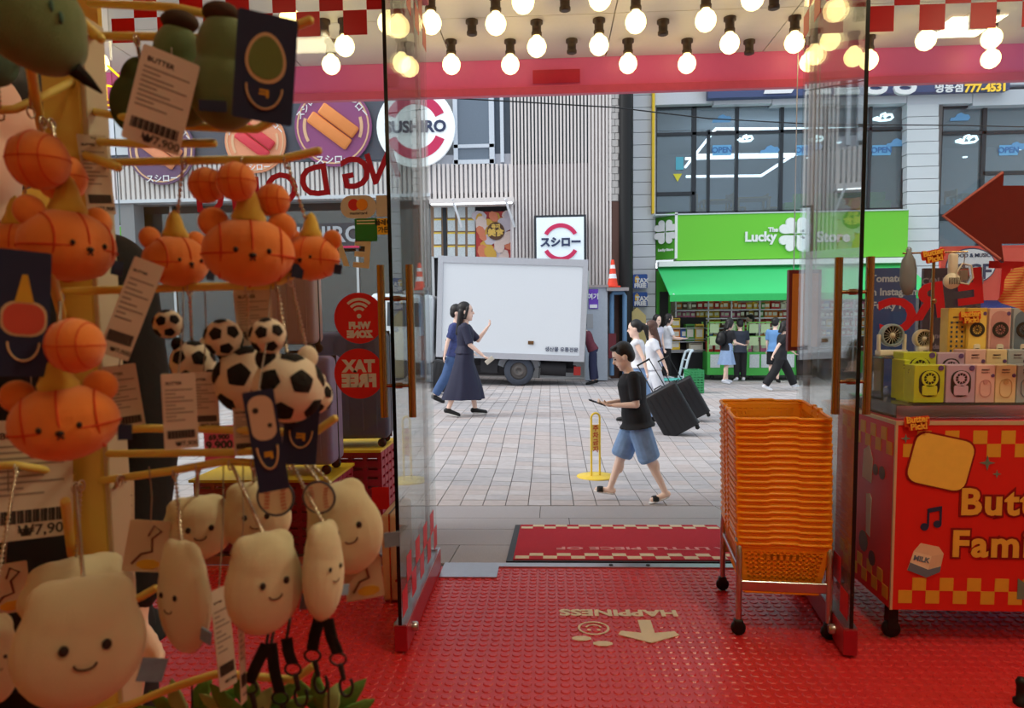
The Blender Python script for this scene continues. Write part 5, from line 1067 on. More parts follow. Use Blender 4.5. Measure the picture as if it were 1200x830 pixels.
tcn = n_.nodes.new('ShaderNodeTexCoord'); n_.links.new(tcn.outputs['Object'], wv.inputs[0]); mxx = n_.nodes.new('ShaderNodeMixRGB'); mxx.inputs[1].default_value = lin((222, 92, 74)); mxx.inputs[2].default_value = lin((226, 180, 100)); n_.links.new(wv.outputs['Fac'], mxx.inputs[0]); n_.links.new(mxx.outputs[0], n_.nodes['Principled BSDF'].inputs['Base Color'])
MB().add(v, [(j * (nx + 1) + i, j * (nx + 1) + i + 1, (j + 1) * (nx + 1) + i + 1, (j + 1) * (nx + 1) + i) for j in range(ny) for i in range(nx)], 0, True).build('cloth_sheet', mc, t)
p = Zp(1196, 826); t = thing('trolley_foot', 'black rounded knob of a trolley at the bottom right corner', 'knob', (p.x, p.y, 0)); MB().lathe([(.024, 0), (.026, .02), (.016, .026), (.016, .07), (.02, .085), (.014, .1), (.001, .103)], 16).build('knob_body', m_black, t)
# ================================================================ on and beyond the right glass
GTN = [0]
def glass_text(name, lab, s, px, py, hpx, rot, m, cat='lettering', bold=.02, Y=4.086, sx=1.0):
    GTN[0] += 1; Y -= .0025 * (GTN[0] % 4); p = P(px, py, Y); o = MB().text(s, hpx * Y / FPX * 1.37, facing(p.x, Y, p.z) @ RZ(rot), .002, 0, bold, mirror=True, sx=sx).build(name, m, None); return tag(o, lab, cat)
m_lred = mat('glass lettering red', (206, 26, 38), .45)
for ch, px, py, rot, lab in (('C', 1052, 372, .1, 'C'), ('R', 1090, 355, .14, 'R'), ('E', 1138, 338, .12, 'E'), ('T', 1178, 330, -.04, 'T')): glass_text('glass_letter', 'red mirrored letter %s stuck on the right window' % lab, ch, px, py, 40, rot, m_lred, 'letter', .008, sx=1.12)
t = thing('arrow_sign', 'large dark red arrow board pointing left on the right window', 'sign', (0, 0, 0)); Y = 4.0; O_ = P(1105, 254, Y); k = Y / FPX
def ap(px, py): p = P(px, py, Y); return (p.x, p.z)
MB().prism([ap(*a) for a in ((1105, 253), (1175, 308), (1172, 286), (1290, 286), (1290, 218), (1174, 218), (1175, 201))], -.012, .012, 0, T(0, Y, 0) @ FACE).build('arrow_board', mat('arrow maroon', (112, 34, 34), .25), t)
b = MB(); pp = [P(a[0], a[1], Y - .012) for a in ((1172, 304), (1105, 253), (1175, 202))]; b.tube(pp, .008, 6); b.build('arrow_edge', mat('arrow pink edge', (206, 120, 116), .4), t)
# boards, banners standing outside right
t = thing('orange_sign', 'orange hanging sign board in a dark red frame outside the right door', 'sign', (0, 0, 0)); Y = 5.7
x0, x1, z0, z1 = FR(924, 316, 962, 411, Y); MB().box(x0, x1, Y, Y + .05, z0, z1).build('frame', mat('sign frame maroon', (112, 36, 30), .4), t); MB().box(x0 + .025, x1 - .025, Y - .004, Y, z0 + .03, z1 - .03).build('face', mat('sign orange', (214, 124, 34), .5, var=.08), t)
for q in (x0 + .04, x1 - .04): MB().tube([(q, Y + .02, z1), (q, Y + .02, 3.568)], .004, 6).build('hanger', m_steel, t)
def board(name, lab, px0, py0, px1, py1, Y, c, lines=(), lc=(220, 226, 236), cat='poster'):
    t = thing(name, lab, cat, (0, 0, 0)); x0, x1, z0, z1 = FR(px0, py0, px1, py1, Y); zg_ = gz((x0 + x1) / 2, Y)
    MB().box(x0, x1, Y, Y + .03, z0, z1).build('panel', mat('board %s' % (c,), c, .5, var=.1, scale=4), t)
    for q in (x0 + .03, x1 - .03): MB().box(q - .012, q + .012, Y + .03, Y + .055, zg_, z1 - .02).build('leg', m_steel, t)
    for s, fx, fy, sz in lines: MB().text(s, sz, facing(x0 + (x1 - x0) * fx, Y - .002, z0 + (z1 - z0) * fy), .002, 0, .002).build('lettering', mat('ink %s' % (lc,), lc, .5), t)
    return t
t = board('standing_poster', 'blue standing poster with white social media lettering beyond the right glass', 1022, 314, 1072, 470, 5.3, (66, 92, 150), (('Tomato', .3, .92, .07), ('on Instagram', .45, .82, .07), ('Funky Fan', .45, .72, .07)))
x0, x1, z0, z1 = FR(1036, 380, 1062, 412, 5.29); MB().prism(arcband((x0 + x1) / 2, (z0 + z1) / 2, .05, .065, 0, 1.999 * PI, 20), 0, .004, 0, T(0, 5.298, 0) @ FACE).build('ring_print', mat('ink (220, 226, 236)', (220, 226, 236), .5), t)
board('standing_poster', 'dark plum standing poster with small type behind the display pole', 1080, 314, 1148, 472, 5.4, (58, 40, 56), (('COLLECTION', .5, .9, .07), ('new arrival', .5, .5, .05), ('daily 10 - 22', .5, .42, .05)), (150, 130, 140))
t = board('banner', 'coral shop banner with a white oval emblem behind the right window', 1102, 288, 1216, 352, 7.2, (236, 84, 66), (), cat='banner')
x0, x1, z0, z1 = FR(1110, 292, 1166, 332, 7.19); cx, cz, rw, rh = (x0 + x1) / 2, (z0 + z1) / 2, (x1 - x0) / 2, (z1 - z0) / 2
MB().prism([(cx + rw * c, cz + rh * s_) for c, s_ in disc(0, 0, 1, 30)], 0, .01, 0, T(0, 7.2, 0) @ FACE).build('oval', m_signwhite, t); MB().prism([(cx + rw * 1.05 * c, cz + rh * 1.07 * s_) for c, s_ in disc(0, 0, 1, 30)], 0, .005, 0, T(0, 7.2, 0) @ FACE).build('oval_rim', m_navy, t)
b = MB(); b.text('GCF', .2, facing(cx, 7.188, cz - .06), .004, 0, .004); b.text('FOOD & MUSIC', .05, facing(cx, 7.188, cz + .1), .004, 0, .001); b.build('lettering', m_navy, t)
board('blue_panel', 'deep blue panel low behind the right window under the coral banner', 1100, 352, 1216, 400, 7.3, (40, 70, 170), (('open every day', .4, .6, .08),), cat='sign')
# lower storey of the white building beyond the green shop
fb('lower_wall', 1064, 300, 1330, 460, YR + .1, .3, mat('lower wall slate', (120, 130, 142), .6), rb); fb('lower_door', 1070, 330, 1098, 445, YR - .05, .2, m_frame, rb); fb('lower_glass', 1104, 330, 1240, 440, YR + .05, .06, MATS['slate glass'], rb)
MB().box(14, 30, 17, 24, -1, 9).build('side_block', m_up, rb) if False else None
# ================================================================ street things
m_ysteel = mat('yellow stand', (240, 206, 70), .45)
def loop_stand(px, py, top, rot, lab):
    g = G(px, py); H = (py - top) * g.y / FPX; t = thing('loop_stand', lab, 'stand', tuple(g), rot, 'yellow loop stands outside the door')
    MB().lathe([(.2, 0), (.2, .008), (.195, .014), (.0, .014)], 30, 0, cap=False).build('base_plate', m_ysteel, t)
    r = .048; pts = [(-r, 0, .01), (-r, 0, H - r)] + [(-r * math.cos(a), 0, H - r + r * math.sin(a)) for a in [PI * k / 8 for k in range(1, 8)]] + [(r, 0, H - r), (r, 0, .01)]
    MB().tube(pts, .0115, 10).build('loop', m_ysteel, t); MB().box(-r, r, -.003, .003, H * .42, H * .82).build('sign_plate', mat('stand plate', (244, 214, 110), .5), t)
    b = MB()
    for k, ch in enumerate('주차금지'): b.text(ch, .07, facing(0, -.005, H * .76 - k * .075), .002, 0, .002)
    b.build('lettering', mat('stand red', (206, 90, 50), .5), t)
loop_stand(698, 559, 483, .35, 'yellow loop stand on a round base in the middle of the pavement'); loop_stand(478, 564, 486, .9, 'yellow loop stand on a round base behind the left door')
m_suit = mat('black suitcase', (30, 31, 35), .4)
def suitcase(px, py, hpx, tilt, rot, lab, m, handle=True, wpx=None, at=None, hh=None):
    g = at if at is not None else G(px, py); H = hh or hpx * g.y / FPX; W_2 = H * .34; D_ = H * .19; t = thing('suitcase', lab, 'suitcase', tuple(g), 0); t.rotation_euler = (0, tilt, rot)
    sh = MB().rbox(-W_2, W_2, -D_, D_, .06, H, .035, seg=3).build('shell', m, t); b = MB()
    for k in range(5): x = -W_2 * .7 + k * W_2 * .35; b.box(x - .006, x + .006, -D_ - .006, -D_, .12, H - .06)
    b.build('rib', m, sh); MB().box(-W_2 - .003, W_2 + .003, -.006, .006, .055, H + .003).build('zip_band', m_dark, t)
    for a in (-1, 1):
        for c in (-1, 1): MB().lathe([(.006, -.012), (.028, -.012), (.03, 0), (.028, .012), (.006, .012)], 14, 0, T(a * W_2 * .8, c * D_ * .75, .03) @ RX(PI / 2)).build('wheel', m_black, t)
    MB().tube([(-.06, 0, H), (-.05, 0, H + .025), (.05, 0, H + .025), (.06, 0, H)], .009, 8).build('carry_handle', m_black, t)
    if handle:
        b = MB(); h2 = H + .42; b.tube([(-.09, D_ * .6, H - .02), (-.09, D_ * .6, h2)], .007, 8); b.tube([(.09, D_ * .6, H - .02), (.09, D_ * .6, h2)], .007, 8); b.tube([(-.1, D_ * .6, h2), (.1, D_ * .6, h2)], .013, 8); b.build('pull_handle', m_black, t)
    return t
suitcase(803, 510, 62, -.52, -.15, 'black suitcase tilted on its wheels behind the man with the phone', m_suit); suitcase(818, 494, 52, -.5, -.15, 'black suitcase pulled just behind the tilted one', m_suit); suitcase(516, 462, 40, .2, 0, 'dark suitcase beside the person in jeans at the truck', m_suit)
g = G(800, 452); t = thing('hand_cart', 'teal platform hand cart with a pale folding handle', 'cart', tuple(g), .1); k = g.y / FPX
MB().rbox(-32 * k, 2 * k, -.25, .25, .13, .17, .015, 0).build('platform', mat('cart teal', (90, 190, 180), .5), t)
b = MB(); hp_ = [(-2 * k, -.2, .17), (3 * k, -.2, 30 * k), (6 * k, -.2, 39 * k), (9 * k, -.17, 41 * k), (9 * k, .17, 41 * k), (6 * k, .2, 39 * k), (3 * k, .2, 30 * k), (-2 * k, .2, .17)]; b.tube(hp_, .03, 8)
for z in (10, 20, 30): b.tube([(z / 30 * 4 * k - 1 * k, -.2, z * k), (z / 30 * 4 * k - 1 * k, .2, z * k)], .015, 6)
b.build('push_handle', mat('cart handle', (196, 214, 222), .4), t)
for a in (-28 * k, -2 * k):
    for c in (-.2, .2): MB().lathe([(.01, -.02), (.065, -.02), (.065, .02), (.01, .02)], 12, 0, T(a, c, .065) @ RX(PI / 2)).build('wheel', m_black, t)
m_crate = mat('crate green', (50, 140, 84), .5)
def crate(loc, w_, d_, h_, lab, m, rot=0, grp=None, slat=4, name='crate'):
    t = thing(name, lab, 'crate', loc, rot, grp); b = MB(); b.box(-w_, w_, -d_, d_, 0, .015)
    for s in (-1, 1):
        for z in range(slat):
            za = h_ * z / slat; b.box(-w_, w_, s * d_ - .012, s * d_ + .012, za + h_ / slat * .3, za + h_ / slat); b.box(s * w_ - .012, s * w_ + .012, -d_, d_, za + h_ / slat * .3, za + h_ / slat)
        for x in (-1, -.5, 0, .5, 1): b.box(x * w_ - .014, x * w_ + .014, s * d_ - .014, s * d_ + .014, 0, h_)
        for y in (-.5, 0, .5): b.box(s * w_ - .014, s * w_ + .014, y * d_ - .014, y * d_ + .014, 0, h_)
    b.build('crate_body', m, t); MB().box(-w_, w_, -d_, d_, h_ - .015, h_ - .005).build('lid', m, t) if slat == 4 else None
    return t
g = G(813, 460); k = g.y / FPX
for i in range(3): crate((g.x, g.y, g.z + i * 9 * k), 8 * k, .22, 8.8 * k, 'green plastic crate beside the hand cart, %s of three' % ('lowest', 'middle', 'topmost')[i], m_crate, .05, 'green crates beside the hand cart', 3)
# cables across the street
t = thing('overhead_cable', 'thin dark cable sagging across the street above the shop signs', 'cable', (0, 0, 0)); MB().tube([P(470, 112, 12) + Vector((0, 0, 0)), P(600, 119, 12.5), P(720, 126, 13), P(830, 139, 14), P(960, 146, 15), P(1120, 147, 16), P(1260, 150, 17)], .012, 5).build('wire', m_black, t)
# ================================================================ left side of the shop: crates, suitcases, glass stickers
m_ccr = mat('crate crimson', (170, 20, 52), .5); m_ytop = mat('yellow board', (240, 196, 40), .55)
def mstack(x1_, ya, zt, lab):
    zg_ = gz(0, ya + .2); hh = (zt - .018 - zg_) / 2
    for i in range(2): crate((x1_ - .21, ya + .22, zg_ + i * hh), .2, .2, hh - .001, 'crimson milk crate under the %s, %s of two' % (lab, ('lower', 'upper')[i]), m_ccr, 0, 'crimson milk crates by the window', 5)
    for i in range(2): crate((x1_ - .64, ya + .22, zg_ + i * hh), .2, .2, hh - .001, 'crimson milk crate in the stack left of the %s, %s of two' % (lab, ('lower', 'upper')[i]), m_ccr, 0, 'crimson milk crates by the window', 5)
zt1, zt2 = .57, .49
mstack(-1.13, 4.72, zt1, 'navy suitcase'); mstack(-1.30, 4.2, zt2, 'lilac suitcase')
t = thing('display_board', 'yellow board on the crimson crates under the navy suitcase', 'board', (0, 0, 0)); MB().box(-2.0, -1.12, 4.68, 5.2, zt1 - .016, zt1).build('board_top', m_ytop, t)
t = thing('display_board', 'yellow board on the nearer crates under the lilac suitcase', 'board', (0, 0, 0)); MB().box(-2.15, -1.29, 4.14, 4.66, zt2 - .016, zt2).build('board_top', m_ytop, t)
suitcase(0, 0, 0, 0, .1, 'large navy suitcase standing on the yellow board beyond the left glass', mat('navy suitcase', (78, 88, 116), .45), False, at=Vector((-1.36, 4.9, zt1)), hh=.78)
suitcase(0, 0, 0, 0, .0, 'lilac suitcase standing on the nearer yellow board', mat('lilac suitcase', (160, 138, 172), .45), False, at=Vector((-1.56, 4.4, zt2)), hh=.72)
suitcase(0, 0, 0, 0, 0, 'rose gold suitcase stacked on top of the lilac one', mat('rose suitcase', (200, 158, 150), .4), False, at=Vector((-1.58, 4.4, zt2 + .735)), hh=.5)
p = P(459, 711, 3.5); t = thing('suitcase', 'beige hard case standing on edge by the left door', 'suitcase', (p.x, 3.5, 0)); MB().rbox(-.045, .045, -.0, .36, .01, .455, .02, seg=3).build('shell', mat('beige case', (214, 182, 150), .5), t); MB().box(-.004, .004, -.004, .364, .006, .459).build('zip_band', m_brass, t)
for z in (.12, .34): MB().lathe([(.006, 0), (.008, .008)], 8, 0, T(.03, 0, z) @ RX(PI / 2)).build('stud', m_brass, t)
t = thing('neck_pillow', 'brown rounded neck pillow lying on top of the navy suitcase', 'pillow', (-1.33, 4.9, zt1 + .8)); MB().ell((0, 0, .07), (.12, .09, .085)).build('pillow_body', mat('brown plush', (128, 86, 72), .9, bump=.3), t)
Yg = 4.082
def sticker(name, lab, px, py, r, m, cat='sticker'):
    p = P(px, py, Yg); t = thing(name, lab, cat, (p.x, Yg, p.z)); MB().prism(disc(0, 0, r * Yg / FPX, 36), 0, .002, 0, FACE).build('disc', m, t); return t, r * Yg / FPX
m_sred = mat('sticker red', (206, 30, 38), .45); m_sclear = mat('sticker silver', (206, 214, 220), .4)
t, r = sticker('wifi_sticker', 'round red WI-FI ZONE sticker reading backwards on the left glass', 421, 373, 30, m_sred)
b = MB(); M = FACE @ T(0, r * .12, .002)
for a, c in ((.28, .42), (.52, .66), (.76, .9)): b.prism(arcband(0, 0, r * a * .75, r * c * .75, PI * .25, PI * .75, 10), 0, .002, 0, M)
b.prism(disc(0, -r * .04, r * .09, 12), 0, .002, 0, M); b.build('wifi_mark', m_sclear, t)
b = MB(); b.text('WI-FI', r * .36, FACE @ T(0, -r * .3, .002), .002, 0, .004, mirror=True); b.text('ZONE', r * .36, FACE @ T(0, -r * .64, .002), .002, 0, .004, mirror=True); b.build('lettering', m_sclear, t)
t, r = sticker('tax_sticker', 'round red TAX FREE sticker reading backwards on the left glass', 421, 438, 30, m_sred)
b = MB(); b.text('TAX', r * .62, FACE @ T(0, r * .28, .002), .002, 0, .006, mirror=True); b.text('FREE', r * .66, FACE @ T(0, -r * .3, .002), .002, 0, .007, mirror=True); b.build('lettering', m_sclear, t)
def gsheet(name, lab, px0, py0, px1, py1, m, rr_=0):
    x0, x1, z0, z1 = FR(px0, py0, px1, py1, Yg); t = thing(name, lab, 'sticker', ((x0 + x1) / 2, Yg, (z0 + z1) / 2)); w_, h_ = (x1 - x0) / 2, (z1 - z0) / 2
    MB().prism(rrect(-w_, w_, -h_, h_, max(rr_, .002)), 0, .002, 0, FACE).build('sheet', m, t); return t, w_, h_
t, a, c = gsheet('card_sticker', 'pale rounded payment card sticker with two overlapping discs', 399, 229, 441, 256, mat('sticker pale', (206, 200, 184), .5), .06)
b = MB(); b.prism(disc(-.025, .012, .032, 20), 0, .002, 0, FACE @ T(0, 0, .002)); b.build('red_disc', mat('disc red', (206, 40, 40), .5), t); MB().prism(disc(.022, .012, .032, 20), 0, .002, 0, FACE @ T(0, 0, .003)).build('amber_disc', mat('disc amber', (236, 150, 40), .5), t); MB().text('mastercard', .022, FACE @ T(0, -.035, .002), .001, 0, .0005, mirror=False).build('lettering', m_dark, t)
t, a, c = gsheet('green_sticker', 'green notice sticker under the payment card sticker', 416, 256, 442, 283, mat('sticker green', (40, 130, 56), .5)); b = MB()
for k in range(2): b.box(-a * .8, a * .8, -.004, -.002, c * (.5 + .25 * k), c * (.6 + .25 * k))
b.build('print_line', mat('sticker cream', (226, 226, 190), .5), t)
t, a, c = gsheet('yellow_sticker', 'yellow sticker with Korean lettering beside the green one', 442, 256, 457, 275, mat('sticker yellow', (236, 190, 50), .5)); MB().text('플레이', .035, FACE @ T(0, .02, .002), .001, 0, .001).build('lettering', m_dark, t); MB().text('가든', .035, FACE @ T(0, -.02, .002), .001, 0, .001).build('lettering', m_dark, t)
gsheet('cream_sticker', 'plain cream sticker above the yellow one at the glass edge', 441, 229, 457, 254, MATS['sticker pale']); gsheet('red_square', 'plain red square sticker low on the left glass', 436, 571, 456, 597, m_sred)
for s, px, lab in (('A', 395, 'A'), ('E', 425, 'E')): glass_text('glass_letter', 'cream mirrored letter %s on the left window' % lab, s, px, 300 if s == 'E' else 297, 31, -.1, mat('letter cream', (214, 204, 172), .5), 'letter', .006)
m_lr2 = mat('glass lettering crimson', (196, 34, 76), .45)
for ch, px, py, rot, ex in (('N', 449, 196, .28, 'N at the door edge'), ('G', 417, 204, .16, 'G above the payment sticker'), ('D', 369, 214, .12, 'D left of the payment sticker'), ('O', 330, 223, .08, 'O above the middle bear'), ('N', 288, 229, .05, 'N hidden behind the bears'), ('G', 246, 234, .03, 'G hidden behind the bears')): glass_text('glass_letter', 'crimson mirrored letter %s on the left window' % ex, ch, px, py, 37, rot, m_lr2, 'letter', .004)
t = thing('neon_reflection', 'reflected yellow neon outline lettering mirrored in the left glass, built as tubes behind the green plush', 'neon sign', (0, 0, 0)); b = MB()  # stands in for a neon sign's reflection in the glass
def stroke(l): b.tube([P(x, y, 3.9) for x, y in l], .006, 6)
for i, l in enumerate([[(92, 62), (106, 84)], [(126, 77), (140, 90), (146, 112)], [(88, 90), (98, 92), (97, 98), (90, 100), (99, 103), (96, 112), (87, 112)], [(101, 92), (108, 93), (108, 106), (100, 110)], [(112, 98), (113, 110), (121, 112), (122, 99)], [(124, 100), (134, 102), (135, 118), (125, 117), (124, 100)], [(97, 118), (110, 119), (110, 132), (98, 131)], [(120, 122), (132, 124), (130, 138)]]): stroke(l)
b.build('reflected_neon_tube', m_neon_refl, t)
# ================================================================ hoodie wearer behind the rack
m_hood = mat('black hoodie', (20, 20, 23), .85, bump=.2, scale=8)
root, J, O, h = person(0, 0, 0, -PI / 2 + .15, 'person in a black hoodie and black trousers standing behind the plush rack', dict(wide=1.2, hair='short', top=('hoodie', m_hood, -.09, 1.85), topname='hoodie', bottom=('pants', m_blk, 1.95, 1.2), shoe=('shoe', m_black)), dict(head=-2, armL=(6, 14, 10), armR=(6, 14, 10)), .01, at=Vector((-.93, 1.2, 0)), H=1.80)
b = MB(); c = O @ J['neck']; b.tube([c + Vector((.085 * math.cos(a) - .02, .105 * math.sin(a), -.03 - .012 * math.cos(a))) for a in [2 * PI * k / 20 for k in range(20)]], .042, 10, closed=True); b.ell(c + Vector((-.1, 0, -.06)), (.07, .11, .09)); b.fuse('hood', m_hood, root, .012, 4)
# ================================================================ the plush rack
m_rack = mat('rack yellow paint', (226, 206, 108), .42, var=.05); m_rackc = mat('rack pale channel', (200, 188, 160), .35, .2)
YP = .8
pc = P(105, 400, YP); rack = thing('display_rack', 'yellow steel display post with rows of curved yellow hooks', 'rack', (pc.x, YP, 0))
MB().rbox(-.024, .02, -.02, .02, .02, 1.735, .002, seg=1).build('post', m_rack, rack)
MB().rbox(.02, .026, -.02, .02, .02, 1.735, .001, seg=1).build('channel', m_rackc, rack)
MB().lathe([(.24, 0), (.24, .012), (.22, .02), (.001, .02)], 30, cap=False).build('base_plate', m_rack, rack)
YA = .72
def arm(pts, r=.0042, name='hook'):
    v = [P(a[0], a[1], a[2] if len(a) > 2 else YA) - rack.location for a in pts]; out = [v[0]]
    for i in range(1, len(v) - 1):
        out += [v[i].lerp(v[i - 1], .18), v[i].lerp(v[i + 1], .04), v[i].lerp(v[i + 1], .2)]
    out.append(v[-1]); MB().tube(out, r, 9).ell(out[-1], (r, r, r), nu=8, nv=6).build(name, m_rack, rack)
for a in ([(105, 4, .8), (200, 8), (333, 36), (363, 24)], [(105, 42, .8), (180, 43), (262, 46)], [(105, 130, .8), (200, 147), (300, 152), (334, 134)], [(105, 166, .8), (170, 169), (250, 168)], [(105, 191, .8), (250, 188), (330, 187), (373, 177)], [(60, 342, .8), (105, 341), (250, 336), (318, 335), (345, 321)],
          [(110, 508, .8), (165, 502), (250, 503), (368, 508), (392, 491)], [(110, 532, .8), (200, 531), (280, 530), (330, 527)], [(100, 566, .8), (195, 553), (262, 541), (333, 543), (356, 529)], [(105, 838, .8), (150, 827), (200, 807), (255, 789), (345, 797), (366, 782)], [(110, 722, .8), (165, 700), (182, 690)],
          [(105, 86, .8), (20, 128), (-40, 132)], [(105, 560, .8), (20, 545), (-30, 548)]): arm(a)
for a in ([(48, 150, .8), (36, 78, .64)], [(75, 380, .8), (60, 320, .64)], [(84, 650, .8), (77, 588, .64)], [(82, 12, .8), (118, 45, .7)], [(90, 178, .8), (138, 196, .7)]): arm(a, .0046, 'hook_end')
m_chain = mat('ball chain', (196, 184, 164), .3, .9); m_opl = mat('orange plush', (236, 132, 38), .9, var=.12, bump=.22, scale=30, bscale=900, sheen=.4); m_oseam = mat('orange seam', (214, 70, 26), .8)
m_hat = mat('hat yellow plush', (222, 188, 66), .9, bump=.22, bscale=900, sheen=.3); m_ctag = mat('navy tag', (36, 52, 84), .6); m_crm = mat('cream plush', (216, 208, 172), .92, var=.05, bump=.22, scale=30, bscale=900, sheen=.4)
m_gpl = mat('green plush', (92, 118, 66), .92, var=.1, bump=.22, scale=30, bscale=900, sheen=.4); m_wpl = mat('white plush', (228, 218, 198), .92, var=.05, bump=.22, scale=30, bscale=900, sheen=.4); m_bpl = mat('black patch', (26, 24, 24), .9, bump=.3); m_stitch = mat('dark stitch', (40, 30, 28), .6)
def chain(root_, a, b_, par_inv):                   # beaded chain from a hook to a plush, with a split ring
    d = b_ - a; n = max(3, int(d.length / .0052)); pts = []; rs = []
    for k in range(n): pts += [a.lerp(b_, (k + .05) / n), a.lerp(b_, (k + .5) / n), a.lerp(b_, (k + .95) / n)]; rs += [.0007, .0024, .0007]
    b = MB(); b.tube(pts, rs, 6); b.tube([a + Vector((0, .0055 * math.cos(q), .0055 * math.sin(q) - .003)) for q in [2 * PI * k / 12 for k in range(12)]], .001, 5, closed=True)
    o = b.build('ball_chain', m_chain, root_); o.matrix_parent_inverse = par_inv
def inv(root_):
    bpy.context.view_layer.update(); return root_.matrix_world.inverted()
def seam_ring(b, R, f, n=28):                       # thin raised seam on an ellipsoid, f(t)->unit direction
    b.tube([Vector((R[0] * d.x, R[1] * d.y, R[2] * d.z)) * 1.004 for d in [f(2 * PI * k / n).normalized() for k in range(n)]], R[0] * .022, 5, closed=True)
def ballcharm(root_, c, r, pi_, nm='ball_charm'):
    o = MB().ell((0, 0, 0), (r, r, r), nu=20, nv=14).build(nm, m_opl, root_); o.matrix_parent_inverse = pi_; o.location = c
    b = MB(); R = (r, r, r); seam_ring(b, R, lambda t: Vector((math.cos(t), math.sin(t), 0))); seam_ring(b, R, lambda t: Vector((0, math.cos(t), math.sin(t)))); seam_ring(b, R, lambda t: Vector((.55, math.cos(t) * .8, math.sin(t) * .8))); seam_ring(b, R, lambda t: Vector((-.55, math.cos(t) * .8, math.sin(t) * .8)))
    b.build('seam', m_oseam, o)
def toward(px): return math.atan((644 - px) / FPX)      # turn that faces the aisle
def bear(px, py, w_, Y, yaw, roll, lab, ball=None, hook=None, hat=1.0, tagx=0):
    yaw += toward(px); p = P(px, py, Y); W2 = w_ * Y / FPX / 2; t = thing('bear_keychain', lab, 'plush keychain', tuple(p), 0, 'orange bear keychains'); t.rotation_euler = (0, roll, yaw); R = (W2, W2 * .74, W2 * .76)
    b = MB(); b.ell((0, 0, 0), R, nu=24, nv=16); b.ell((0, -W2 * .12, -W2 * .16), (W2 * .86, W2 * .66, W2 * .6), nu=20, nv=12)
    head = b.fuse('head', m_opl, t, W2 * .05, 3); s_ = MB()
    seam_ring(s_, R, lambda q: Vector((math.cos(q), math.sin(q), -.12))); seam_ring(s_, R, lambda q: Vector((.0, math.cos(q), math.sin(q)))); seam_ring(s_, R, lambda q: Vector((.62, math.cos(q) * .78, math.sin(q) * .78))); seam_ring(s_, R, lambda q: Vector((-.62, math.cos(q) * .78, math.sin(q) * .78))); s_.build('seam', m_oseam, head)
    for k in (-1, 1): MB().ell((k * W2 * .72, W2 * .1, W2 * .62), (W2 * .33, W2 * .2, W2 * .33), nu=16, nv=10).build('ear', m_opl, t)
    for k in (-1, 1): MB().ell((k * W2 * .34, -W2 * .73, -W2 * .02), (W2 * .05, W2 * .04, W2 * .06), nu=8, nv=6).build('eye', m_stitch, t)
    b = MB(); b.ell((0, -W2 * .77, -W2 * .13), (W2 * .08, W2 * .05, W2 * .055), nu=10, nv=6); b.tube([(-.05 * W2, -W2 * .77, -W2 * .24), (0, -W2 * .78, -W2 * .17), (.05 * W2, -W2 * .77, -W2 * .24)], W2 * .02, 5); b.build('nose', m_stitch, t)
    if hat: MB().lathe([(W2 * .36 * hat, 0), (W2 * .38 * hat, W2 * .1), (W2 * .27 * hat, W2 * .3), (W2 * .22 * hat, W2 * .5), (W2 * .13 * hat, W2 * .72), (.0005, W2 * .82)], 16, 0, T(0, 0, W2 * .68)).build('hat', m_hat, t)
    MB().box(0, W2 * .26, -.0006, .0006, -W2 * .16, W2 * .16, 0, T(W2 * .9, -.1 * W2, -W2 * .35) @ RY(.15)).build('side_tag', m_ctag, t)
    pi_ = inv(t)
    if ball: ballcharm(t, P(ball[0], ball[1], Y - .02), ball[2] * Y / FPX, pi_)
    if hook: chain(t, P(hook[0], hook[1], YA), t.matrix_world @ Vector((0, 0, W2 * .75)), pi_)
bear(80, 288, 112, .66, .55, .05, 'large orange bear keychain turned right in the upper left group', (45, 188, 33), (60, 342 - 200)); bear(22, 292, 84, .74, -.3, 0, 'orange bear keychain half hidden behind the large upper left one', (72, 208, 27), (50, 140))
bear(207, 306, 80, .72, .55, 0, 'orange bear keychain turned right beside the large middle bear', (242, 217, 20), (215, 188)); bear(292, 296, 106, .70, .1, .03, 'orange bear keychain facing forward in the middle of the upper row', (277, 213, 22), (285, 187)); bear(364, 302, 70, .74, -.45, .05, 'orange bear keychain turned left at the right end of the upper row', (320, 235, 19), (335, 187))
bear(76, 495, 122, .60, -.12, -.1, 'large orange bear keychain low on the left with a navy side tag', (88, 405, 32), (70, 345))
def blob(name, lab, m, px, py, w_, h_, Y, parts, yaw=0, roll=0, grp=None, hook=None, cat='plush keychain', dep=.62, vox=.07):
    yaw += toward(px); p = P(px, py, Y); k = Y / FPX; t = thing(name, lab, cat, tuple(p), 0, grp); t.rotation_euler = (0, roll, yaw); a, c = w_ * k / 2, h_ * k / 2; b = MB()
    for (x, z, rx, rz) in parts: b.ell((x * a, 0, z * c), (rx * a, dep * a * min(1, rx * 1.1), rz * c), nu=18, nv=12)
    b.fuse('plush_body', m, t, a * vox, 3); pi_ = inv(t)
    if hook: chain(t, P(hook[0], hook[1], YA), t.matrix_world @ Vector((0, 0, c * .92)), pi_)
    return t, a, c
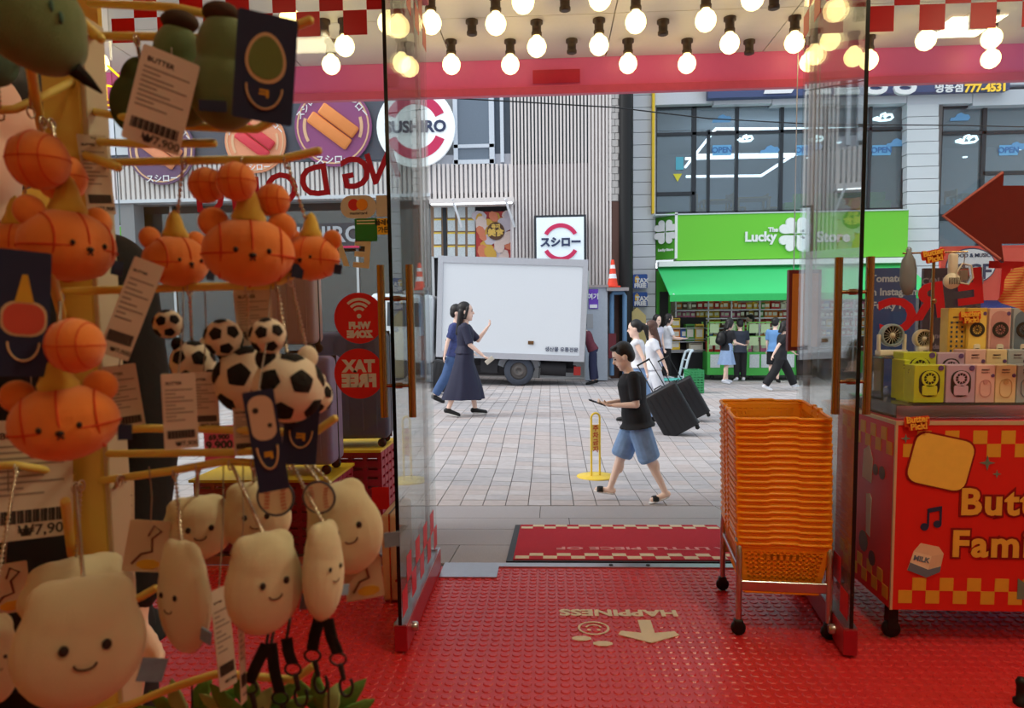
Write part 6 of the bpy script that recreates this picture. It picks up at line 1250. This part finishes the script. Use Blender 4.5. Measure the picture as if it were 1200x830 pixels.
# green plush at the top
t, a, c = blob('green_plush', 'large green plush keychain at the top left corner with a dark pointed foot', m_gpl, 38, 22, 118, 124, .6, [(0, 0, 1, .95), (.2, -.3, .8, .7), (-.3, .4, .7, .6)], .3, 0, 'green plush keychains', (36, 128))
MB().lathe([(a * .16, 0), (a * .12, .012), (.0008, .026)], 10, 0, T(a * .62, -.01, -c * .82) @ RY(2.2)).build('foot', m_bpl, t)
for k in (0, .16): MB().ell((a * (.15 + k), -a * .6, c * (.12 - k)), (.002, .002, .005), nu=8, nv=6).build('stitch_mark', mat('teal stitch', (70, 110, 100), .8), t)
t, a, c = blob('green_plush', 'teal green plush keychain cut by the left picture edge', mat('teal plush', (88, 120, 104), .92, bump=.22, bscale=900), -4, 68, 46, 66, .66, [(0, 0, 1, 1)], 0, 0, 'green plush keychains', (0, 131))
t, a, c = blob('green_plush', 'olive plush keychain hanging behind the white price tag', mat('olive plush', (66, 78, 42), .92, bump=.22, bscale=900), 160, 112, 56, 90, .78, [(0, -.2, 1, .8), (0, .4, .7, .6)], 0, .15, 'green plush keychains', (160, 44))
t, a, c = blob('green_plush', 'green plush keychain left of the pair under the top hook', m_gpl, 214, 88, 76, 122, .70, [(0, -.25, .98, .72), (-.1, .35, .72, .6)], .1, 0, 'green plush keychains', (215, 20)); MB().ell((0, 0, c * .98), (a * .55, a * .45, c * .2)).build('cord_top', mat('brown cord top', (70, 54, 42), .9), t)
t, a, c = blob('green_plush', 'green plush keychain right of the pair beside the navy card', m_gpl, 262, 84, 84, 136, .68, [(0, -.3, .98, .68), (.05, .35, .74, .62)], -.1, 0, 'green plush keychains', (262, 24)); MB().ell((0, 0, c * .96), (a * .5, a * .4, c * .18)).build('cord_top', MATS['brown cord top'], t)
MB().box(-a * .6, a * .1, -a * .66, -a * .62, -c * .78, -c * .6).build('side_tag', m_ctag, t)
# white plush with black ball patches
def spatch(b, c0, r, d, ar, n=5, rot=0):
    d = Vector(d).normalized(); u = d.orthogonal().normalized(); v_ = d.cross(u); pts = [(c0 + d * r * 1.012)]; ring = []
    for i in range(n * 3):
        A = rot + 2 * PI * i / (n * 3); q = ar * (1.0 if i % 3 == 0 else .86); ring.append(Vector(c0) + (d * math.cos(q) + (u * math.cos(A) + v_ * math.sin(A)) * math.sin(q)) * r * 1.012)
    mid = [Vector(c0) + (d * math.cos(ar * .5) + (u * math.cos(rot + 2 * PI * i / (n * 3)) + v_ * math.sin(rot + 2 * PI * i / (n * 3))) * math.sin(ar * .5)) * r * 1.03 for i in range(n * 3)]
    vs_ = [Vector(c0) + d * r * 1.035] + mid + ring; N = n * 3; fs_ = [(0, 1 + i, 1 + (i + 1) % N) for i in range(N)] + [(1 + i, 1 + N + i, 1 + N + (i + 1) % N, 1 + (i + 1) % N) for i in range(N)]
    b.add(vs_, fs_, 0, True)
ICO = [(0, -1, .25), (.8, -.55, .35), (-.8, -.55, .3), (.45, -.7, -.6), (-.5, -.65, -.62), (0, -.35, .95), (.9, .3, -.3), (-.9, .3, -.3), (0, 0, -1)]
def soccer(px, py, w_, Y, yaw, lab, ball=None, hook=None, roll=0):
    yaw += toward(px); p = P(px, py, Y); r = w_ * Y / FPX / 2; t = thing('ball_plush', lab, 'plush keychain', tuple(p), 0, 'white and black ball keychains'); t.rotation_euler = (0, roll, yaw)
    MB().ell((0, 0, 0), (r, r, r), nu=24, nv=16).build('plush_body', m_wpl, t); pi_ = inv(t)
    for i, d in enumerate(ICO):
        b = MB(); spatch(b, Vector((0, 0, 0)), r, d, .36, 5, i); b.build('ball_patch', m_bpl, t)
    for k in (-1, 1): MB().ell((k * r * .62, 0, r * .86), (r * .3, r * .26, r * .34), nu=12, nv=8).build('ear', m_wpl if k > 0 else m_bpl, t)
    if ball:
        bc = P(ball[0], ball[1], Y - .015); br = ball[2] * Y / FPX; o = MB().ell((0, 0, 0), (br, br, br), nu=18, nv=12).build('ball_charm', m_wpl, t); o.matrix_parent_inverse = pi_; o.location = bc
        for i, d in enumerate(ICO): b = MB(); spatch(b, Vector((0, 0, 0)), br, d, .38, 5, i + .4); b.build('ball_patch', m_bpl, o)
    if hook: chain(t, P(hook[0], hook[1], YA), t.matrix_world @ Vector((0, 0, r)), pi_)
soccer(226, 425, 52, .76, .3, 'small white and black ball plush beside the left price tags', (197, 380, 17), (222, 337)); soccer(292, 446, 82, .74, -.3, 'white and black ball plush behind the striped card', (262, 396, 22), (290, 336)); soccer(338, 455, 84, .68, .4, 'largest white and black ball plush in front of the row', (314, 394, 21), (325, 333)); soccer(368, 464, 44, .78, .9, 'white and black ball plush at the right end of its row', None, (340, 325))
# cream plush of the lower rows
def cream(px, py, w_, h_, Y, yaw, lab, hook=None, roll=0, tg=True, face=True):
    t, a, c = blob('cream_plush', lab, m_crm, px, py, w_, h_, Y, [(0, -.08, 1, .9), (0, .3, .86, .64), (-.4, .62, .4, .32), (.4, .62, .4, .32)], yaw, roll, 'cream pouch keychains', hook, dep=.58)
    b = MB(); b.tube([(a * .985 * math.cos(q), a * .02, c * (.93 * math.sin(q) - .06)) for q in [PI + PI * k / 16 for k in range(17)]], a * .012, 5); b.build('side_seam', mat('cream seam', (190, 172, 140), .9), t)
    if face:
        for q in (-1, 1): MB().ell((a * .3 * q, -a * .56, c * .08), (a * .075, a * .05, a * .09), nu=10, nv=6).build('eye', m_stitch, t)
        b = MB(); b.tube([(a * .16 * math.cos(q), -a * .585, -c * .14 + a * .1 * math.sin(q)) for q in [PI + PI * k / 8 for k in range(9)]], a * .018, 5); b.build('stitched_smile', mat('smile brown', (96, 66, 52), .9), t)
    if tg: MB().box(0, a * .42, -.0008, .0008, -a * .2, a * .2, 0, T(a * .86, -a * .15, -c * .52) @ RY(.25)).build('side_tag', mat('blue woven tag', (122, 150, 178), .7, var=.25, scale=120), t)
    return t, a, c
cream(92, 692, 132, 90, .72, .2, 'cream pouch plush behind the big front one', (95, 566), 0, False); t, a, c = cream(95, 752, 152, 176, .6, .12, 'biggest cream pouch plush at the bottom left', (88, 568), .08)
cream(216, 698, 82, 150, .66, -.9, 'cream pouch plush seen from its side, left of the edge-on white tags', (205, 552)); cream(232, 618, 86, 84, .78, .1, 'cream pouch plush in the back row left of the clear charm', (232, 546), 0, False); cream(300, 604, 84, 90, .80, 0, 'cream pouch plush in the back row under the clear charm', (296, 541), 0, False)
cream(310, 682, 100, 134, .64, .45, 'cream pouch plush hanging lowest in the middle', (270, 541)); cream(379, 668, 66, 128, .66, .9, 'narrow cream pouch plush above the black straps', (340, 540), .03); cream(404, 618, 92, 122, .72, .2, 'cream pouch plush at the right end with a pale blue tag', (352, 531), -.25); cream(-6, 772, 56, 120, .62, .2, 'cream pouch plush cut by the left picture edge', (20, 546), 0, False); cream(132, 612, 34, 70, .86, .5, 'small cream pouch plush peeping out beside the yellow post', (140, 560), 0, False)
def charm(px, py, r, Y, lab, hook):
    p = P(px, py, Y); k = r * Y / FPX; t = thing('clear_charm', lab, 'charm', tuple(p), 0, 'clear ball charms'); M = RX(PI / 2) 
    MB().prism(disc(0, 0, k, 26), -.001, .001, 0, M).build('charm_disc', mat('charm ivory', (224, 206, 176), .3), t); MB().tube([(k * math.cos(q), 0, k * math.sin(q)) for q in [2 * PI * i / 28 for i in range(28)]], k * .09, 6, closed=True).build('charm_rim', mat('charm rim slate', (70, 74, 90), .4), t)
    b = MB()
    for s_ in (-1, 1):
        for i in range(7): z = k * (-.6 + .2 * i); x = s_ * (k * .78 - .35 * math.sqrt(max(0, k * k - z * z))); b.tube([(x - k * .14, -.0016, z - s_ * k * .04), (x + k * .14, -.0016, z + k * .04)], k * .03, 5)
    b.build('red_stitch', mat('stitch red', (200, 74, 60), .6), t); chain(t, P(hook[0], hook[1], YA), p + Vector((0, 0, k)), inv(t))
charm(323, 583, 22, .67, 'clear round ball charm with red stitches in the middle of the lower row', (318, 543)); charm(374, 583, 19, .69, 'clear round ball charm with red stitches over the right cream plush', (350, 534))
# cards and price tags
m_card = mat('navy card', (30, 44, 82), .5); m_tag = mat('tag paper', (214, 204, 188), .6); m_tagk = mat('tag ink', (58, 52, 50), .6); m_tagg = mat('tag grey ink', (150, 140, 130), .6)
def hang(name, lab, cat, px, py, w_, h_, Y, roll, yaw, hook, grp, m):
    yaw += toward(px); p = P(px, py, Y); k = Y / FPX; t = thing(name, lab, cat, tuple(p), 0, grp); t.rotation_euler = (0, roll, yaw); a, c = w_ * k / 2, h_ * k / 2
    MB().prism(rrect(-a, a, -c, c, a * .1), 0, .0007, 0, FACE).build('card', m, t); top = T(*p) @ RZ(yaw) @ RY(roll) @ Vector((0, 0, c * .94)); hk = P(hook[0], hook[1], YA); b = MB(); b.tube([hk + Vector((0, 0, .004)), hk.lerp(top, .5) + Vector((.002, 0, 0)), top], .0007, 5); o = b.build('string', m_tagg, t); o.matrix_parent_inverse = inv(t); return t, a, c
def price(px, py, w_, h_, Y, roll, yaw, hook, lab, big=False):
    t, a, c = hang('price_tag', lab, 'price tag', px, py, w_, h_, Y, roll, yaw, hook, 'white price tags on the rack', m_tag); M = T(0, -.0008, 0) @ FACE; b = MB()
    for i in range(26):
        x = -a * .82 + a * 1.64 * i / 26; b.prism([(x, -c * .72), (x + a * .04 * (1 + i * 7 % 3 * .4), -c * .72), (x + a * .04 * (1 + i * 7 % 3 * .4), -c * .5), (x, -c * .5)], 0, .0002, 0, M)
    b.build('barcode', m_tagk, t).__setitem__('kind', 'stuff'); b = MB()
    for i in range(9): wd_ = a * (.8 - .25 * ((i * 5) % 3)); z = c * (.55 - i * .1); b.prism([(-a * .82, z), (-a * .82 + 2 * wd_, z), (-a * .82 + 2 * wd_, z + c * .035), (-a * .82, z + c * .035)], 0, .0002, 0, M)
    b.build('print_line', m_tagg, t).__setitem__('kind', 'stuff'); b = MB(); b.text('₩7,900', a * .42, M @ T(a * .3, -c * .86, .0001), .0002, 0, a * .008); b.text('BUTTER', a * .26, M @ T(-a * .3, c * .74, .0001), .0002, 0, a * .006); b.build('lettering', m_tagk, t)
price(189, 118, 62, 112, .64, .26, .1, (196, 46), 'white price tag tilted in front of the green plush'); price(113, 205, 30, 92, .78, -.08, .2, (112, 166), 'white price tag beside the yellow post under the second hook'); price(154, 362, 34, 122, .66, .38, 0, (172, 338), 'long white price tag leaning beside the upper bears'); price(146, 468, 36, 84, .74, -.1, 0, (150, 338), 'white price tag right of the low orange bear'); price(211, 482, 38, 92, .64, 0, .1, (215, 337), 'white price tag in front of the small ball plush'); price(240, 470, 32, 70, .72, 0, -.2, (240, 336), 'white price tag half behind another one'); price(38, 562, 86, 148, .74, .05, .1, (30, 545 - 200), 'largest white price tag at the left picture edge'); price(298, 372, 42, 66, .74, -.05, 0, (300, 336), 'tan price tag between the ball plushes'); price(287, 505, 26, 60, .72, .0, 0, (287, 470), 'small white price tag behind the striped card'); price(146, 604, 22, 84, .84, .05, .3, (145, 562), 'narrow white price tag right of the yellow post'); price(262, 748, 26, 130, .7, -.06, .7, (262, 541), 'white price tag seen nearly edge on in the lower row'); price(283, 755, 14, 150, .66, .02, 1.1, (285, 541), 'thin white price tag hanging edge on in front of the lowest plush')
def art(t, M, polys):
    for nm, m, poly, z in polys: MB().prism(poly, z, z + .0006, 0, M).build(nm, m, t)
m_pale = mat('print pale edge', (214, 190, 150), .6); m_pgreen = mat('print green', (104, 128, 64), .6); m_pred = mat('print red', (206, 84, 66), .6); m_pyel = mat('print gold', (214, 170, 50), .6)
def pear(s): return [(s * (.62 + .22 * (1 - math.sin(q)) * .5) * math.cos(q), s * .95 * math.sin(q)) for q in [2 * PI * k / 28 for k in range(28)]]
t, a, c = hang('backing_card', 'navy backing card with a green pear shaped print at the top', 'card', 311, 80, 66, 122, .6, .1, .05, (300, 26), 'navy backing cards on the rack', m_card)
art(t, T(0, -.0008, 0) @ FACE @ T(0, c * .18, 0), [('print_edge', m_pale, pear(a * .92), 0), ('print_shape', m_pgreen, pear(a * .78), .0006)]); b = MB(); b.tube([(a * .6 * math.cos(q), -.002, -c * .35 + c * .42 * math.sin(q)) for q in [PI + PI * k / 14 for k in range(15)]], .0009, 5); b.build('cord_loop', m_pale, t)
MB().text('ㅋ', a * .5, T(0, -.001, -c * .5) @ FACE, .0003, 0, .0004).build('lettering', m_pyel, t)
t, a, c = hang('backing_card', 'navy backing card with a red rounded print and a yellow cone at the left', 'card', 28, 368, 54, 152, .58, .08, .1, (20, 342), 'navy backing cards on the rack', m_card)
art(t, T(0, -.0008, 0) @ FACE, [('print_edge', m_pale, rrect(-a * .88, a * .88, -c * .36, c * .2, a * .6), 0), ('print_shape', m_pred, rrect(-a * .78, a * .78, -c * .32, c * .16, a * .55), .0006), ('print_cone', m_pyel, [(-a * .36, c * .18), (a * .36, c * .18), (a * .1, c * .62), (-a * .1, c * .62)], .0006)]); b = MB(); b.tube([(a * .6 * math.cos(q), -.002, -c * .45 + c * .3 * math.sin(q)) for q in [PI + PI * k / 14 for k in range(15)]], .0009, 5); b.build('cord_loop', m_pale, t)
for px, py, w_, h_, Y, ro, lab, wh in ((312, 517, 36, 124, .6, -.12, 'navy backing card with a pale rounded print in front of the ball plushes', 1), (353, 500, 40, 92, .7, .1, 'navy backing card partly behind the big ball plush', 0)):
    t, a, c = hang('backing_card', lab, 'card', px, py, w_, h_, Y, ro, 0, (330, 527) if not wh else (318, 336), 'navy backing cards on the rack', m_card); P_ = []
    if wh: P_ = [('print_shape', mat('print cream', (214, 194, 170), .6), rrect(-a * .8, a * .8, c * .02, c * .9, a * .7), 0), ('print_spot', m_tagk, disc(-a * .35, c * .62, a * .2, 10), .0006), ('print_spot', m_tagk, disc(a * .4, c * .3, a * .16, 10), .0006)]
    art(t, T(0, -.0008, 0) @ FACE, P_); b = MB(); b.tube([(a * .66 * math.cos(q), -.002, -c * .1 + c * .45 * math.sin(q)) for q in [PI + PI * k / 14 for k in range(15)]], .0009, 5); b.build('cord_loop', m_pale, t); MB().text('ㅋ', a * .8, T(0, -.001, -c * .3) @ FACE, .0003, 0, .0006).build('lettering', m_pyel, t)
t, a, c = hang('price_sign', 'round pink price sign behind the lower hooks', 'price sign', 257, 520, 34, 44, .86, 0, 0, (257, 503), None, mat('pink sign', (226, 96, 130), .5)); b = MB(); b.text('69,900', a * .5, T(0, -.001, c * .35) @ FACE, .0003, 0, .0004); b.text('9,900', a * .8, T(0, -.001, -c * .1) @ FACE, .0003, 0, .0006); b.build('lettering', m_tagk, t)
for i, (px, py, ro) in enumerate(((172, 640, .2), (425, 672, -.1), (8, 690, 0))):
    t, a, c = hang('shaped_card', ('cream cut-out card in the gap right of the yellow post', 'cream cut-out card with a brown print under the right cream plush', 'cream cut-out card at the left picture edge')[i], 'card', px, py, 46, 64, .74, ro, 0, ((175, 552), (352, 531), (10, 546))[i], 'cream cut-out cards', mat('cutout cream', (206, 190, 160), .6))
    b = MB(); b.tube([T(0, -.0012, 0) @ FACE @ Vector((x * a, y * c, 0)) for x, y in ((-.6, -.7), (-.2, -.3), (.3, -.2), (.2, .3), (.6, .6), (.2, .8), (0, .4))], .0012, 5); b.build('brown_line_print', mat('print brown line', (110, 50, 36), .6), t); MB().prism([(x * a * .6 + a * .2, y * c * .2 - c * .7) for x, y in oct_], 0, .0006, 0, T(0, -.0008, 0) @ FACE).build('gold_print', m_pyel, t)
# black lanyard straps with clips, and the leafy green charm
def strap(px, py, x2, y2, Y, lab):
    a, b_ = P(px, py, Y), P(x2, y2, Y); t = thing('lanyard_strap', lab, 'strap', tuple(a), 0, 'black lanyard straps'); d = b_ - a; k = Y / FPX
    MB().tube([(0, 0, 0), d * .5 + Vector((0, -.004, 0)), d], 7.5 * k, 8, flat=.16, up=(0, 1, 0)).build('webbing', m_bpl, t); e = d + Vector((0, 0, -7 * k))
    MB().tube([e + Vector((10 * k * math.cos(q), 0, 8 * k * math.sin(q))) for q in [2 * PI * i / 18 for i in range(18)]], 1.6 * k, 6, closed=True).build('ring', m_dark, t); f = e + Vector((3 * k, 0, -9 * k))
    b = MB(); b.caps(f, f + Vector((3 * k, 0, -16 * k)), 3.5 * k, 3 * k); g_ = f + Vector((6 * k, 0, -26 * k)); b.tube([g_ + Vector((8 * k * math.cos(q), 0, 13 * k * math.sin(q))) for q in [PI * .6 + 1.75 * PI * i / 18 for i in range(18)]], 2 * k, 6); b.build('clip', m_dark, t)
    r_ = P(px, py - 60, YA) - a; MB().tube([(0, 0, 0), r_ * .3 + Vector((0, .01, 0)), r_], 2 * k, 6).build('hanging_loop', m_dark, t)
strap(374, 726, 366, 762, .7, 'black strap with a ring behind the narrow cream plush'); strap(384, 726, 396, 766, .69, 'black strap with a swivel clip at the right end'); strap(336, 748, 343, 778, .69, 'black strap with a ring left of the clip pair'); strap(312, 756, 292, 800, .67, 'black strap slanting to the left over the green leaves'); strap(318, 754, 328, 812, .71, 'black strap hanging straight over the yellow hook')
m_leaf = [mat('leaf green', (96, 140, 60), .7, var=.2, bump=.2), mat('leaf pale', (150, 170, 110), .7, var=.2)]
for gi, (gx, gy, Y, n, lab) in enumerate(((300, 850, .72, 9, 'leafy green ribbon charm under the lower hook'), (385, 850, .78, 8, 'leafy green ribbon charm at the right under the black straps'), (225, 850, .74, 6, 'leafy green ribbon charm left under the lower hook'))):
    p = P(gx, gy, Y); t = thing('leafy_charm', lab, 'charm', tuple(p), 0, 'leafy green charms'); k = Y / FPX
    for i in range(n):
        A = PI * (.08 + .84 * i / (n - 1)); L = (70 + 24 * random.random()) * k; pts = [Vector((math.cos(A) * L * f, -.01 * math.sin(f * 3) + .006 * (i % 3), math.sin(A) * L * f * (1 - .25 * f))) for f in (0, .3, .6, .85, 1)]
        MB().tube(pts, [.003, .0085, .0095, .006, .0008], 8, flat=.2, up=(0, 1, 0)).build('leaf', m_leaf[i % 4 == 3], t)
    h_ = P(gx, 800, YA) - p; MB().tube([(0, 0, 0), h_], .0012, 6).build('cord', m_dark, t)
